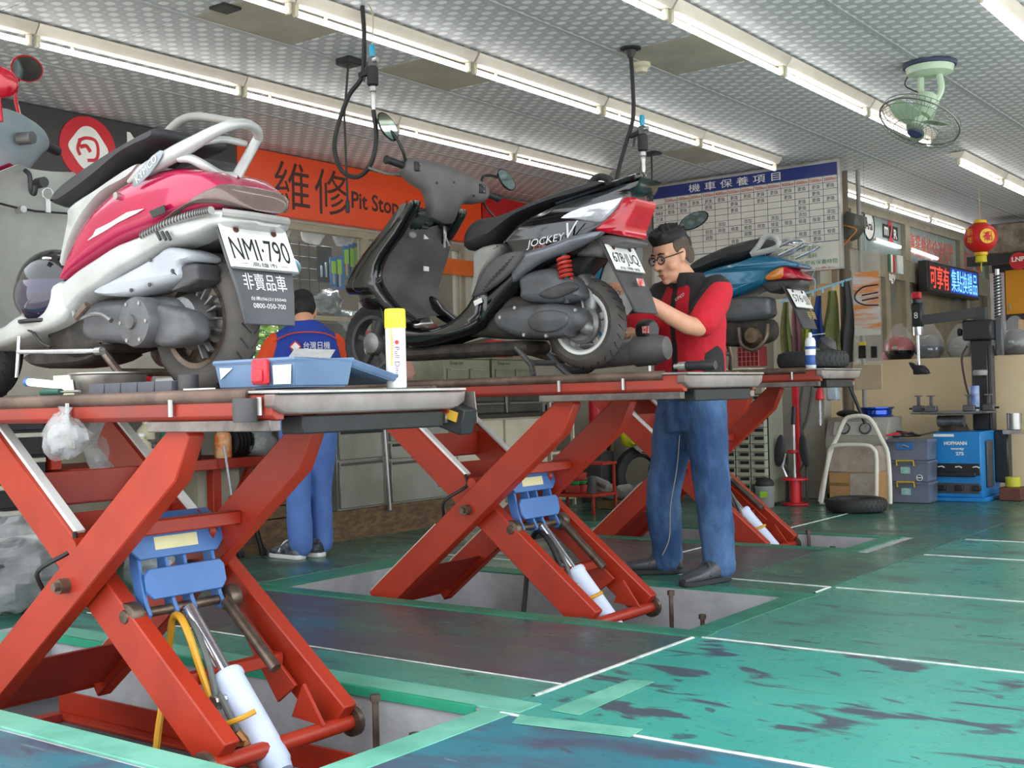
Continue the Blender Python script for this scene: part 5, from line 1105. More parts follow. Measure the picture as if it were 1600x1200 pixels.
q = MB(); rr = [(.13, 0), (.045, .112), (-.045, .112), (-.13, 0), (-.045, -.112), (.045, -.112)]
pts = smoothpts([(0, a, b) for a, b in ((.135, 0), (.10, .06), (.05, .12), (0, .138), (-.05, .12), (-.10, .06), (-.135, 0), (-.10, -.06), (-.05, -.12), (0, -.138), (.05, -.12), (.10, -.06))], 3, True)
q.prism([V3((SX+.0062, 4.29+p.y*1.02, 2.462+p.z*.98)) for p in pts], (.003, 0, 0)); part('emblem_field', q, M_white, lg, smooth=0)
q = MB(); Z0 = 2.462
for st, r_ in (([(-.055, .05), (-.075, -.01), (-.06, -.05)], .012), ([(-.07, .035), (-.02, .06), (.045, .055), (.065, .0), (.05, -.06), (-.01, -.075)], .012), ([(-.06, .0), (-.02, .012), (.0, -.005), (.012, -.02)], .014)):
    q.tube(smoothpts([V3((SX+.009, 4.29+a, Z0+b)) for a, b in st], 4), r_, 6)
for v in q.v: v.x = SX+.009+(v.x-SX-.009)*.2
part('emblem_mark', q, M_srred, lg)
EY, EZ = (0, 1, 0), (0, 0, 1)
text('N', (SX+.001, 4.67, 2.50), EY, EZ, .22, M_white, t, width=.2)
text('維', (SX+.001, 5.955, 2.445), EY, EZ, .34, M_brown, op, width=.34); text('修', (SX+.001, 6.345, 2.445), EY, EZ, .34, M_brown, op, width=.34)
text('Pit Stop', (SX+.001, 6.82, 2.40), EY, EZ, .17, M_brown, op, width=.53, bold=.02); text('(', (SX+.001, 7.17, 2.395), EY, EZ, .18, M_brown, op); text('場', (SX+.001, 7.74, 2.37), EY, EZ, .15, mat('dark red lettering', '9c2a10', .5), op)
q = MB(); q.prism([V3((SX, y, z)) for y, z in ((8.17, 1.95), (9.28, 1.95), (9.28, 2.60), (9.0, 2.645), (8.5, 2.655), (8.17, 2.64))], (-.05, 0, 0)); solo('red_board', q, mat('red panel', 'b81c20', .4, 0, '9c1518', 2, .5), 'plain red board beside the orange sign behind the black scooter', 'board', bevel=.003)
q = MB(); q.bb((SX-.05, 7.35, 1.93), (SX, 8.15, 2.06)); solo('orange_strip', q, mat('orange strip', 'd8661c', .45), 'orange strip below the orange sign', 'board')
# display window
W1 = struct('window_1', MB().bb((-6.52, WY0, WZ0), (-6.46, WY0+.05, WZ1)), M_alu, 'display window with hanging goods below the orange sign')
for a, b in (((-6.52, WY1-.05, WZ0), (-6.46, WY1, WZ1)), ((-6.52, WY0+.05, WZ0), (-6.46, WY1-.05, WZ0+.05)), ((-6.52, WY0+.05, WZ1-.05), (-6.46, WY1-.05, WZ1)), ((-6.52, 6.75, WZ0+.05), (-6.46, 6.82, WZ1-.05)), ((-6.52, WY0+.05, 1.5), (-6.46, 6.75, 1.53))):
    struct('window_frame', MB().bb(a, b), M_alu, parent=W1)
M_glass = mat('window glass', '9aa8a4', .05, 0, alpha=.12)
for a, b in (((-6.495, WY0+.05, WZ0+.05), (-6.488, 6.75, 1.5)), ((-6.495, WY0+.05, 1.53), (-6.488, 6.75, WZ1-.05)), ((-6.495, 6.82, WZ0+.05), (-6.488, WY1-.05, WZ1-.05))):
    struct('pane', MB().bb(a, b), M_glass, parent=W1)
struct('backing_panel', MB().bb((-7.0, WY0, 1.52), (-6.97, 9.4, 2.3)), mat('brown tiled backing', '7c6c60', .6, 0, '5c4e44', 6, .7), parent=W1)
struct('backing_panel', MB().bb((-7.0, 6.55, .95), (-6.97, 9.4, 1.5199)), mat('grey backing', '57554e', .7, 0, '403e38', 5, .7), parent=W1)
grid = thing('wire_grid', (-6.9, 6.1, 1.55), 'wire display grid behind the window glass', 'rack')
for k in range(13): part('grid_wire', MB().cyl((-6.9, 5.5+k*.1, 1.56), (-6.9, 5.5+k*.1, 2.15), .003, 5), M_dark, grid)
for k in range(7): part('grid_wire', MB().cyl((-6.9, 5.48, 1.58+k*.09), (-6.9, 6.72, 1.58+k*.09), .003, 5), M_dark, grid)
M_film = mat('clear plastic film', 'd4d6d8', .15, 0, 'a8abae', 14, .8, 1., 26, alpha=.36)
from mathutils import noise as NZ
def bag(name, c, r_, label, cat='plastic bag', m=None, seed=0, knot=True, amp=.22, group=None, fill=None, hang=False):
    c = V3(c); q = MB(); big = max(r_) > .3; q.ell(c, r_, 48 if big else 24, 30 if big else 15)
    for v in q.v:
        d = v-c; k = (abs(NZ.noise(d*26+V3((seed, 2, 5))))*-.22+abs(NZ.noise(d*11+V3((9, seed, 5))))*-.35+.12 if big else 0)+ NZ.noise(d*(1.6/max(r_))+V3((seed*3.1, 0, seed)))*amp*1.6+NZ.noise(d*(4.2/max(r_))+V3((seed, 7, 0)))*amp*.7; v += d*k
        if knot and d.z > 0: f = 1-.55*(d.z/r_[2])**2; v.x = c.x+(v.x-c.x)*f; v.y = c.y+(v.y-c.y)*f
    if knot: q.lathe([(r_[0]*.16, -.02), (r_[0]*.10, .0), (r_[0]*.28, .025)], c+V3((0, 0, r_[2]*.95)), (0, .1, 1), 8)
    o = solo(name, q, m or M_film, label, cat, group, smooth=55 if big else 50)
    if fill:
        q = MB(); q.ell(c-V3((0, 0, r_[2]*.15)), [v*.80 for v in r_], 26, 16)
        for v in q.v: d = v-c; v += d*(NZ.noise(d*(3/max(r_))+V3((seed+4, 1, 2)))*.35-abs(NZ.noise(d*(9/max(r_))))*.3)
        part('contents', q, fill, o)
    return o
M_wht = mat('white film', 'ecebe8', .3, 0, 'cfcdc8', 9, .6, .6, 20, alpha=.8)
for k, (x, y, s_, m, lb) in enumerate(((440, 348, .12, M_film, 'crumpled clear bag hanging left of the white one in the window'), (487, 350, .15, M_wht, 'white plastic bag hanging in the display window'), (538, 362, .13, M_film, 'grey plastic bag hanging above the blue wiper packets'), (578, 368, .11, M_film, 'clear bag hanging beside the scooter apron in the window'))):
    p = at(x, y, X=-6.62); bag('plastic_bag', p, (s_*.4, s_*.8, s_*1.1), lb, seed=k+1, m=m, group='bags in the display window')
for k, (x, y, s_, lb) in enumerate(((512, 470, .16, 'bundle of film wrapped goods on the dark shelf in the window'), (548, 500, .14, 'dark film wrapped bundle right of the blue worker'))):
    p = at(x, y, X=-6.78); bag('plastic_bag', p, (s_*.5, s_, s_*.6), lb, seed=k+51, m=mat('smoky film', '7c8084', .12, 0, '4a4c50', 12, .8, 1., 26), knot=False, group='bags in the display window', amp=.3)
M_cardb = mat('blue card', '2f6fb4', .5); M_lime = mat('lime label', '9ed424', .5); M_ykp = mat('amber blade', 'c89a2c', .5)
words = ['first', 'second', 'third', 'fourth', 'fifth', 'sixth']
for k, (x, y0_, y1_) in enumerate(((522, 402, 448), (531, 400, 452), (542, 384, 436), (551, 382, 446), (558, 380, 440), (567, 380, 430))):
    a = at(x, y0_, X=-6.58); b = at(x, y1_, X=-6.58); t = thing('wiper_packet', (a.x, a.y, b.z), f'narrow blue and lime packet, {words[k]} from the left in the window', 'packet', 'packets in the display window')
    w_ = .042; slab('card', (a.x-.01, a.y-w_, b.z), (a.x, a.y+w_, a.z), M_cardb, t); zm = b.z+(a.z-b.z)*.45
    slab('lime_label', (a.x+.0005, a.y-w_*.8, zm), (a.x+.006, a.y+w_*.3, a.z-.03), M_lime, t, .001); slab('blade', (a.x+.0005, a.y-w_*.6, b.z+.02), (a.x+.008, a.y-w_*.05, zm), M_ykp if k in (2, 4) else M_steel, t, .001)
p = at(508, 412, X=-6.88); t = thing('tool_set', (p.x, p.y, p.z-.15), 'black tool set hanging on the wire grid', 'tool set')
slab('card', (p.x-.01, p.y-.08, p.z-.15), (p.x, p.y+.08, p.z+.14), M_dark, t)
for k in range(3): part('chrome_piece', MB().cyl((p.x+.006, p.y-.05+k*.05, p.z-.11), (p.x+.006, p.y-.05+k*.05, p.z-.02+.03*k), .009, 8), M_chrome, t)
p = at(455, 417, X=-6.85); q = MB(); q.ell(p, (.03, .10, .07), 14, 8); solo('blue_pouch', q, mat('pale blue pouch', '7fb0c8', .5), 'small pale blue pouch on the wire grid', 'pouch')
# shrub added outside the window to give the foliage reflected in the glass
def shrub(name, c, r_, n, label, seed=1):
    rn = random.Random(seed); t = thing(name, (c[0], c[1], -.2), label, 'shrub'); q = MB(); c = V3(c)
    for i in range(n):
        d = V3((rn.gauss(0, 1), rn.gauss(0, 1), rn.gauss(0, 1))).normalized()*rn.uniform(.5, 1); p = c+V3((d.x*r_[0], d.y*r_[1], d.z*r_[2])); a = V3((rn.uniform(-1, 1), rn.uniform(-1, 1), rn.uniform(-.6, .6))).normalized(); b_ = a.cross(V3((rn.uniform(-1, 1), rn.uniform(-1, 1), 1))).normalized()
        l = rn.uniform(.05, .10); q.add([p-a*l, p+b_*l*.4, p+a*l, p-b_*l*.4], [(0, 1, 2, 3)])
    o = part('foliage', q, mat('leaf green', '7fae3c', .6, 0, 'b5d06a', 3, .8), t, smooth=0); o['kind'] = 'stuff'
    for k in range(3): part('stem', MB().tube([V3((c.x, c.y+(k-1)*.2, -.24)), V3((c.x+.05*k, c.y+(k-1)*.3, c.z))], .02, 6), M_brown, t)
shrub('reflection_shrub', (-8.3, 7.1, 1.2), (.5, 1.3, 1.0), 4200, 'sunlit green shrub standing in for foliage reflected in the window behind the blue worker', 2)
# worktop and cabinets
M_ss = mat('stainless cabinet', 'a7a79f', .38, .55, '86867c', 3, .7, .03, 30); M_ssd = mat('dark steel chest', '5d5f56', .4, .5, '45463f', 5, .7)
M_creamc = mat('cream cabinet', 'd9d0ba', .55, 0, 'bfb59d', 2.5, .7); M_wood = mat('worn brown wood', '5c4836', .7, 0, '8a6a44', 5, .8, .2, 30, stretch=(1, 3, 8))
FX = -5.43
q = MB(); q.bb((-6.44, 3.6, .93), (FX+.02, 7.75, .965)); solo('worktop', q, mat('grey worktop', '8d8a80', .5, 0, '6d6a62', 4, .7), 'long grey worktop along the left wall', 'worktop', bevel=.004)
struct('baseboard_left', MB().bb((-6.44, 4.45, -.005), (FX-.01, 6.56, .19)), M_wood, 'worn wooden plinth under the cabinets')
t = thing('steel_cabinet', (-5.9, 5.93, .19), 'brushed steel cabinet with doors and drawers behind the lifts', 'cabinet')
slab('body', (-6.43, 5.40, .191), (FX-.012, 6.50, .929), M_ss, t)
for y0_, y1_, zs in ((5.41, 5.81, ((.205, .50), (.515, .70), (.715, .92))), (5.89, 6.49, ((.205, .48), (.495, .60), (.615, .72), (.735, .92)))):
    for i, (z0_, z1_) in enumerate(zs):
        d = slab('door' if i == 0 else 'drawer', (FX-.0119, y0_, z0_), (FX+.008, y1_, z1_), M_ss, t, .004); slab('pull_edge', (FX+.0081, y0_+.01, z1_-.022), (FX+.016, y1_-.01, z1_-.006), M_dark if i else M_ssd, d, .002)
part('upright_bar', MB().cyl((FX+.02, 5.85, .16), (FX+.02, 5.80, .90), .014, 10), M_steel, t)
t = thing('cream_cabinet', (-5.9, 7.1, 0), 'pair of cream cabinet doors below the steel drawers', 'cabinet')
slab('body', (-6.43, 6.57, .02), (FX-.012, 7.70, .735), M_creamc, t)
for y0_, y1_ in ((6.59, 7.125), (7.155, 7.69)): slab('door', (FX-.0119, y0_, .10), (FX+.008, y1_, .72), M_creamc, t, .004)
slab('dark_top', (-6.43, 6.53, .7351), (FX+.03, 7.74, .765), mat('dark trim', '3a342e', .5), t)
t = thing('drawer_chest', (-5.9, 7.2, .766), 'low dark steel drawer chest on the cream cabinet', 'tool chest')
slab('body', (-6.3, 6.72, .767), (FX-.02, 7.68, .928), M_ssd, t)
for y0_, y1_ in ((6.74, 7.16), (7.22, 7.66)):
    for z0_, z1_ in ((.775, .85), (.858, .925)): d = slab('drawer', (FX-.0199, y0_, z0_), (FX-.005, y1_, z1_), M_ssd, t, .003); slab('pull_edge', (FX-.0049, y0_+.01, z1_-.014), (FX+.004, y1_-.01, z1_-.004), M_steel, d, .001)
slab('divider', (FX-.0199, 7.175, .77), (FX+.002, 7.205, .926), M_steel, t)
for k, (y0_, y1_) in enumerate(((6.50, 7.03), (7.06, 7.58))):
    t = thing('tool_chest', (-5.7, (y0_+y1_)/2, .966), ('left' if k == 0 else 'right')+'-hand grey green tool chest on the worktop under the black scooter', 'tool chest', 'tool chests on the worktop')
    M_chest = mat('grey green chest', '8d8f78', .4, .3, '74765f', 4, .6)
    slab('body', (-5.95, y0_, .966), (FX-.03, y1_, 1.17), M_chest, t, .006); slab('lid', (-5.95, y0_, 1.171), (FX-.025, y1_, 1.185), M_chest, t)
    for i in range(2): d = slab('drawer', (FX-.0299, y0_+.03+i*(y1_-y0_)*.48, 1.0), (FX-.018, y0_+.03+(i+.9)*(y1_-y0_)*.48, 1.10), M_chest, t, .003); slab('pull_edge', (FX-.0179, y0_+.05+i*(y1_-y0_)*.48, 1.088), (FX-.010, y0_+.01+(i+.9)*(y1_-y0_)*.48, 1.097), M_steel, d, .001)
    text('Snap-on', (FX-.0285, y0_+.14, 1.14), EY, EZ, .035, M_ink, t, width=.15)
q = MB(); q.bb((-5.9, 7.1, 1.187), (-5.6, 7.42, 1.33)); solo('red_case', q, M_srred, 'plain red case lying on the right-hand tool chest', 'case', bevel=.01)
q = MB(); q.bb((-5.85, 7.44, 1.187), (-5.55, 7.56, 1.30)); solo('card_box', q, mat('brown card', '9c7a5a', .8), 'small brown carton next to the red case', 'box', bevel=.004)
bag('plastic_bag', (-5.6, 6.2, 1.085), (.10, .10, .115), 'pinkish plastic bag standing behind the spray can', m=mat('pink film', 'd8a092', .3, 0, 'c08878', 9, .6, .6, 20, alpha=.85), seed=9)
# clutter on the bench right of the blue worker
t = thing('red_vice', at(586, 560, X=-5.6), 'red bench vice behind the spray can', 'vice'); p = V3(t.location)
t.location.z = .966; ORG[t.name] = V3(t.location)
slab('base', (p.x-.08, p.y-.07, .966), (p.x+.08, p.y+.07, 1.02), M_dark, t, .01); slab('jaw', (p.x-.05, p.y-.05, 1.02), (p.x+.06, p.y+.05, 1.22), M_dgrey, t, .02); slab('slide', (p.x-.05, p.y-.06, 1.221), (p.x+.05, p.y+.08, 1.36), M_srred, t, .02)
part('screw', MB().cyl((p.x+.05, p.y, 1.30), (p.x+.2, p.y, 1.30), .018, 10), M_steel, t); part('handle', MB().cyl((p.x+.19, p.y-.1, 1.24), (p.x+.19, p.y+.1, 1.36), .008, 8), M_steel, t)
q = MB(); p = at(575, 525, X=-6.42); q.bb((-6.448, p.y-.35, 1.0), (-6.43, p.y+.5, 1.11)); solo('wall_notice', q, mat('pale paper', 'cfd3c8', .7, 0, '8fa0a0', 20, .8), 'row of pale paper notices under the display window', 'paper')
q = MB(); q.bb((-6.2, 4.6, .966), (-5.75, 5.3, 1.06)); solo('printer', q, M_white, 'flat white machine on the worktop in front of the blue worker', 'machine', bevel=.01)
# ------------------------------------------------------------------ left bench end
t = thing('tool_trolley', (-5.6, 3.1, 0), 'black drawer trolley with pale handle strips at the left edge', 'tool trolley')
slab('body', (-6.0, 2.7, .12), (FX-.02, 3.385, .93), M_dark, t)
for k in range(6): z0_ = .16+k*.125; d = slab('drawer', (FX-.0199, 2.72, z0_), (FX-.004, 3.375, z0_+.115), M_dark, t, .003); slab('handle_strip', (FX-.0039, 2.73, z0_+.088), (FX+.012, 3.37, z0_+.112), mat('pale strip', 'c9c5b8', .4, .3), d, .003)
for y in (2.8, 3.3): part('castor', MB().cyl((-5.6, y, .06), (-5.6, y+.03, .06), .055, 14), M_black, t)
t = thing('red_bench', (-5.8, 4.1, 0), 'red steel bench frame with low shelf of bottles', 'bench')
slab('shelf', (-6.1, 3.50, .545), (-5.42, 4.85, .575), M_dred, t); slab('front_edge', (-5.419, 3.50, .52), (-5.40, 4.85, .578), M_red, t)
for y in (3.41, 4.42): slab('post', (-5.50, y, .0), (-5.44, y+.06, .544), M_red, t)
slab('post', (-5.50, 3.41, .58), (-5.44, 3.47, .925), M_red, t); part('brace', MB().beam((-5.47, 4.5, .15), (-5.47, 4.72, .53), .03, .03, (1, 0, 0)), M_red, t)
slab('back_panel', (-6.4, 3.50, .02), (-6.38, 4.40, .92), M_creamc, t)
def bottle(name, p, h, r_, m, label, cap=None, prof=None, lab=None, flat=1.):
    t = thing(name, p, label, 'bottle'); p = V3(p); q = MB(); q.lathe(prof or [(r_*.9, 0), (r_, .01), (r_, h*.62), (r_*.9, h*.7), (r_*.35, h*.82), (r_*.33, h*.92)], p, EZ, 18)
    for v in q.v: v.y = p.y+(v.y-p.y)*flat
    part('body', q, m, t); q = MB(); q.lathe([(r_*.4, h*.9), (r_*.4, h), (r_*.3, h*1.01)], p, EZ, 14); part('cap', q, cap or M_white, t)
    if lab: q = MB(); q.bb((p.x+r_*.9, p.y-r_*flat*.7, p.z+h*.12), (p.x+r_*1.02, p.y+r_*flat*.7, p.z+h*.5)); part('label', q, lab, t, .001)
    return t
M_lblk = mat('dark label', '2c2a2c', .5, 0, 'b8a8a0', 40, .6); M_lred = mat('red white label', 'd8c8c0', .5, 0, 'b03030', 30, .8); M_lgn = mat('patterned label', 'cfe0d8', .5, 0, '2a5a4a', 30, .9)
bottle('white_jar', (-5.50, 3.99, .576), .165, .052, mat('cream bottle', 'd8cfae', .45), 'squat cream bottle with white cap on the red shelf', lab=M_lred)
bottle('spray_bottle', (-5.56, 4.06, .576), .26, .05, mat('cream bottle', 'd8cfae', .45), 'tall cream spray bottle on the red shelf', lab=M_lblk)
bottle('green_jug', (-5.52, 4.22, .576), .24, .062, mat('teal jug', '1f7a68', .4), 'teal green oil jug with pale label on the red shelf', lab=M_lgn, flat=1.4, cap=mat('teal jug', '1f7a68', .4))
bottle('dark_bottle', (-5.50, 4.345, .576), .16, .035, mat('dark bottle', '2e1a18', .3), 'small dark bottle beside the teal jug', cap=M_dark)
bottle('orange_bottle', (-5.50, 4.545, .576), .20, .05, mat('orange bottle', 'd87a2c', .4, 0, 'e8d8b0', 12, .7), 'orange bottle with yellow cap on the red shelf', cap=mat('yellow cap', 'e0c84a', .4))
t = thing('rubber_bellows', (-5.52, 4.66, .576), 'stack of black ribbed rubber rings on the red shelf', 'rings')
for k in range(5): part('ring', MB().lathe([(.05, 0), (.085, .004), (.085, .014), (.05, .018)], (-5.52, 4.60+k*.028, .665), EY, 18), M_black, t)
bag('plastic_bag', (-5.47, 4.80, .655), (.07, .10, .08), 'clear plastic bag beside the black rings', seed=12, knot=False)
q = MB(); q.ell((-5.5, 3.95, .895), (.1, .14, .025), 16, 8); solo('blue_cloth', q, mat('blue cloth', '1f4f80', .9), 'dark blue cloth under the bench edge', 'cloth')
for k, (p0, p1) in enumerate((((350, 697), (376, 870)), ((393, 800), (411, 866)))):
    a, b = at(*p0, X=-5.36), at(*p1, X=-5.33); b.z = max(b.z, .012); t = thing('gas_strut', (b.x, b.y, 0), ('longer' if k == 0 else 'shorter')+' black gas strut leaning against the bench', 'strut')
    m_ = a.lerp(b, .45); part('rod', MB().cyl(a, m_, .008, 8), M_chrome, t); part('tube', MB().cyl(m_, b, .015, 10), M_dark, t); part('eye', MB().lathe([(.012, -.012), (.024, -.01), (.024, .01), (.012, .012)], b+V3((0, 0, .014)), EY, 12), M_dark, t)
t = thing('wooden_crate', (-5.55, 4.94, .191), 'small wooden crate at the foot of the bench', 'crate')
for y0_, z0_ in ((4.80, .195), (4.80, .27), (4.80, .345)): slab('board', (-5.47, y0_, z0_), (-5.452, 5.08, z0_+.07), M_wood, t)
for y in (4.795, 5.082): slab('side', (-5.75, y-.012, .192), (-5.47, y+.002, .42), M_wood, t)
slab('back_board', (-5.752, 4.8, .195), (-5.74, 5.075, .415), M_wood, t)
q = MB(); q.bb((-6.3, 4.46, .192), (-5.6, 4.77, .52)); solo('cream_bin', q, M_creamc, 'cream plastic bin under the red bench', 'bin', bevel=.03)
bag('plastic_bag', (-4.98, 2.98, .185), (.36, .34, .20), 'large clear bag of dark parts on the floor at left', seed=21, knot=False, amp=.3, fill=mat('dark parts', '26262a', .35, .2, '55555a', 9, .8, 1., 20), m=mat('thin clear film', 'e6e8e8', .05, 0, 'c8cccc', 8, .7, .4, 30, alpha=.26))
bag('plastic_bag', (-4.90, 3.62, .12), (.16, .14, .12), 'smaller clear bag lying beside the large bag', seed=23, knot=False, amp=.3)
q = MB(); q.ell((-5.35, 2.92, .42), (.14, .16, .05), 16, 8); q.bb((-5.6, 2.75, .36), (-5.3, 3.08, .40)); 
# ------------------------------------------------------------------ middle of the back
M_board = mat('grey board', '8f8d86', .75, 0, '6f6d66', 5, .7)
t = thing('red_canister', (-5.43, 8.42, .40), 'tall red canister with white band standing behind the lift arms', 'canister')
p = at(933, 705, Y=8.4)
zz = p.z; t.location = (p.x, 8.4, zz); ORG[t.name] = V3((p.x, 8.4, zz))
part('body', MB().lathe([(.055, .06), (.062, .075), (.062, .50), (.055, .52)], (p.x, 8.4, zz), EZ, 22), M_srred, t)
for z_ in (0, .52): part('end_ring', MB().lathe([(.052, z_), (.058, z_+.004), (.058, z_+.06), (.05, z_+.062)], (p.x, 8.4, zz), EZ, 22), M_steel, t)
part('white_band', MB().lathe([(.0622, .42), (.0632, .421), (.0632, .435), (.0622, .436)], (p.x, 8.4, zz), EZ, 22, cap=False), M_white, t)
slab('stand', (p.x-.1, 8.3, 0), (p.x+.1, 8.5, zz-.001), M_dgrey, t)
t = thing('steel_shelf', (-5.5, 8.0, 0), 'narrow cream shelf unit with cans next to the cream cabinet', 'shelf')
for z_ in (.05, .42, .62, .9): slab('board', (-6.2, 7.80, z_), (-5.45, 8.10, z_+.02), M_cstrip, t)
for y in (7.78, 8.10): slab('upright', (-5.48, y, 0), (-5.45, y+.02, .95), M_cstrip, t)
for k, y in enumerate((7.87, 7.95, 8.04)):
    q = MB(); q.lathe([(.033, 0), (.035, .004), (.035, .17), (.033, .175), (.02, .19)], (-5.52, y, .641), EZ, 16); solo('spray_can', q, [mat('blue can', '3a5a9c', .35, .3), mat('pale can', 'b8c4d8', .35, .3), mat('blue can', '3a5a9c', .35, .3)][k], ['left blue', 'pale middle', 'right blue'][k]+' can on the narrow shelf', 'can', 'cans on the narrow shelf')
for k, (x, y, w_, m, lb) in enumerate(((955, 8.55, .05, mat('bamboo', 'b09868', .6), 'pale wooden pole leaning by the red canister'), (970, 8.65, .12, M_board, 'weathered grey board leaning beside the wooden pole'), (947, 8.5, .025, M_brown, 'dark brown rod leaning left of the wooden pole'))):
    p0, p1 = at(x, 780, Y=y), at(x-3+(12 if k == 2 else 0), 600, Y=y+.2); p0.z = .0+w_*.2; q = MB(); q.beam(p0, p1, w_, .02, (1, 0, 0)); solo(['wooden_pole', 'board', 'rod'][k], q, m, lb, ['pole', 'board', 'rod'][k], bevel=.003)
p = at(985, 668, Y=8.35); bag('plastic_bag', p, (.10, .09, .15), 'yellow plastic bag hanging in front of the tyre', seed=31, m=mat('yellow film', 'd8cc28', .35, 0, '9aa830', 6, .8, .5, 18))
p = at(1003, 682, Y=8.5); bag('plastic_bag', p, (.12, .09, .13), 'white plastic bag behind the yellow bag', seed=33, m=M_wht)
def tyre(name, c, R_, w_, axis, m, label, rim=None, group=None):
    t = thing(name, V3(c)-V3((0, 0, R_ if abs(axis[2]) < .5 else w_/2)), label, 'tyre', group); rr = R_*.63; h = w_/2
    q = MB(); q.lathe([(rr, -h*.55), (rr+.004, -h*.8), (R_*.8, -h), (R_*.94, -h*.8), (R_, -h*.3), (R_, h*.3), (R_*.94, h*.8), (R_*.8, h), (rr+.004, h*.8), (rr, h*.55), (rr, -h*.55)], c, axis, 40, cap=False); part('carcass', q, m, t)
    ax = V3(axis).normalized(); u = ax.cross(V3((1, 0, 0)) if abs(ax.x) < .9 else EY).normalized(); v = ax.cross(u); q = MB()
    for k in range(36):
        a = 2*PI*k/36
        for sg in (-1, 1): q.beam(V3(c)+(u*math.cos(a)+v*math.sin(a))*(R_+.0005)+ax*(sg*h*.05), V3(c)+(u*math.cos(a+.12)+v*math.sin(a+.12))*(R_*.955)+ax*(sg*h*.72), .004, .004)
    part('tread', q, M_black, t, smooth=0)['kind'] = 'stuff'
    return t
tyre('tyre', at(1000, 742, Y=8.6), .24, .10, (.85, -.5, 0), M_tire2, 'dark tyre standing behind the plastic bags')
t = thing('red_rack', (-5.05, 7.55, 0), 'low red rack holding plastic trays beside the grey fender', 'rack')
p = at(905, 772, Y=7.55); slab('lower_shelf', (p.x-.25, 7.4, .13), (p.x+.22, 7.75, .15), M_red, t); slab('upper_shelf', (p.x-.12, 7.55, .36), (p.x+.22, 7.75, .38), M_red, t)
for x_ in (p.x-.24, p.x+.20): slab('leg', (x_, 7.41, 0), (x_+.02, 7.43, .1299), M_red, t); slab('leg', (x_, 7.72, .0), (x_+.02, 7.74, .129), M_red, t)
slab('post', (p.x+.19, 7.72, .151), (p.x+.21, 7.74, .359), M_red, t); slab('post', (p.x-.11, 7.72, .151), (p.x-.09, 7.74, .359), M_red, t)
for k, (dx_, m, z_) in enumerate(((-.17, mat('pink tray', 'b8524e', .5), .151), (-.01, mat('red tray', 'b03a3a', .5), .151), (-.01, mat('green tray', '2f9c4c', .5), .215), (-.01, mat('red tray', 'b03a3a', .5), .245))):
    q = MB(); h_ = (.09, .063, .029, .06)[k]; q.loft([[V3((p.x+dx_+a*s_, 7.52+b*s_, z_+z2)) for a, b in ((-.07, -.06), (.07, -.06), (.07, .06), (-.07, .06))] for s_, z2 in ((.88, 0), (1, h_))]); solo('plastic_tray', q, m, ['pink plastic tray at the left end of the red rack', 'lowest red tray of the stack on the red rack', 'green tray in the middle of the stack on the red rack', 'topmost red tray of the stack on the red rack'][k], 'tray', bevel=.006)
q = MB(); q.lathe([(.032, 0), (.034, .005), (.034, .12), (.025, .13)], (p.x+.15, 7.5, .151), EZ, 16); solo('grey_can', q, M_dgrey, 'dark grey can on the red rack', 'can')
p = at(963, 788, Y=7.93); t = thing('parts_box', (p.x, 7.93, 0), 'shallow brown box on the floor under the grey fender', 'box')
q = MB(); q.loft([[V3((p.x+a*s_, 7.93+b*s_, z_)) for a, b in ((-.13, -.09), (.13, -.09), (.13, .09), (-.13, .09))] for s_, z_ in ((.95, .002), (1, .07))]); part('tray', q, mat('brown box', '8c6a4a', .7, 0, '6a4c34', 6, .7), t, .004); slab('bolts', (p.x-.1, 7.87, .0701), (p.x+.1, 7.99, .08), M_rust, t, .003)
p = at(965, 763, Y=7.93); q = MB(); pillow(q, [(p.x+a, p.z+b) for a, b in ((-.22, .02), (-.15, -.05), (0, -.08), (.12, -.05), (.24, .05), (.12, -.015), (.05, .03), (-.02, -.02), (-.12, .03))], 7.84, 8.04, .02); solo('scooter_fender', q, mat('scuffed grey plastic', '9a9894', .5, 0, '7a7874', 6, .7), 'scuffed grey scooter fender lying on the brown box', 'fender')
p = at(905, 752, Y=7.9); q = MB(); q.tube(smoothpts([at(872, 768, Y=7.85), at(895, 755, Y=7.85), at(925, 749, Y=7.85), at(950, 758, Y=7.85)], 4), [.02]*4+[.018]*4+[.03]*5, 8); solo('trim_arc', q, M_lgrey, 'curved grey trim piece lying over the plastic trays', 'trim')
# ================================================================== things on the lift decks
EX = (1, 0, 0)
# tool box on the near deck
Zd = .918
p = at(445, 606, Z=Zd)
bx0, bx1, by0, by1 = None, None, 2.06, 2.27
M_tbx = mat('steel blue plastic', '657f9f', .45, 0, '526c8c', 5, .7); M_lblw = mat('worn white label', 'f0eeea', .6, 0, 'b8b4ac', 14, .6)
xa, xb = at(340, 600, Y=2.06).x, at(462, 600, Y=2.06).x
t = thing('tool_box', ((xa+xb)/2, 2.2, Zd), 'open steel blue plastic tool box with red latch on the near lift', 'tool box')
yb = at(548, 600, X=xb).y
def trayq(x0, x1, y0, y1, z0, z1, th, fl=.92):
    q = MB(); cx, cy = (x0+x1)/2, (y0+y1)/2
    def rg(s_, z, d=0): return [V3((cx+(x-cx)*s_+math.copysign(d, x-cx), cy+(y-cy)*s_+math.copysign(d, y-cy), z)) for x, y in ((x0, y0), (x1, y0), (x1, y1), (x0, y1))]
    q.loft([rg(fl, z0+th), rg(fl, z0), rg(1, z1), rg(1, z1, -th), rg(fl, z0+th, -th)], cap=False)
    n = len(q.v); q.f.append((n-4, n-3, n-2, n-1)); return q
part('body', trayq(xa, xb, 2.06, yb, Zd, Zd+.074, .006), M_tbx, t, .003)
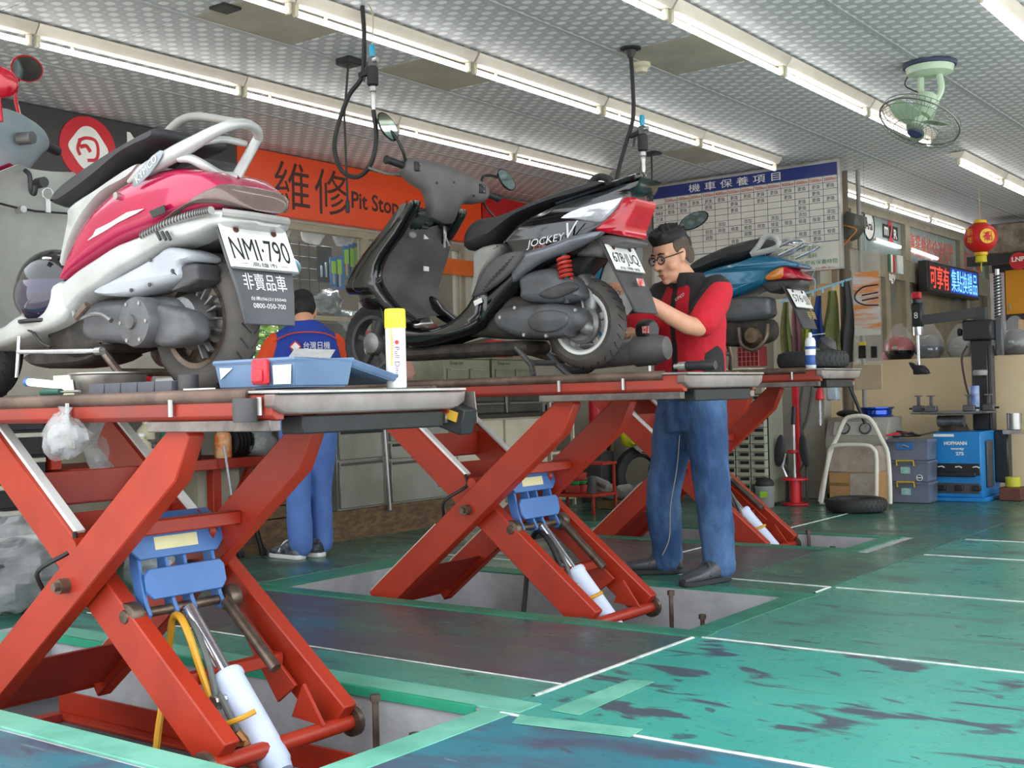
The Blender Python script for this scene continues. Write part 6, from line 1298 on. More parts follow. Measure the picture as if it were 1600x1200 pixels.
q = MB(); q.tube([V3((xa-.004, 2.056, Zd+.073)), V3((xb+.004, 2.056, Zd+.073)), V3((xb+.004, yb+.004, Zd+.073)), V3((xa-.004, yb+.004, Zd+.073))], .007, 6, closed=True); part('rim', q, M_tbx, t)
lx = at(412, 590, Y=2.055).x
k = slab('latch', (lx-.028, 2.036, Zd+.012), (lx+.028, 2.0545, Zd+.077), mat('latch red', 'd83040', .4), t, .005); slab('latch_tab', (lx-.02, 2.028, Zd+.018), (lx+.02, 2.0359, Zd+.05), mat('latch red', 'd83040', .4), k, .004)
l0, l1 = at(430, 590, Y=2.06).x, at(457, 590, Y=2.06).x
q = MB(); q.prism([V3((xb+.0005-.0, y, z)) for y, z in ((2.08, Zd+.01), (2.08+(yb-2.06)*.0+.0, Zd+.07), (2.09, Zd+.072), (2.09, Zd+.012))], (.001, 0, 0)); 
q = MB(); q.prism([V3((l0, 2.0548, Zd+.012)), V3((xb-.012, 2.0548, Zd+.012)), V3((xb-.006, 2.0528, Zd+.060)), V3((l0, 2.0528, Zd+.060))], (0, -.001, 0)); part('label', q, M_lblw, t, smooth=0)
q = MB(); q.prism([V3((xa+.02, 2.0548, Zd+.03)), V3((xa+.07, 2.0528, Zd+.058)), V3((xa+.02, 2.0526, Zd+.060))], (0, -.001, 0)); part('label', q, M_lblw, t, smooth=0)
# lid swung open on the far side
o_ = V3((xb-.02, yb+.012, Zd+.08)); q = trayq(xa+.004, xb-.004, 0, .2, 0, .022, .004, .95); th = -.24
rt = Matrix.Rotation(th, 3, 'X')
for v in q.v: v0 = rt @ V3((v.x, v.y, v.z-.022)); v.x, v.y, v.z = v0.x, v0.y+yb+.012, v0.z+Zd+.076
part('lid', q, M_tbx, t, .003)
q = MB(); q.prism([V3((xb-.10, 2.12, Zd+.07)), V3((xb-.02, 2.20, Zd+.075)), V3((xb-.05, 2.25, Zd+.10)), V3((xb-.13, 2.18, Zd+.105))], (0, 0, .002)); solo('foil_sheet', q, mat('foil', 'c8c8c8', .25, .6, bump=.5, bscale=40), 'crumpled foil sheet sticking out of the blue tool box', 'foil')
# spray can standing at the end of the deck
p = at(620, 609, X=-2.235); p = V3((-2.235, p.y, .916)); R_ = .028
sc = thing('spray_can', p, 'tall white spray can with yellow cap on the near lift', 'spray can')
q = MB(); q.lathe([(R_*.96, 0), (R_, .004), (R_, .165), (R_*.97, .168)], p, EZ, 24); body = part('body', q, mat('can white', 'f2f1ee', .3, .1), sc)
q = MB(); q.lathe([(R_*1.06, .165), (R_*1.06, .17), (R_*1.04, .212), (R_*.98, .218), (R_*.3, .219)], p, EZ, 24); part('cap', q, mat('can yellow', 'f0e02c', .35), sc)
q = MB(); q.cyl(p+V3((.012, -R_*1.12, .06)), p+V3((.012, -R_*1.12, .19)), .002, 6); part('straw', q, mat('straw', 'e8c040', .4), sc)
vd = V3((.60, -.80, 0)).normalized(); rv = V3((.80, .60, 0))
text('Pull Dino', p+vd*(R_+.0006)+rv*.006+V3((0, 0, .07)), (0, 0, -1), rv, .013, mat('purple print', '4a3a7c', .4), body, width=.085); text('PEPTIDAR', p+vd*(R_+.0004)-rv*.008+V3((0, 0, .11)), (0, 0, -1), rv, .007, mat('pink print', 'd88a9a', .4), body, width=.06)
q = MB(); c = p+vd*(R_+.0002)+rv*.006+V3((0, 0, .125)); q.lathe([(.006, 0), (.006, .0008)], c, vd, 12); part('red_mark', q, M_srred, body)
# rubber blocks, basin and small tools on the near deck
M_blk = mat('grey rubber block', '4c4c54', .7, 0, '5e5e66', 8, .6)
x0 = at(152, 612, Y=2.03).x; x1 = at(283, 610, Y=2.03).x; n_ = 5; wd = (x1-x0)/n_
for k in range(n_):
    q = MB(); q.bb((x0+k*wd+.002, 2.0, Zd), (x0+(k+1)*wd-.002, 2.06, Zd+.032)); solo('rubber_block', q, M_blk, f'grey rubber block, {words[k]} from the left in the row on the near lift', 'block', 'rubber blocks on the near lift', bevel=.002)
c = at(170, 598, Y=2.17); t = thing('steel_basin', (c.x, 2.17, Zd), 'stainless steel basin under the crimson scooter', 'basin')
q = MB(); q.lathe([(.095, 0), (.098, .004), (.112, .062), (.118, .066), (.118, .070), (.108, .066), (.094, .008), (.001, .008)], (c.x, 2.17, Zd), EZ, 32, cap=False); part('bowl', q, M_steel, t)
q = MB(); a = V3((c.x-.055, 2.17-.092, Zd+.02)); q.prism([a, a+V3((.04, -.016, 0)), a+V3((.04, -.020, .03)), a+V3((0, -.004, .03))], (0, -.001, 0)); part('sticker', q, M_lblw, t)
c = at(180, 578, Y=2.50); t = thing('red_basin', (c.x, 2.50, Zd), 'shiny red basin behind the steel one on the near lift', 'basin')
q = MB(); q.lathe([(.10, 0), (.12, .05), (.128, .082), (.12, .085), (.09, .01), (.001, .01)], (c.x, 2.50, Zd), EZ, 32, cap=False); part('bowl', q, mat('red enamel', 'b81424', .2, 0, coat=.5), t)
a, b = at(45, 597, Y=2.12), at(120, 604, Y=2.12); t = thing('light_stick', (a.x, 2.12, Zd), 'white inspection light tube propped against the basin', 'lamp'); part('tube', MB().cyl(a, b, .012, 12), mat('lit white', 'f4f4ff', .3, emit=1.6), t); part('end_cap', MB().cyl(a-V3((.012, 0, 0)), a+V3((.004, 0, 0)), .014, 12), M_blue, t)
part('foot', MB().cyl((b.x, 2.12, Zd), (b.x, 2.12, b.z), .006, 8), M_dark, t)
a = at(50, 612, Y=2.05); q = MB(); q.bb((a.x-.06, 2.16, Zd), (a.x+.07, 2.17, Zd+.07)); solo('paper_card', q, mat('pale green card', 'cfe0b8', .7, 0, 'a8c088', 14, .6), 'pale green card leaning beside the front wheel', 'card', bevel=.001)
a, b = at(66, 622, Y=2.02), at(125, 618, Y=2.02); a.z = b.z = Zd+.014; t = thing('screwdriver', (a.x, 2.02, Zd), 'green handled screwdriver lying at the deck edge', 'screwdriver'); m_ = a.lerp(b, .5); part('handle', MB().tube([a, a.lerp(m_, .2), m_], [.010, .014, .011], 10), mat('dark green handle', '1f5548', .35), t); part('shaft', MB().cyl(m_, b, .004, 8), M_steel, t)
a = at(304, 600, Y=2.05); q = MB(); q.lathe([(.026, 0), (.027, .003), (.027, .046), (.022, .047), (.022, .01), (.001, .01)], (a.x, 2.03, Zd), EZ, 22, cap=False); solo('socket_cup', q, M_dgrey, 'dark grey cup standing next to the rubber blocks', 'cup')
a = at(385, 632, Y=1.93); q = MB(); q.lathe([(.028, 0), (.03, .004), (.03, .055), (.028, .058)], (a.x, 1.925, .838), EZ, 22); solo('magnetic_cup', q, M_dgrey, 'dark grey cup stuck to the near lift rail', 'cup')
q = MB(); a = at(318, 611, Y=2.0); q.bb((a.x-.05, 1.975, Zd), (a.x+.06, 1.99, Zd+.008)); solo('white_strip', q, M_white, 'thin white strip lying on the deck edge', 'strip')
a, b = at(28, 550, Y=2.10), at(160, 548, Y=2.10); t = thing('tee_wrench', (a.x, 2.10, a.z), 'long steel tee wrench fitted under the crimson scooter', 'wrench'); part('shaft', MB().cyl(a, b, .007, 10), M_chrome, t); part('socket', MB().cyl(b-V3((.03, 0, 0)), b, .012, 12), M_steel, t); part('cross_bar', MB().cyl(a+V3((.01, 0, .05)), a+V3((-.01, 0, -.08)), .006, 8), M_chrome, t)
bag('plastic_bag', at(102, 683, Y=1.92), (.075, .05, .062), 'clear plastic bag hanging from the near lift rail', seed=41, amp=.3, fill=M_lgrey); bag('plastic_bag', at(165, 705, Y=2.52), (.09, .06, .13), 'long clear bag hanging inside the near lift frame', seed=43, amp=.25)
# helmet on the foot board of the near scooter
c = V3((-3.52, 2.235, 1.275)); t = thing('helmet', (c.x, c.y, 1.165), 'black helmet with dark visor on the crimson scooter footboard', 'helmet')
q = MB(); q.ell(c, (.14, .115, .128), 26, 16, z0=-.85)
part('shell', q, M_gblack, t); q = MB(); q.ell(c+V3((.012, -.012, -.02)), (.142, .118, .112), 26, 12, z0=-.75, z1=.35)
q.f = [f for f in q.f if len(f) == 4 and sum((q.v[i]-c).dot(V3((.72, -.70, 0))) for i in f)/4 > .02]
part('visor', q, mat('smoked visor', '2a2440', .05, .3, coat=1.), t); part('badge', MB().box(c+V3((.083, -.08, .086)), (.02, .02, .006)), M_white, t)
q = MB(); q.lathe([(.11, 0), (.115, .004), (.115, .012), (.10, .014)], (c.x, c.y, 1.16), EZ, 24); part('rim', q, M_dark, t)
# middle deck
Z2 = .9635
a, b = at(1052, 570, Z=Z2+.02), at(1120, 570, Z=Z2+.02); yy = 4.10; a, b = at(1054, 572, Y=yy), at(1118, 570, Y=yy); a.z = b.z = Z2+.022
t = thing('air_ratchet', (a.x, yy, Z2), 'black air ratchet with steel nose on the middle lift', 'power tool'); part('nose', MB().tube([a, a.lerp(b, .08), a.lerp(b, .1), a.lerp(b, .3)], [.010, .010, .016, .018], 12), M_steel, t); part('body', MB().tube([a.lerp(b, .3), a.lerp(b, .34), a.lerp(b, .6), a.lerp(b, .64), a.lerp(b, .9), b], [.017, .021, .018, .021, .021, .017], 14), M_dark, t); part('bore', MB().cyl(a-V3((.002, 0, 0)), a+V3((.004, 0, 0)), .006, 10), M_black, t)
a = at(1013, 516, Y=4.50); t = thing('black_gauge', (a.x, 4.5, a.z-.05), 'black round gauge held behind the wheel of the black scooter', 'gauge'); part('case', MB().lathe([(.035, -.03), (.046, -.02), (.048, .03), (.04, .04)], a, (-1, .2, 0), 20), M_dark, t); part('label', MB().box(a+V3((.012, -.045, .0)), (.03, .006, .03)), mat('red badge', 'c8322e', .4), t); part('foot', MB().cyl((a.x, 4.5, Z2), a-V3((0, 0, .04)), .008, 8), M_steel, t)
# far deck
p = at(1267, 571, Y=6.5); p = V3((p.x, 6.5, 1.004)); t = thing('spray_can', p, 'white and blue spray can on the farthest lift', 'spray can')
part('body', MB().lathe([(.028, 0), (.030, .004), (.030, .155), (.022, .175), (.012, .178)], p, EZ, 20), mat('can white blue', 'eef0f4', .3, .1), t); part('cap', MB().lathe([(.011, .176), (.011, .198), (.008, .205)], p, EZ, 12), M_white, t)
part('blue_label', MB().lathe([(.0302, .02), (.0308, .021), (.0308, .075), (.0302, .076)], p, EZ, 20, cap=False), mat('can blue', '2a5aa8', .35), t); part('blue_band', MB().lathe([(.0302, .11), (.0308, .111), (.0308, .125), (.0302, .126)], p, EZ, 20, cap=False), mat('can blue', '2a5aa8', .35), t); part('nozzle_straw', MB().cyl(p+V3((0, 0, .19)), p+V3((.09, .0, .195)), .002, 6), M_white, t)
tyre('tyre', (-2.79, 6.68, 1.057), .205, .10, EZ, M_tire2, 'tyre lying flat on the farthest lift deck')
q = MB(); q.lathe([(.03, 0), (.055, .01), (.06, .05), (.03, .08)], (-2.74, 6.72, 1.112), (.6, 0, .7), 14); solo('lamp_pod', q, M_dgrey, 'dark lamp pod lying on the flat tyre', 'lamp')
# ================================================================== chart board
CY = 8.9; X0c, X1c = -5.12, -3.465; Zt, Zb = 2.645, 1.822
t = thing('maintenance_chart', ((X0c+X1c)/2, CY, Zb), 'large white maintenance table with blue heading hanging from the ceiling', 'chart')
M_chart = mat('chart white', 'd6d2c8', .5, 0, 'c4c0b4', 3, .5); M_cblue = mat('chart blue', '1d2f78', .45); M_cink = mat('chart ink', '2a2a4a', .5); M_cred = mat('chart red', 'b8323a', .5); M_cgreen = mat('chart green', '3a7a58', .5)
slab('panel', (X0c, CY, Zb), (X1c, CY+.03, Zt), M_chart, t); slab('blue_band', (X0c+.012, CY-.002, Zt-.105), (X1c-.012, CY-.0001, Zt-.008), M_cblue, t, 0)
for a, b in (((X0c-.012, CY-.006, Zb-.012), (X0c+.006, CY+.034, Zt+.012)), ((X1c-.006, CY-.006, Zb-.012), (X1c+.012, CY+.034, Zt+.012)), ((X0c+.0061, CY-.006, Zb-.012), (X1c-.0061, CY+.034, Zb+.004)), ((X0c+.0061, CY-.006, Zt-.004), (X1c-.0061, CY+.034, Zt+.012))): slab('edge_strip', a, b, M_steel, t, 0)
text('機 車 保 養 項 目', ((X0c+X1c)/2-.06, CY-.003, Zt-.057), EX, EZ, .068, M_white, t, width=.82)
ncol = 14; cw = (X1c-X0c-.024)/ncol; zh = Zt-.108; rh = .0505; nr = 9
ln = MB()
for i in range(ncol+1): x = X0c+.012+i*cw; ln.bb((x-.0015, CY-.0012, zh-rh*(nr+1)), (x+.0015, CY-.0001, zh))
for j in range(nr+2): z = zh-rh*j; ln.bb((X0c+.012, CY-.0012, z-(.004 if j == nr+1 else .0015)), (X1c-.012, CY-.0001, z+.0015))
part('table_rules', ln, M_cblue, t, smooth=0)['kind'] = 'stuff'
hd = ['500km', '1000km', '2000km', '3000km', '4000km', '5000km', '6000km', '7000km', '8000km', '9000km', '10000km', '15000km', '20000km']
def cellx(i): return X0c+.012+(i+.5)*cw
for i, s_ in enumerate(hd): text(s_, (cellx(i+1), CY-.0015, zh-rh*.5), EX, EZ, .026, M_cred, t, width=cw*.86, bold=.01)
R_c, R_i, R_a, R_t = '更換', '檢查', '添加', '調整'
rows = {1: {R_c: range(1, 14)}, 2: {R_c: (1, 2, 4, 6, 8, 10, 12)}, 3: {R_c: (6, 11, 12, 13)}, 4: {R_c: (11,)}, 5: {R_a: (5, 7, 9, 11, 13)}, 6: {R_i: range(4, 14)}, 7: {R_t: (4, 7), R_c: (9,)}, 8: {R_i: (6, 8, 11, 12, 13)}, 9: {R_c: (12,)}}
cache = {}
def stamp(mb, s_, cx, cz, h, w_):
    if s_ not in cache:
        me = text_mesh(s_); xs_ = [v.co.x for v in me.vertices]; ys_ = [v.co.y for v in me.vertices]; a, b, c, d = min(xs_), max(xs_), min(ys_), max(ys_); cache[s_] = ([((v.co.x-(a+b)/2)/(b-a), (v.co.y-(c+d)/2)/(d-c)) for v in me.vertices], [tuple(p.vertices) for p in me.polygons])
    vs, fs = cache[s_]; mb.add([(cx+u*w_, CY-.0015, cz+v*h) for u, v in vs], fs)
tp = MB()
for j, r_ in rows.items():
    for s_, cols in r_.items():
        for i in cols: stamp(tp, s_, cellx(i), zh-rh*(j+.5), .034, .066)
for j, s_ in enumerate(('機油', '齒輪油', '空濾', '火星塞', '煞車油', '皮帶', '汽門', '鏈條', '電瓶')): stamp(tp, s_, cellx(0), zh-rh*(j+1.5), .030, .07)
o = link('cell_lettering', mesh_from(tp, 'cell_lettering', ORG[t.name], smooth=0), M_cink, t); o['kind'] = 'stuff'
zz = zh-rh*(nr+1)
for k, s_ in enumerate(('定期保養可節省油耗', '清除積碳並減少油耗', '定期清除積碳,節省保養時間')): text(s_, (X1c-.36+(.06 if k == 2 else -.04), CY-.0015, zz-.045-k*.056), EX, EZ, .038, M_cgreen, t, width=.54 if k == 2 else .42)
text('(正負誤差 100 公里內)', (X1c-.30, CY-.0015, zz-.215), EX, EZ, .042, M_cred, t, width=.50, bold=.01)
for x in (-4.9, -3.7): part('hanger', MB().cyl((x, CY+.02, Zt), (x, CY+.02, ZC-.012), .003, 6), M_steel, t)
# ================================================================== rags, pipes and organiser below the chart
q = MB(); q.bb((-4.10, 9.02, 1.0), (-3.78, 9.05, 1.62)); q.bb((-4.10, 9.02, 1.0), (-4.08, 9.29, 1.62)); solo('cream_board', q, M_creamc, 'pale cream board behind the hanging rags', 'board', bevel=.003)
q = MB(); q.bb((-3.80, 9.06, 1.35), (-3.60, 9.2, 1.72)); solo('carton', q, mat('pale carton', 'c9a878', .8), 'pale brown carton behind the blue hanger', 'box', bevel=.004)
t = thing('clip_hanger', (-3.62, 8.75, 1.60), 'pale blue clip hanger holding the rags', 'hanger'); M_pb = mat('pale blue plastic', '8fc0d8', .4)
part('bar', MB().beam((-3.92, 8.75, 1.575), (-3.33, 8.75, 1.71), .012, .016), M_pb, t); part('hook', MB().tube(smoothpts([(-3.62, 8.75, 1.65), (-3.62, 8.75, 1.72), (-3.66, 8.75, 1.75), (-3.68, 8.75, 1.71)], 4), .005, 6), M_pb, t); part('hook_line', MB().cyl((-3.64, 8.75, 1.75), (-3.60, 8.893, 2.0), .002, 5), M_pb, t)
for k in range(7): x_ = -3.88+k*.08; part('clip', MB().box((x_, 8.75, 1.565+k*.0183), (.012, .014, .035)), M_pb, t)
def rag(x, z1, w_, h, m, label, seed, y=8.74):
    q = MB(); rings = []
    for j in range(9):
        f = j/8; ww = w_*(.45+.55*min(1, f*1.6)); rings.append([V3((x+(u-.5)*2*ww+.01*math.sin(f*5+seed), y+.02*math.sin(u*9+seed+f*2)*(.4+f), z1-h*f+.02*abs(u-.5)*f)) for u in [i/8 for i in range(9)]])
    fr = rings; bk = [[p+V3((0, .008, 0)) for p in r_] for r_ in rings]
    q.loft([a+b[::-1] for a, b in zip(fr, bk)]); return solo('rag', q, m, label, 'rag', 'rags under the chart')
rag(-3.49, 1.63, .075, .50, fabric('olive cloth', '6a6e40', '54582f', 10, .8), 'wide olive green rag at the right end of the hanger', 1)
rag(-3.60, 1.60, .05, .40, fabric('navy cloth', '1f3a78', '162c60'), 'navy blue rag between two olive rags', 2)
rag(-3.86, 1.57, .045, .50, fabric('olive cloth', '6a6e40', '54582f', 10, .8), 'olive rag hanging left of the mauve one', 3)
rag(-3.78, 1.56, .04, .48, fabric('mauve cloth', '7a5258', '644048'), 'mauve rag hanging behind the blue scooter flap', 4, 8.755)
rag(-3.70, 1.60, .035, .44, fabric('lime cloth', '8a9432', '707a26'), 'small lime green rag below the blue scooter flap', 5, 8.735)
rag(-3.38, 1.70, .06, .62, fabric('charcoal cloth', '3c3a3a', '2c2a2a'), 'long charcoal cloth hanging right of the olive rag', 6, 8.75)
for x_, r_, m, lb in ((-3.70, .05, mat('brown pipe', '6a5a48', .6), 'thick brown pipe behind the hanging rags'), (-3.56, .018, M_lgrey, 'thin grey conduit right of the rags')):
    q = MB(); q.cyl((x_, 9.56, .0), (x_, 9.56, ZC-.01), r_, 14); solo('wall_pipe', q, m, lb, 'pipe')
# clear poster cover beside the wall end
t = thing('poster_cover', (-3.38, 9.2, .88), 'clear plastic poster holder with orange print at the wall end', 'poster')
slab('sheet', (-3.50, 9.2, 1.07), (-3.27, 9.204, 1.97), mat('clear sheet', 'c8c4be', .1, 0, alpha=.3), t, 0); slab('print', (-3.49, 9.1985, 1.30), (-3.28, 9.1995, 1.80), mat('orange poster', 'd8884a', .5, 0, 'cfcac4', 4, 1., stretch=(.3, .3, 2), contrast=(.45, .55)), t, 0)
slab('side_sheet', (-3.504, 9.2, .87), (-3.5001, 9.30, 1.97), mat('clear sheet', 'c8c4be', .1, 0, alpha=.3), t, 0)
q = MB(); q.tube(smoothpts([V3((-3.48+.19*a, 9.196, 1.60+.1*b)) for a, b in ((1, .9), (.4, .8), (.05, .3), (.05, -.2), (.4, -.6), (1, -.7))], 3), .006, 6); q.tube([V3((-3.42, 9.196, 1.615)), V3((-3.29, 9.196, 1.63))], .006, 6); q.tube([V3((-3.42, 9.196, 1.575)), V3((-3.29, 9.196, 1.59))], .006, 6); part('print_mark', q, M_cink, t)
slab('dark_device', (-3.46, 9.19, 1.12), (-3.40, 9.1999, 1.22), M_dark, t); slab('dark_device', (-3.36, 9.19, 1.12), (-3.31, 9.1999, 1.21), M_dark, t); slab('yellow_tag', (-3.46, 9.188, 1.221), (-3.40, 9.1999, 1.25), mat('yellow cap', 'e0c84a', .4), t)
part('hanging_cord', MB().cyl((-3.38, 9.202, 1.965), (-3.38, 9.202, ZC-.006), .002, 5), M_steel, t); slab('tan_board', (-3.495, 9.195, .872), (-3.28, 9.21, 1.068), mat('tan board', 'b39e84', .7, 0, '9a866c', 5, .6), t)
q = MB(); q.prism([at(1312, 345, Y=9.0)+V3(v) for v in ((0, 0, 0), (.05, 0, .07), (.13, 0, .04), (.12, 0, -.04), (.06, 0, -.12), (.0, 0, -.14))], (0, .25, 0)); solo('wall_lamp', q, mat('dark shade', '4a4a42', .5), 'dark box with orange cable beside the chart edge', 'box', bevel=.006)
q = MB(); q.tube(smoothpts([at(1318, 352, Y=8.98), at(1338, 358, Y=8.98), at(1330, 370, Y=8.98), at(1316, 385, Y=8.98)], 4), .006, 6); solo('orange_cable', q, mat('orange cable', 'c8742c', .5), 'short orange cable hanging beside the chart', 'cable')
# parts organiser
t = thing('parts_organiser', (-4.06, 8.65, 0), 'grey cabinet of small open parts bins behind the mechanic', 'cabinet'); M_org = mat('grey green cabinet', '8e917f', .5, 0, '76796a', 4, .6); M_bin = mat('pale bin edge', 'a8aa96', .5, 0, '8c8e7c', 6, .5)
slab('body', (-4.45, 8.52, .02), (-3.936, 8.80, .87), M_org, t); slab('back', (-4.44, 8.515, .03), (-3.93, 8.5199, .86), M_dark, t, 0)
bq = MB(); w_, h_ = .115, .058
bq.bb((-w_/2, -.055, -h_/2), (w_/2, 0, -h_/2+.008)); bq.bb((-w_/2, -.055, -h_/2+.0081), (-w_/2+.008, 0, h_/2)); bq.bb((w_/2-.008, -.055, -h_/2+.0081), (w_/2, 0, h_/2)); bq.bb((-w_/2+.0081, -.055, -h_/2+.0081), (w_/2-.0081, -.047, -h_/2+.026)); bq.bb((-w_/2+.0081, -.012, h_/2-.010), (w_/2-.0081, -.002, h_/2))
bme = mesh_from(bq, 'bin', bevel=0, smooth=0); bme.materials.append(M_bin)
for i in range(4):
    for j in range(13):
        if (i*5+j*3) % 11 == 7 and j < 7: continue
        o = bpy.data.objects.new('bin', bme); COL.objects.link(o); o.parent = t; ORG[o.name] = ORG[t.name]; o.location = V3((-4.375+i*.126, 8.514, .075+j*.0625))-ORG[t.name]
q = MB(); q.bb((-3.90, 8.9, .0), (-3.86, 8.94, 1.05)); solo('red_post', q, M_srred, 'slim red post behind the parts organiser', 'post')
# bucket
t = thing('oil_bucket', (-3.93, 8.42, 0), 'grey bucket with yellow label beside the parts organiser', 'bucket'); part('body', MB().lathe([(.062, .001), (.066, .01), (.075, .15), (.078, .155), (.078, .165), (.07, .165), (.06, .02), (.001, .02)], (-3.93, 8.42, 0), EZ, 24, cap=False), mat('grey bucket', '8f9090', .45), t); slab('label', (-3.935, 8.346, .08), (-3.88, 8.349, .125), M_lime, t, 0)
q = MB(); q.ell((-3.93, 8.42, .18), (.07, .07, .05), 14, 8, z0=-.4); part('oily_rags', q, M_black, t)
# red floor stand with foot pads
t = thing('pad_stand', (-3.79, 8.66, 0), 'red spool stand with two black foot pads', 'stand')
part('spool', MB().lathe([(.095, .002), (.10, .006), (.10, .018), (.04, .022), (.04, .19), (.10, .195), (.10, .21), (.04, .214)], (-3.79, 8.66, 0), EZ, 26), M_srred, t); part('post', MB().cyl((-3.79, 8.66, .21), (-3.79, 8.66, .66), .014, 10), M_steel, t); part('ring', MB().lathe([(.045, .40), (.05, .405), (.05, .42), (.045, .425)], (-3.79, 8.66, 0), EZ, 20), M_srred, t); part('handle', MB().cyl((-3.79, 8.66, .62), (-3.78, 8.66, .76), .018, 10), M_dark, t); part('spanner', MB().tube([(-3.83, 8.6, .22), (-3.86, 8.6, .30), (-3.83, 8.6, .40)], .008, 8), M_chrome, t)
for dx_, tl in ((-.10, .12), (.10, -.12)):
    q = MB(); rt = Matrix.Rotation(tl, 3, 'Y'); q.ell((-3.79+dx_, 8.62, .42), (.042, .018, .125), 20, 12, rt); pd = part('foot_pad', q, M_vinyl, t); part('pad_arm', MB().cyl((-3.79+dx_*.4, 8.66, .25), (-3.79+dx_, 8.64, .36), .008, 8), M_dgrey, t)
for dx_ in (-.085, .075): slab('rail', (-3.79+dx_-.01, 8.70, .02), (-3.79+dx_+.01, 8.72, .40), M_dgrey, t)
# hoses, nozzle and jug on the wall
for k, pts in enumerate((((1255, 600), (1250, 640), (1256, 690)), ((1270, 600), (1262, 650), (1250, 680)))):
    q = MB(); q.tube(smoothpts([at(a, b, Y=9.22) for a, b in pts], 4), .012, 8); solo('wall_hose', q, mat('grey hose', '5f625f', .6), ['left', 'right'][k]+' grey hose hanging on the wall behind the red stand', 'hose')
p = at(1281, 625, Y=8.95); t = thing('red_nozzle', (p.x, 8.95, p.z-.2), 'red capped clear sprayer hanging near the white frame', 'sprayer'); part('cap', MB().lathe([(.03, 0), (.036, .01), (.028, .06), (.012, .10)], p, EZ, 16), M_srred, t); part('tube', MB().cyl(p-V3((0, 0, .19)), p, .014, 12), M_film, t); part('rod', MB().cyl(p-V3((0, 0, .2)), p, .005, 8), M_chrome, t); part('hang_line', MB().cyl(p+V3((0, 0, .09)), (p.x, 8.95, ZC-.006), .002, 5), M_dark, t)
p = at(1302, 614, Y=9.1); q = MB(); q.bb((p.x-.045, 9.06, p.z-.06), (p.x+.045, 9.14, p.z+.05)); solo('wall_jug', q, mat('pale blue jug', 'b8c8d4', .4), 'pale blue plastic jug fixed to the brown pipe', 'jug', bevel=.012)
q = MB(); a, b = at(1325, 598, Y=9.1), at(1352, 662, Y=9.12); q.cyl(a, b, .014, 10); solo('black_bar', q, M_dark, 'black bar leaning over the wheel balancer', 'bar')
# white tubular stand
t = thing('paddock_stand', (-3.34, 8.72, 0), 'white tubular paddock stand in front of the wrapped box', 'stand'); M_ivory = mat('ivory tube', 'ddd8cc', .4, 0, 'c4bead', 6, .5)
part('outer_frame', MB().tube(smoothpts([(-3.61, 8.70, .03), (-3.58, 8.72, .20), (-3.53, 8.76, .43), (-3.50, 8.78, .50), (-3.44, 8.80, .64), (-3.39, 8.80, .67), (-3.30, 8.80, .675), (-3.23, 8.80, .64), (-3.15, 8.78, .50), (-3.10, 8.76, .40), (-3.075, 8.72, .2), (-3.07, 8.70, .03)], 3), .017, 10), M_ivory, t)
part('inner_frame', MB().tube(smoothpts([(-3.60, 8.70, .02), (-3.53, 8.69, .36), (-3.51, 8.69, .43), (-3.45, 8.69, .46), (-3.24, 8.69, .46), (-3.18, 8.69, .43), (-3.16, 8.69, .36), (-3.17, 8.69, .02)], 3), .016, 10), M_ivory, t)
for x_ in (-3.60, -3.12): part('foot', MB().cyl((x_-.01, 8.70, .012), (x_+.03, 8.70, .012), .011, 10), M_steel, t)
# wrapped carton
t = thing('wrapped_carton', (-3.40, 8.98, 0), 'brown carton wrapped in clear film behind the white stand', 'box'); slab('carton', (-3.60, 8.86, .002), (-3.22, 9.1, .435), mat('brown carton', 'b48a5c', .8, 0, '9c7448', 5, .6), t, .006)
q = MB(); q.bb((-3.605, 8.85, .24), (-3.215, 9.108, .445)); part('film', q, mat('stretch film', 'cfc4b8', .15, 0, 'a89a8c', 12, .8, 1., 14, alpha=.6), t, .012); q = MB(); q.bb((-3.43, 8.848, .0), (-3.215, 8.859, .238)); part('film', q, mat('stretch film', 'cfc4b8', .15, 0, 'a89a8c', 12, .8, 1., 14, alpha=.6), t, .004); slab('tape', (-3.60, 8.8585, .14), (-3.44, 8.8599, .165), mat('tape brown', '8a6a44', .3), t, 0)
tyre('tyre', (-3.20, 8.37, .052), .215, .10, EZ, M_tire2, 'black tyre lying flat on the green floor')
# wheel balancer
t = thing('wheel_balancer', (-3.47, 9.3, 0), 'grey wheel balancer with two dials behind the white stand', 'machine'); M_bal = mat('balancer grey', '9a988e', .5, 0, '82807a', 3, .6)
q = MB(); q.prism([V3((-3.735, y, z)) for y, z in ((9.13, .05), (9.13, .47), (9.21, .655), (9.5, .655), (9.5, .05))], (.50, 0, 0)); bd_ = part('housing', q, M_bal, t, .008)
nd = V3((0, -.92, .39)).normalized(); uu = V3((0, .39, .92))
q = MB(); c = V3((-3.49, 9.17, .563)); q.prism([c+V3((-.18, 0, 0))-uu*.055+nd*.004, c+V3((.17, 0, 0))-uu*.055+nd*.004, c+V3((.17, 0, 0))+uu*.06+nd*.004, c+V3((-.18, 0, 0))+uu*.06+nd*.004], nd*.006); part('dial_plate', q, mat('pale panel', 'b9b7ac', .5), t, .002)
for dx_ in (-.09, .08):
    c2 = c+V3((dx_, 0, 0))+nd*.010; dl = part('dial', MB().lathe([(.048, 0), (.048, .012), (.04, .014)], c2, nd, 24), M_dgrey, t); part('dial_face', MB().lathe([(.038, .0145), (.038, .0155)], c2, nd, 24), M_lgrey, dl); part('needle', MB().beam(c2+nd*.017, c2+nd*.017+uu*.03+V3((.01, 0, 0)), .003, .002), M_ink, dl)
text('YS-N  T1', (-3.46, 9.1285, .42), EX, EZ, .05, M_white, bd_, width=.30)
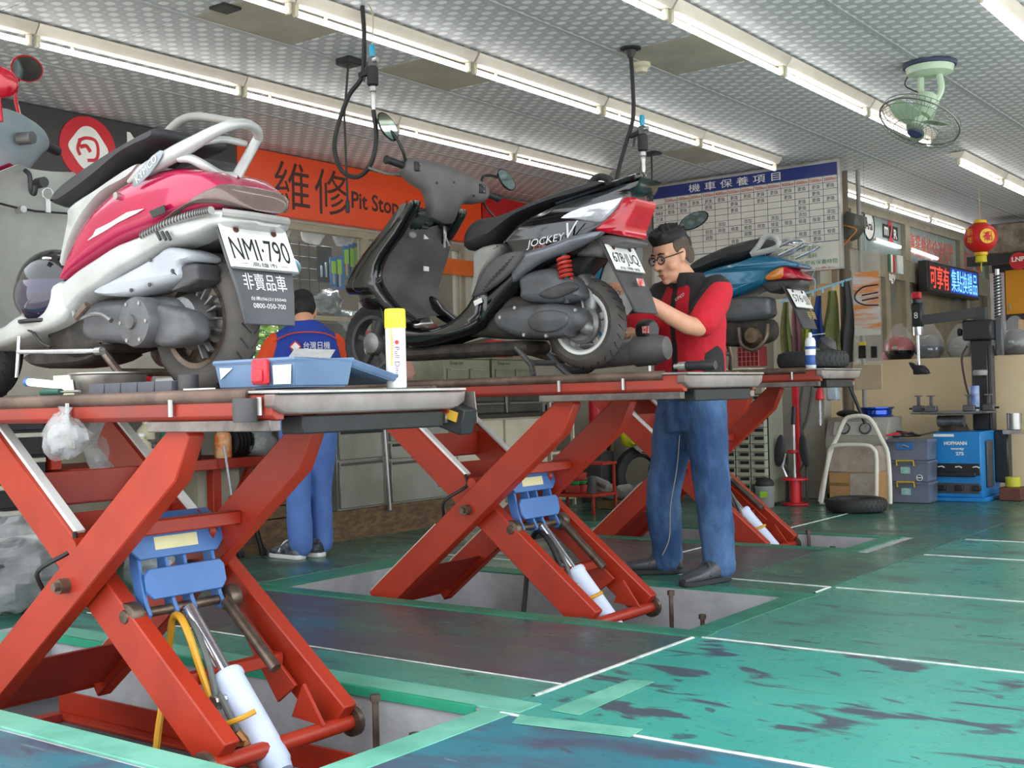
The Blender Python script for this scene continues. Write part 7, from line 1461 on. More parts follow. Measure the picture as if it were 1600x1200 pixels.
for dx_ in (-.22, .22): slab('leg', (-3.49+dx_-.02, 9.15, 0), (-3.49+dx_+.02, 9.45, .0499), M_dark, t)
t = thing('blue_wheel', (-3.38, 9.34, .656), 'shiny blue anodised wheel rim on the balancer', 'wheel rim'); M_brim = mat('anodised blue', '1f4fb0', .18, .7, coat=.5)
part('rim', MB().lathe([(.125, 0), (.13, .005), (.115, .02), (.115, .05), (.135, .068), (.135, .075), (.12, .07), (.105, .05), (.105, .02), (.125, 0)], (-3.38, 9.34, .657), EZ, 36, cap=False), M_brim, t)
for k in range(3): a = k*2*PI/3; part('spoke', MB().beam((-3.38, 9.34, .695), (-3.38+math.cos(a)*.11, 9.34+math.sin(a)*.11, .695), .03, .012, (-math.sin(a), math.cos(a), 0)), M_brim, t)
part('hub', MB().lathe([(.03, .03), (.03, .06), (.02, .065)], (-3.38, 9.34, .657), EZ, 16), M_brim, t)
q = MB(); q.ell((-3.63, 9.36, .685), (.09, .08, .03), 14, 8); solo('dark_cloth', q, M_black, 'dark cloth lying on the balancer left of the blue rim', 'cloth')
# storage boxes
M_sbx = mat('smoky plastic box', '6a6e80', .3, 0, '7c8092', 4, .6, alpha=.93)
for k in range(3):
    z0 = .004+k*.162; t = thing('storage_box', (-3.07, 9.21, z0), ['bottom', 'middle', 'top'][k]+' smoky plastic storage box in the stack of three', 'storage box', 'stack of storage boxes')
    q = MB(); q.loft([[V3((-3.07+a*s_*.97, 9.21+b*s_*.95, z0+z_)) for a, b in ((-.165, -.12), (.165, -.12), (.165, .12), (-.165, .12))] for s_, z_ in ((.93, 0), (.98, .135), (1.0, .136), (1.0, .158))]); part('tub', q, M_sbx, t, .012)
    if k < 2:
        part('clip', MB().tube([(-3.15, 9.095, z0+.12), (-3.15, 9.088, z0+.158), (-3.02, 9.088, z0+.158), (-3.02, 9.095, z0+.12)], .007, 6), mat('yellow clip', 'd0b030', .4), t); slab('label', (-3.12, 9.094, z0+.06), (-3.05, 9.1005, z0+.11), mat('mint label', '9fc8c0', .5, 0, '5a9088', 40, .6), t, 0)
    else:
        slab('blue_tag', (-3.15, 9.092, z0+.08), (-3.02, 9.0995, z0+.13), M_cardb, t, .002); part('clip', MB().tube([(-3.12, 9.09, z0+.10), (-3.09, 9.083, z0+.115), (-3.05, 9.09, z0+.10)], .006, 6), M_steel, t)
    if k == 1: q = MB(); q.tube([V3((-2.98+.022*math.cos(a), 9.097, z0+.03+.022*math.sin(a))) for a in [2*PI*i/16 for i in range(16)]], .003, 6, closed=True); q.cyl((-2.995, 9.097, z0+.03), (-2.965, 9.097, z0+.03), .004, 6); part('emblem', q, M_white, t)
for k, (m, lb) in enumerate(((M_black, 'tangle of black cables on the storage boxes'), (M_srred, 'red cable clamp end on the storage boxes'))):
    rn = random.Random(11+k); pts = [V3((-3.06+rn.uniform(-.15, .15)-(.06 if k else 0), 9.21+rn.uniform(-.1, .1), .502+rn.uniform(0, .04))) for i in range(14 if k == 0 else 4)]; q = MB(); q.tube(smoothpts(pts, 4), .006, 6); solo('cable', q, m, lb, 'cable')
# ================================================================== counter, helmets, tyre changer
struct('wall_counter', MB().bb((-4.15, 10.1, -.005), (2.0, 10.35, 1.12)), M_cream, 'cream half-height counter wall behind the tyre changer')
struct('trim_1', MB().bb((-3.80, 10.085, -.004), (2.0, 10.0999, .06)), mat('dark plinth', '3a3632', .6), 'dark strip at the foot of the counter')
def helmet(x, y, z, m, label, r_=.125, film=True, low=None, visor=None):
    t = thing('helmet', (x, y, z), label, 'helmet', 'helmets on the counter'); c = V3((x, y, z+r_*.72)); q = MB(); q.ell(c, (r_, r_*1.05, r_*.95), 24, 14, z0=-.74); part('shell', q, m, t)
    if low: q = MB(); q.ell(c, (r_*1.015, r_*1.065, r_*.965), 24, 8, z0=-.72, z1=-.1); part('lower_band', q, low, t)
    if visor: q = MB(); q.ell(c+V3((0, -.012, -.01)), (r_*1.02, r_*1.05, r_*.7), 24, 8, z0=-.5, z1=.35); q.f = [f for f in q.f if len(f) == 4 and sum(q.v[i].y for i in f)/4 < y-.02]; part('visor', q, visor, t)
    part('front_badge', MB().ell(c+V3((0, -r_*1.03, .01)), (.025, .006, .016), 12, 6), M_silver, t)
    if film:
        q = MB(); q.ell(c+V3((0, 0, .02)), (r_*1.05, r_*1.08, r_*1.1), 20, 12, z0=-.72)
        for v in q.v:
            d = v-c; k_ = max(0, d.z/r_-.5); v.z += k_*.09; v += V3((d.x, d.y, 0))*(-.35*k_+.05*NZ.noise(d*14+V3((x*5, 0, 0))))
        part('film_bag', q, mat('helmet film', 'dcdad8', .15, 0, 'c8c4c0', 10, .6, .8, 24, alpha=.2), t)
    return t
yh = 10.24
helmet(-3.49, yh, 1.121, mat('helmet red', 'b8182a', .2, coat=.5), 'red helmet wrapped in film on the counter', low=M_gblack)
helmet(-3.235, yh, 1.121, mat('helmet silver grey', '8a8a8c', .25, .2, coat=.4), 'silver grey helmet with visor second on the counter', .12, visor=mat('clear visor', '7a8086', .08, .2, coat=.8))
helmet(-2.985, yh, 1.121, mat('helmet pale', 'a8a6a4', .35), 'pale helmet in tall film bag left of the changer column', .105)
helmet(-2.765, yh, 1.121, mat('helmet charcoal', '55565a', .3), 'charcoal helmet half hidden by the changer column', .11)
helmet(-2.545, yh, 1.121, mat('helmet dark grey', '6a686a', .25, .2, coat=.4), 'dark grey helmet in film at the right edge', .13)
q = MB(); q.ell((-3.60, 10.22, 1.15), (.04, .05, .05), 12, 8); solo('pink_pouch', q, mat('pink pouch', 'd8909c', .6), 'small pink pouch left of the red helmet', 'pouch')
t = thing('tyre_changer', (-2.79, 9.6, 0), 'blue tyre changing machine with black column and arm', 'tyre changer')
M_tcb = mat('machine blue', '1f82c8', .4, 0, '1a6cac', 4, .5); M_tck = mat('machine black', '1e1f22', .4, 0, '2c2d30', 6, .5)
bx = part('cabinet', MB().bb((-2.965, 9.38, .03), (-2.605, 9.9, .53)), M_tcb, t, .006); slab('base_plate', (-2.98, 9.345, .002), (-2.57, 9.95, .0299), M_tcb, t)
slab('pedal_recess', (-2.955, 9.374, .20), (-2.615, 9.3799, .29), M_tck, t, .003); slab('pedal_shield', (-2.935, 9.345, .19), (-2.64, 9.3739, .225), M_tck, t, .006)
for k in range(3): x_ = -2.925+k*.13; slab('pedal', (x_, 9.345, .085), (x_+.06, 9.3799, .125), M_tck, t, .005); part('pedal_icon', MB().tube([(x_, 9.373, .262), (x_+.03, 9.373, .268), (x_+.05, 9.373, .258)], .005, 6), M_white, t)
slab('lower_slot', (-2.95, 9.376, .06), (-2.62, 9.3799, .14), M_dgrey, t, .003)
slab('name_strip', (-2.955, 9.378, .495), (-2.80, 9.3799, .515), M_white, t, 0); text('HOFMANN', (-2.79, 9.3785, .445), EX, EZ, .028, M_white, bx, width=.17, bold=.03); text('monty', (-2.775, 9.3785, .40), EX, EZ, .024, M_white, bx, width=.10, bold=.03); text('275', (-2.76, 9.3785, .365), EX, EZ, .026, M_white, bx, width=.06, bold=.03)
slab('side_pocket', (-2.6049, 9.50, .10), (-2.585, 9.66, .46), M_dgrey, t, .008); slab('side_arm', (-2.6049, 9.75, .12), (-2.50, 9.86, .53), M_tck, t, .01)
part('column', MB().bb((-2.77, 9.78, .531), (-2.645, 9.92, 1.24)), M_tck, t, .006); slab('column_plate', (-2.644, 9.80, .531), (-2.62, 9.90, 1.2), M_dgrey, t)
slab('column_head', (-2.82, 9.74, 1.2401), (-2.60, 9.94, 1.40), M_tck, t, .012); part('arm', MB().beam((-2.72, 9.80, 1.46), (-3.13, 9.72, 1.42), .06, .075), M_tck, t); slab('arm_post', (-2.74, 9.78, 1.4001), (-2.65, 9.88, 1.50), M_dgrey, t)
part('knob', MB().lathe([(.02, 0), (.03, .01), (.03, .03), (.015, .035)], (-2.83, 9.78, 1.31), (-1, 0, 0), 14), M_black, t)
q = MB(); helix(q, (-2.58, 9.9, 1.42), (-2.58, 9.9, 1.76), .026, .008, 14, 10); part('air_coil', q, M_dgrey, t); part('coil_post', MB().cyl((-2.58, 9.9, 1.40), (-2.58, 9.9, 1.80), .016, 10), M_steel, t); slab('side_guard', (-2.60, 9.86, 1.12), (-2.55, 9.92, 1.42), M_engine, t, .006)
hx, hy = -3.16, 9.72
hd_ = part('tool_head', MB().bb((hx-.045, hy-.04, 1.37), (hx+.045, hy+.04, 1.56)), M_tck, t, .012); part('head_cap', MB().lathe([(.045, 1.56), (.045, 1.59), (.035, 1.595)], (hx, hy, 0), EZ, 18), M_tck, t); slab('red_button', (hx-.035, hy-.03, 1.596), (hx+.03, hy+.03, 1.65), M_srred, t, .006); part('chrome_sleeve', MB().lathe([(.036, 1.30), (.038, 1.305), (.038, 1.368), (.03, 1.3699)], (hx, hy, 0), EZ, 18), M_chrome, t); text('8', (hx, hy-.0415, 1.46), EX, EZ, .05, M_white, hd_)
part('tool_shaft', MB().cyl((hx, hy, 1.06), (hx, hy, 1.31), .011, 12), M_chrome, t)
q = MB(); pillow(q, [(hx-.075, 1.085), (hx-.04, 1.075), (hx-.02, 1.06), (hx+.04, 1.055), (hx+.085, .99), (hx+.02, .985), (hx-.04, .985), (hx-.045, 1.02), (hx-.065, 1.05)], hy-.03, hy+.03, .01, k=2); part('mount_head', q, M_tck, t)
tc_ = V3((-2.87, 9.62, .67)); part('turntable', MB().lathe([(.10, -.01), (.32, .0), (.325, .008), (.32, .014), (.05, .02)], tc_, EZ, 36), M_alloy, t); part('spindle', MB().lathe([(.12, -.139), (.10, -.10), (.07, -.02)], tc_, EZ, 20), M_edark, t); part('motor', MB().cyl(tc_+V3((-.10, -.06, -.06)), tc_+V3((.10, -.06, -.06)), .045, 16), M_alloy, t)
for k, a in enumerate((PI, -2.0, -.9, .0)):
    c = tc_+V3((math.cos(a)*.27, math.sin(a)*.20, .02)); cl_ = slab('clamp', c-V3((.045, .03, .005)), c+V3((.045, .03, .045)), M_engine, t, .008); slab('clamp_jaw', c+V3((-.012, -.012, .0451)), c+V3((.012, .012, .115)), M_engine, cl_, .004); slab('jaw_tip', c+V3((-.03, -.012, .1151)), c+V3((.03, .012, .125)), M_alloy, cl_, .003); part('clamp_screw', MB().cyl(c+V3((math.copysign(.045, math.cos(a)), 0, .02)), c+V3((math.copysign(.075, math.cos(a)), 0, .02)), .008, 8), M_dark, cl_)
part('gauge_cap', MB().lathe([(.05, 0), (.055, .006), (.055, .04), (.045, .045)], (-2.69, 9.74, .96), EZ, 20), M_lgrey, t); part('air_line', MB().tube(smoothpts([(-2.79, 9.77, 1.2), (-2.83, 9.75, 1.1), (-2.81, 9.76, .9), (-2.78, 9.77, .78)], 4), .009, 8), M_brown, t)
q = MB(); q.lathe([(.036, 0), (.038, .003), (.038, .19), (.036, .195)], (-2.70, 9.60, .686), EZ, 18); solo('paste_can', q, mat('blue white can', '4a6ab0', .35, 0, 'd8dce4', 6, .9), 'blue and white can standing on the tyre changer table', 'can')
q = MB(); q.lathe([(.05, 0), (.055, .004), (.055, .13), (.05, .13), (.045, .01), (.001, .01)], (-2.46, 9.80, .531), EZ, 22, cap=False); q.bb((-2.53, 9.72, .50), (-2.40, 9.87, .5309)); solo('metal_cup', q, M_steel, 'open metal can on the changer side arm', 'can')
q = MB(); q.bb((-2.52, 9.52, .002), (-2.36, 9.72, .10)); solo('wooden_block', q, mat('red brown block', '6a3a2c', .7), 'red brown block on the floor right of the tyre changer', 'block', bevel=.006)
q = MB(); q.lathe([(.05, 0), (.055, .004), (.055, .07), (.05, .075)], (-2.44, 9.62, .101), EZ, 18); solo('yellow_tin', q, mat('yellow tin', 'c8c030', .4), 'small yellow tin on the red brown block', 'tin')
# ================================================================== shop windows beyond the counter
WXs = -4.2
WS = struct('wall_window', MB().bb((WXs-.08, 10.4, 2.0), (WXs, 16.35, 2.22)), M_alu, 'aluminium shop front with signs above the counter')
for a, b in (((WXs-.08, 10.4, 2.60), (WXs, 16.35, 2.675)), ((WXs-.08, 10.4, -.004), (WXs, 16.35, 1.05))): struct('frame_rail', MB().bb(a, b), M_alu, parent=WS)
for y in (10.4, 11.05, 12.58, 14.50, 15.70, 16.2): struct('mullion', MB().bb((WXs-.08, y, 2.2201), (WXs+.01, y+.15, 2.5999)), M_alu, parent=WS)
for y in (10.4, 11.05, 11.95, 12.55, 14.72, 15.6, 16.2): struct('mullion', MB().bb((WXs-.08, y, 1.0501), (WXs+.005, y+.13, 1.9999)), M_alu, parent=WS)
M_frost = mat('frosted transom', '8c9a98', .25, 0, '7a8886', 2, .5); M_dglass = mat('shop glass', '6a6a60', .08, .2, 'a08868', 1.6, .8)
for i, (y0_, y1_) in enumerate(((10.55, 11.05), (11.2, 12.58), (12.73, 14.5), (14.65, 15.7), (15.85, 16.2))): struct('transom_pane', MB().bb((WXs-.05, y0_, 2.22), (WXs-.04, y1_, 2.60)), M_frost, parent=WS)
for y0_, y1_ in ((10.53, 11.05), (11.18, 11.95), (12.08, 12.55), (12.68, 14.72), (14.85, 15.6), (15.73, 16.2)): struct('pane', MB().bb((WXs-.05, y0_, 1.05), (WXs-.04, y1_, 2.0)), M_dglass, parent=WS)
def at_x(px_, py_, dx_=.0): return at(px_, py_, X=WXs-.038+dx_)
c = at_x(1357, 352); q = MB(); q.lathe([(.15, 0), (.15, .004)], c, EX, 28); o = tag(link('round_emblem', mesh_from(q, 'round_emblem', c), M_white, None, c), 'round white emblem with black script on the window transom', 'emblem'); text('Arai', c+V3((.006, 0, 0)), EY, EZ, .09, M_ink, o, width=.2, bold=.02); q = MB(); q.tube([c+V3((.004, .145*math.cos(a), .145*math.sin(a))) for a in [2*PI*i/28 for i in range(28)]], .008, 6, closed=True); part('ring', q, M_ink, o)
c = at_x(1391, 363); q = MB(); q.bb(c-V3((0, .22, .07)), c+V3((.004, .22, .07))); o = tag(link('logo_plate', mesh_from(q, 'logo_plate', c), M_ink, None, c), 'black logo plate with red figure on the window transom', 'emblem'); text('m', c+V3((.006, -.13, 0)), EY, EZ, .09, M_white, o, width=.12, bold=.03); text('2', c+V3((.007, .0, .01)), EY, EZ, .22, M_srred, o, width=.13, bold=.03); text('R', c+V3((.006, .14, -.01)), EY, EZ, .10, M_white, o, width=.10, bold=.03)
c = at_x(1318, 335); q = MB(); q.ell(c, (.004, .18, .11), 22, 6); o = tag(link('oval_emblem', mesh_from(q, 'oval_emblem', c), M_brown, None, c), 'dark oval emblem half hidden by the chart', 'emblem'); text('HJC', c+V3((.006, 0, 0)), EY, EZ, .08, M_white, o, width=.2, bold=.02)
M_otx = mat('orange red lettering', 'e0583c', .45)
for nm, s_, yc_, w_, lb in (('red_lettering', '專業維修快速保養', 13.62, 1.55, 'row of orange red characters on the second window transom'), ('red_lettering', '安全帽', 15.15, .72, 'short row of orange red characters on the third window transom')):
    me_ = MB(); o = text(s_, (WXs-.037, yc_, 2.42 if w_ > 1 else 2.40), EY, EZ, .25, M_otx, None, nm, width=w_, bold=.006); tag(o, lb, 'lettering'); ORG[o.name] = V3((0, 0, 0))
c = at_x(1393, 410, .045); t = thing('flag_emblem', c, 'green white and red flag emblem below the first transom', 'emblem')
for k, m in enumerate((mat('flag green', '2c6a4a', .5), M_white, M_srred)): slab('stripe', c+V3((-.004, -.09+k*.06, -.10)), c+V3((.004, -.03+k*.06-.0005, .08)), m, t, 0)
text('agv', c+V3((.004, 0, -.17)), EY, EZ, .10, M_white, t, width=.20, bold=.03)
for (x0_, y0_), (x1_, y1_), k in (((1367, 374), (1406, 386), 0), ((1422, 389), (1464, 404), 1)):
    a, b = at_x(x0_, y0_, .015), at_x(x1_, y1_, .015); t = thing('glow_bar', a, ['glowing white bar along the first transom', 'glowing white bar along the second transom'][k], 'light'); part('tube', MB().cyl(a, b, .018, 10), mat('glowing bar', 'f2f6ff', .3, emit=2.5), t); part('clip', MB().box(a, (.03, .02, .03)), M_hold, t); part('clip', MB().box(b, (.03, .02, .03)), M_hold, t)  # glowing white bars with end clips along the transoms
# LED sign
lx_ = -4.06; t = thing('led_sign', (lx_, 13.8, 1.92), 'black LED message sign with red and blue characters', 'sign'); slab('case', (lx_-.10, 12.86, 1.90), (lx_-.005, 14.78, 2.235), M_dark, t, .006); fc = slab('screen', (lx_-.0049, 12.92, 1.925), (lx_-.002, 14.73, 2.215), mat('LED screen', '4a3634', .4), t, 0)
text('可享有', (lx_-.001, 13.28, 2.07), EY, EZ, .25, mat('LED red', 'ff4a3c', .4, emit=.9), fc, width=.66, bold=.01); q = MB(); q.bb((lx_-.0019, 13.66, 1.93), (lx_-.0016, 14.72, 2.21)); part('blue_field', q, mat('LED blue field', '1c3aa8', .4, emit=.5), fc, smooth=0); text('集點換贈品', (lx_-.001, 14.19, 2.07), EY, EZ, .25, mat('LED blue', '6ab4ff', .4, emit=1.5), fc, width=1.0, bold=.005)
slab('bracket', (WXs+.0, 13.2, 2.0), (lx_-.1001, 13.25, 2.1), M_dark, t); slab('bracket', (WXs+.0, 14.3, 2.0), (lx_-.1001, 14.35, 2.1), M_dark, t)
q = MB(); c = at(1421, 412, X=-4.1); q.bb((-4.199, c.y-.10, c.z-.10), (-4.185, c.y+.06, c.z+.09)); solo('paper_notice', q, mat('pale notice', 'e0e0d4', .6, 0, '9fc0d0', 12, .7), 'small white notice at the left end of the LED sign', 'paper')
# lantern
c = V3((-3.0, 11.0, 2.19)); t = thing('paper_lantern', (c.x, c.y, 1.99), 'round red paper lantern with gold characters and yellow tassel', 'lantern'); M_lan = mat('lantern red', 'c8141c', .45, 0, 'a80f16', 6, .4); M_gold = mat('lantern gold', 'e0b428', .4, .2)
q = MB(); pr = []
for k in range(25): ph = -PI/2*.86+PI*.86*k/24; pr.append((.145*math.cos(ph)*(1-.03*(k % 2)), .135*math.sin(ph)))
q.lathe(pr, c, EZ, 32); bl = part('globe', q, M_lan, t); part('top_ring', MB().lathe([(.045, .125), (.06, .13), (.055, .155), (.045, .16)], c, EZ, 20), M_gold, t); part('bottom_ring', MB().lathe([(.045, -.16), (.055, -.155), (.06, -.13), (.045, -.125)], c, EZ, 20), M_gold, t); part('tassel', MB().lathe([(.05, -.215), (.046, -.16), (.01, -.158)], c, EZ, 18), mat('tassel yellow', 'd8c81c', .6, bump=.5, bscale=120, stretch=(4, 4, .2)), t); part('tassel_tail', MB().tube([c+V3((0, 0, -.21)), c+V3((.0, 0, -.27)), c+V3((.004, 0, -.30))], .005, 6), mat('tassel yellow', 'd8c81c', .6), t); part('cord', MB().cyl(c+V3((0, 0, .15)), (c.x, c.y, ZC-.01), .002, 5), M_gold, t)
vdl = V3((.26, -.965, 0)); rvl = V3((.965, .26, 0))
for a, s_, h in ((-.62, '新年', .09), (.42, '福', .11)):
    d_ = (vdl*math.cos(a)+rvl*math.sin(a)); r2 = (rvl*math.cos(a)-vdl*math.sin(a))
    if s_ == '福':
        q = MB(); q.lathe([(.065, 0), (.065, .004)], c+d_*.135, d_, 22); part('gold_disc', q, M_gold, bl); text(s_, c+d_*.1405, r2, EZ, h*.8, mat('disc red', 'c83028', .5), bl)
    else: text('新', c+d_*.1475+V3((0, 0, .045)), r2, EZ, .06, M_gold, bl); text('年', c+d_*.1475+V3((0, 0, -.03)), r2, EZ, .06, M_gold, bl)
# ceiling fan
c = V3((-2.07, 6.70, ZC-.012)); t = thing('ceiling_fan', c, 'pale green oscillating cage fan on the ceiling', 'fan'); M_fan = mat('pale mint enamel', 'bcd2b8', .35, 0, 'a4bca0', 6, .4); M_cage = mat('cage wire', '8a8c84', .35, .6)
part('ceiling_plate', MB().lathe([(.14, -.02), (.145, -.01), (.145, 0)], c, EZ, 28), mat('navy plate', '2c3458', .5), t); part('mount_cup', MB().lathe([(.07, -.07), (.12, -.055), (.13, -.021)], c, EZ, 26), M_fan, t)
part('yoke', MB().tube(smoothpts([c+V3((.05, 0, -.06)), c+V3((.06, 0, -.15)), c+V3((.03, -.02, -.22))], 4), .018, 8), M_fan, t); part('yoke', MB().tube(smoothpts([c+V3((-.05, 0, -.06)), c+V3((-.05, 0, -.15)), c+V3((-.02, -.02, -.22))], 4), .018, 8), M_fan, t)
fd = V3((-.22, -.42, -.88)).normalized(); fc_ = c+V3((-.02, -.02, -.23)); part('motor', MB().lathe([(.03, -.07), (.06, -.05), (.065, .05), (.045, .07)], fc_, fd, 20), M_fan, t)
hb = fc_+fd*.11; u_ = fd.cross(V3((1, 0, 0))).normalized(); v_ = fd.cross(u_)
for k in range(3):
    a = 2*PI*k/3+.5; rings = []
    for j in range(7):
        f = j/6; r_ = .03+.165*f; w2 = .075*math.sin(PI*(.18+.72*f)); rings.append([hb+(u_*math.cos(a+s_*w2/r_*.8)+v_*math.sin(a+s_*w2/r_*.8))*r_+fd*(s_*.022+z_) for s_, z_ in ((-1, 0), (0, .004), (1, 0), (1, .004), (0, .008), (-1, .004))])
    part('blade', MB().loft(rings), mat('fan blade', '9ab094', .35, 0, '86a080', 6, .4), t)
part('hub', MB().lathe([(.04, -.02), (.045, 0), (.035, .03), (.01, .035)], hb, fd, 18), M_fan, t); part('cage_badge', MB().lathe([(.045, .072), (.04, .08), (.01, .082)], hb, fd, 18), mat('navy badge', '3a4468', .5), t)
for r_, dz_, w2 in ((.22, 0, .005), (.215, .025, .002), (.215, -.03, .002), (.12, .068, .002)): part('cage_ring', MB().tube([hb+(u_*math.cos(a)+v_*math.sin(a))*r_+fd*dz_ for a in [2*PI*i/40 for i in range(40)]], w2, 6, closed=True), M_cage, t)
for k in range(32):
    a = 2*PI*k/32; d_ = u_*math.cos(a)+v_*math.sin(a); part('cage_wire', MB().tube([hb+d_*.05-fd*.06, hb+d_*.17-fd*.055, hb+d_*.22, hb+d_*.18+fd*.05, hb+d_*.045+fd*.075], .0014, 4), M_cage, t)
part('power_cord', MB().tube(smoothpts([c+V3((-.1, 0, -.02)), c+V3((-.14, .0, -.09)), c+V3((-.08, 0, -.14)), fc_-fd*.06], 4), .004, 6), M_dark, t)
# smoke detector
p = at(1002, 100, Z=ZC-.01); q = MB(); q.lathe([(.05, 0), (.05, -.02), (.035, -.03), (.03, -.05), (.01, -.052)], (p.x, p.y, ZC-.007), EZ, 22); solo('smoke_detector', q, mat('detector cream', 'd0c8b0', .5), 'small cream smoke detector next to the black hose mount', 'detector')
# hanging air lines
def gun(t, top, h=.2):
    top = V3(top); part('blue_coupler', MB().lathe([(.010, 0), (.014, -.01), (.014, -.045), (.010, -.055)], top, EZ, 12), mat('coupler blue', '2a9cc0', .35), t); b_ = top-V3((0, 0, .055)); part('valve_block', MB().bb(b_-V3((.018, .014, .045)), b_+V3((.018, .014, 0))), M_engine, t, .004); part('valve_knob', MB().cyl(b_+V3((.018, -.01, -.02)), b_+V3((.042, -.01, -.02)), .012, 10), M_steel, t); part('lever', MB().tube([b_+V3((-.018, 0, -.01)), b_+V3((-.045, 0, -.05)), b_+V3((-.055, 0, -.10))], .006, 6), M_dark, t)
    part('grip', MB().lathe([(.022, -.045), (.026, -.05), (.026, -.125), (.020, -.13)], b_, EZ, 16), M_black, t); part('fitting', MB().lathe([(.012, -.13), (.017, -.135), (.017, -.155), (.012, -.16), (.014, -.175), (.011, -.19), (.013, -.215), (.009, -.24)], b_, EZ, 12), M_steel, t); return b_-V3((0, 0, .24))
Y1h = 3.95
t = thing('air_line', at(566, 0, Y=Y1h), 'black air line with gun looping in front of the orange sign', 'air hose'); tp_ = at(566, 0, Y=Y1h); tp_.z = ZC-.007; t.location = tp_; ORG[t.name] = tp_.copy()
gt = at(581, 70, Y=Y1h); ge = gun(t, gt); part('feed_hose', MB().tube(smoothpts([tp_, at(569, 60, Y=Y1h), at(566, 118, Y=Y1h), at(545, 150, Y=Y1h), at(527, 200, Y=Y1h), at(523, 235, Y=Y1h), at(535, 268, Y=Y1h), at(560, 276, Y=Y1h), at(580, 255, Y=Y1h), at(588, 215, Y=Y1h), ge], 5), .0105, 8), M_black, t); part('thin_line', MB().tube(smoothpts([at(568, -2, Y=Y1h), at(582, 20, Y=Y1h), at(582, 60, Y=Y1h), gt], 4), .003, 6), mat('clear line', 'b8a88c', .4), t); part('clamp', MB().cyl(at(563, 118, Y=Y1h), at(578, 112, Y=Y1h), .016, 8), M_dark, t)
t = thing('drop_line', at(545, 92, Z=ZC-.007), 'thin black line dropping from a black ceiling box in front of the sign', 'air hose'); tp_ = V3(t.location); part('ceiling_box', MB().bb(tp_-V3((.05, .05, .035)), tp_+V3((.05, .05, 0))), M_dark, t, .004); en = at(543, 312, Y=tp_.y); part('line', MB().tube([tp_, at(538, 180, Y=tp_.y), en], .006, 8), M_black, t); part('end_fitting', MB().lathe([(.008, 0), (.012, -.01), (.012, -.06), (.008, -.07)], en, EZ, 10), M_dark, t)
tp_ = at(985, 75, Z=ZC-.007); yy = tp_.y; t = thing('air_line', tp_, 'black air line with gun hanging behind the black scooter tail', 'air hose'); part('ceiling_flange', MB().lathe([(.015, -.05), (.03, -.015), (.055, -.008), (.055, 0)], tp_, EZ, 20), M_dark, t); gt = at(1003, 180, Y=yy); ge = gun(t, gt)
part('feed_hose', MB().tube(smoothpts([tp_, at(989, 140, Y=yy), at(989, 185, Y=yy), at(978, 225, Y=yy), at(966, 268, Y=yy), at(962, 300, Y=yy)], 5), .011, 8), M_black, t); part('lower_hose', MB().tube(smoothpts([ge, at(1003, 255, Y=yy), at(1000, 300, Y=yy), at(997, 320, Y=yy)], 4), .009, 8), M_engine, t); part('pressure_gauge', MB().lathe([(.022, 0), (.026, .004), (.026, .014), (.02, .016)], at(1010, 303, Y=yy), -CF, 18), M_steel, t); part('clamp', MB().cyl(at(985, 213, Y=yy), at(1000, 207, Y=yy), .014, 8), M_dark, t); part('gauge_arm', MB().cyl(at(1001, 297, Y=yy), at(1010, 303, Y=yy), .006, 8), M_rust, t)
tp_ = at(1018, 238, Z=ZC-.007); t = thing('drop_line', tp_, 'thin black line dropping from the ceiling in front of the chart', 'air hose'); part('ceiling_box', MB().bb(tp_-V3((.06, .05, .02)), tp_+V3((.06, .05, 0))), M_dark, t, .003); part('line', MB().tube([tp_, at(1019, 300, Y=tp_.y), at(1021, 400, Y=tp_.y)], .007, 8), M_black, t)
p = at(352, 11, Z=ZC-.007); q = MB(); q.bb(p-V3((.05, .05, .012)), p+V3((.05, .05, 0))); solo('ceiling_socket', q, M_dark, 'small dark socket on the beige ceiling panel', 'socket')
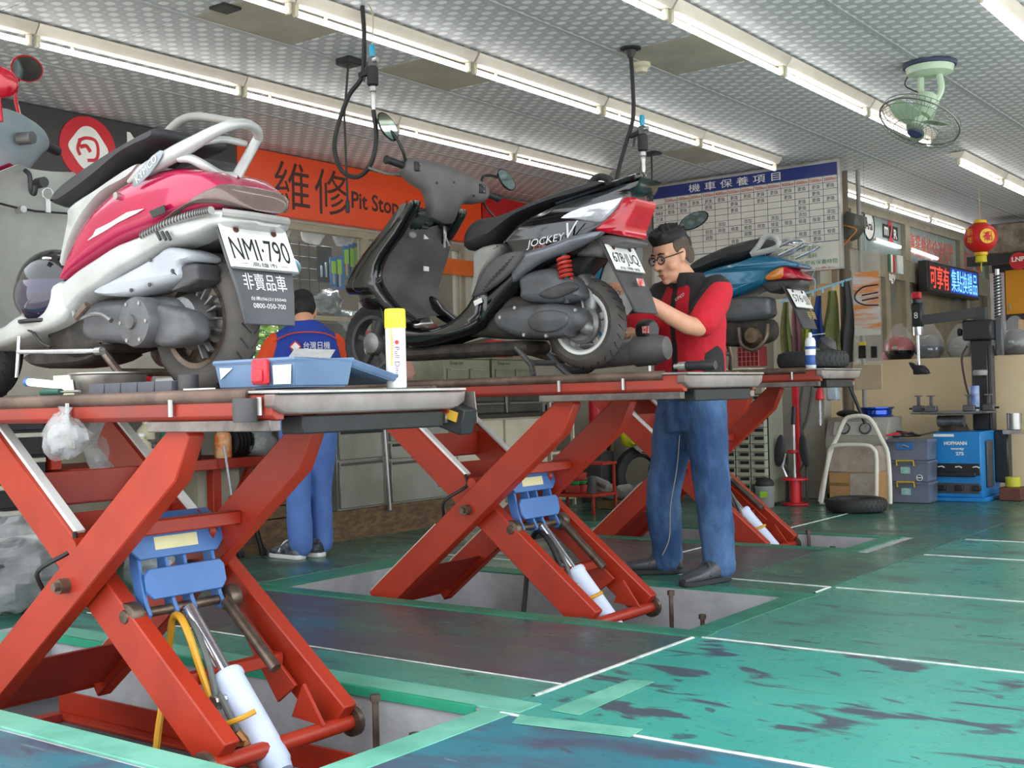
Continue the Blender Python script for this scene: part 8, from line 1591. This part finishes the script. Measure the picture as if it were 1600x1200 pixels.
# far right end of the shop
t = thing('orange_lockers', (-3.1, 13.6, 0), 'orange and charcoal cupboard at the far right', 'cupboard'); slab('frame', (-3.60, 13.6, 0), (-2.0, 13.9, 2.2), mat('charcoal frame', '33343c', .5), t); slab('panel', (-3.62, 13.585, .9), (-3.47, 13.5999, 2.1), mat('pale panel far', 'c9c0c4', .6), t, 0)
M_oy = mat('amber door', 'e09a1c', .45, 0, 'cc8814', 2, .4)
for x0_, x1_, z0_, z1_ in ((-3.46, -2.9, 1.64, 2.12), (-3.34, -2.9, .9, 1.58), (-2.86, -2.3, 1.64, 2.12), (-2.86, -2.3, .9, 1.58)): d_ = slab('door', (x0_, 13.58, z0_), (x1_, 13.5999, z1_), M_oy, t, .006); slab('handle', (x0_+.03, 13.57, z0_+.05), (x0_+.05, 13.5799, z0_+.12), M_steel, d_, .002)
q = MB(); q.bb((-3.75, 13.2, 2.16), (-1.5, 13.3, 2.26)); solo('black_beam', q, M_dark, 'black beam across the far end of the shop', 'beam')
p = at(1592, 408, Y=13.1); t = thing('round_badge', p, 'red round sign with white mark high at the far end', 'sign'); part('disc', MB().lathe([(.09, 0), (.09, .02)], p, (0, -1, 0), 26), M_srred, t); text('LNP', p+V3((0, -.022, .02)), EX, EZ, .05, M_white, t, width=.13, bold=.03)
q = MB(); q.bb((-3.7, 13.3, 2.27), (-1.5, 13.7, 2.60)); solo('storage_heap', q, mat('brown clutter', '6a5c50', .8, 0, '9a8c7c', 9, .9), 'brown boxes stored above the black beam', 'boxes', bevel=.02)
# red basket and shelf behind the blue scooter
p = at(1170, 556, Y=8.3); t = thing('red_basket', (p.x, 8.3, p.z-.09), 'red plastic grid basket behind the mechanic', 'basket')
slab('liner', (p.x-.085, 8.29, p.z-.08), (p.x+.085, 8.44, p.z+.07), mat('dark red liner', '7c1620', .6), t)
for k in range(6): x_ = p.x-.085+k*.034; slab('wire', (x_-.002, 8.282, p.z-.08), (x_+.002, 8.2899, p.z+.072), mat('pale red wire', 'c86a64', .5), t, 0)
for k in range(5): z_ = p.z-.078+k*.036; slab('wire', (p.x-.086, 8.276, z_-.002), (p.x+.086, 8.2819, z_+.002), mat('pale red wire', 'c86a64', .5), t, 0)
q = MB(); q.bb((-4.45, 8.25, p.z-.105), (-3.95, 8.5, p.z-.091)); q.bb((-4.45, 8.48, .871), (-4.42, 8.5, p.z-.105)); q.bb((-3.98, 8.52, .871), (-3.95, 8.54, p.z-.0911)); solo('white_shelf', q, M_creamc, 'pale shelf carrying the red grid basket', 'shelf', bevel=.003)
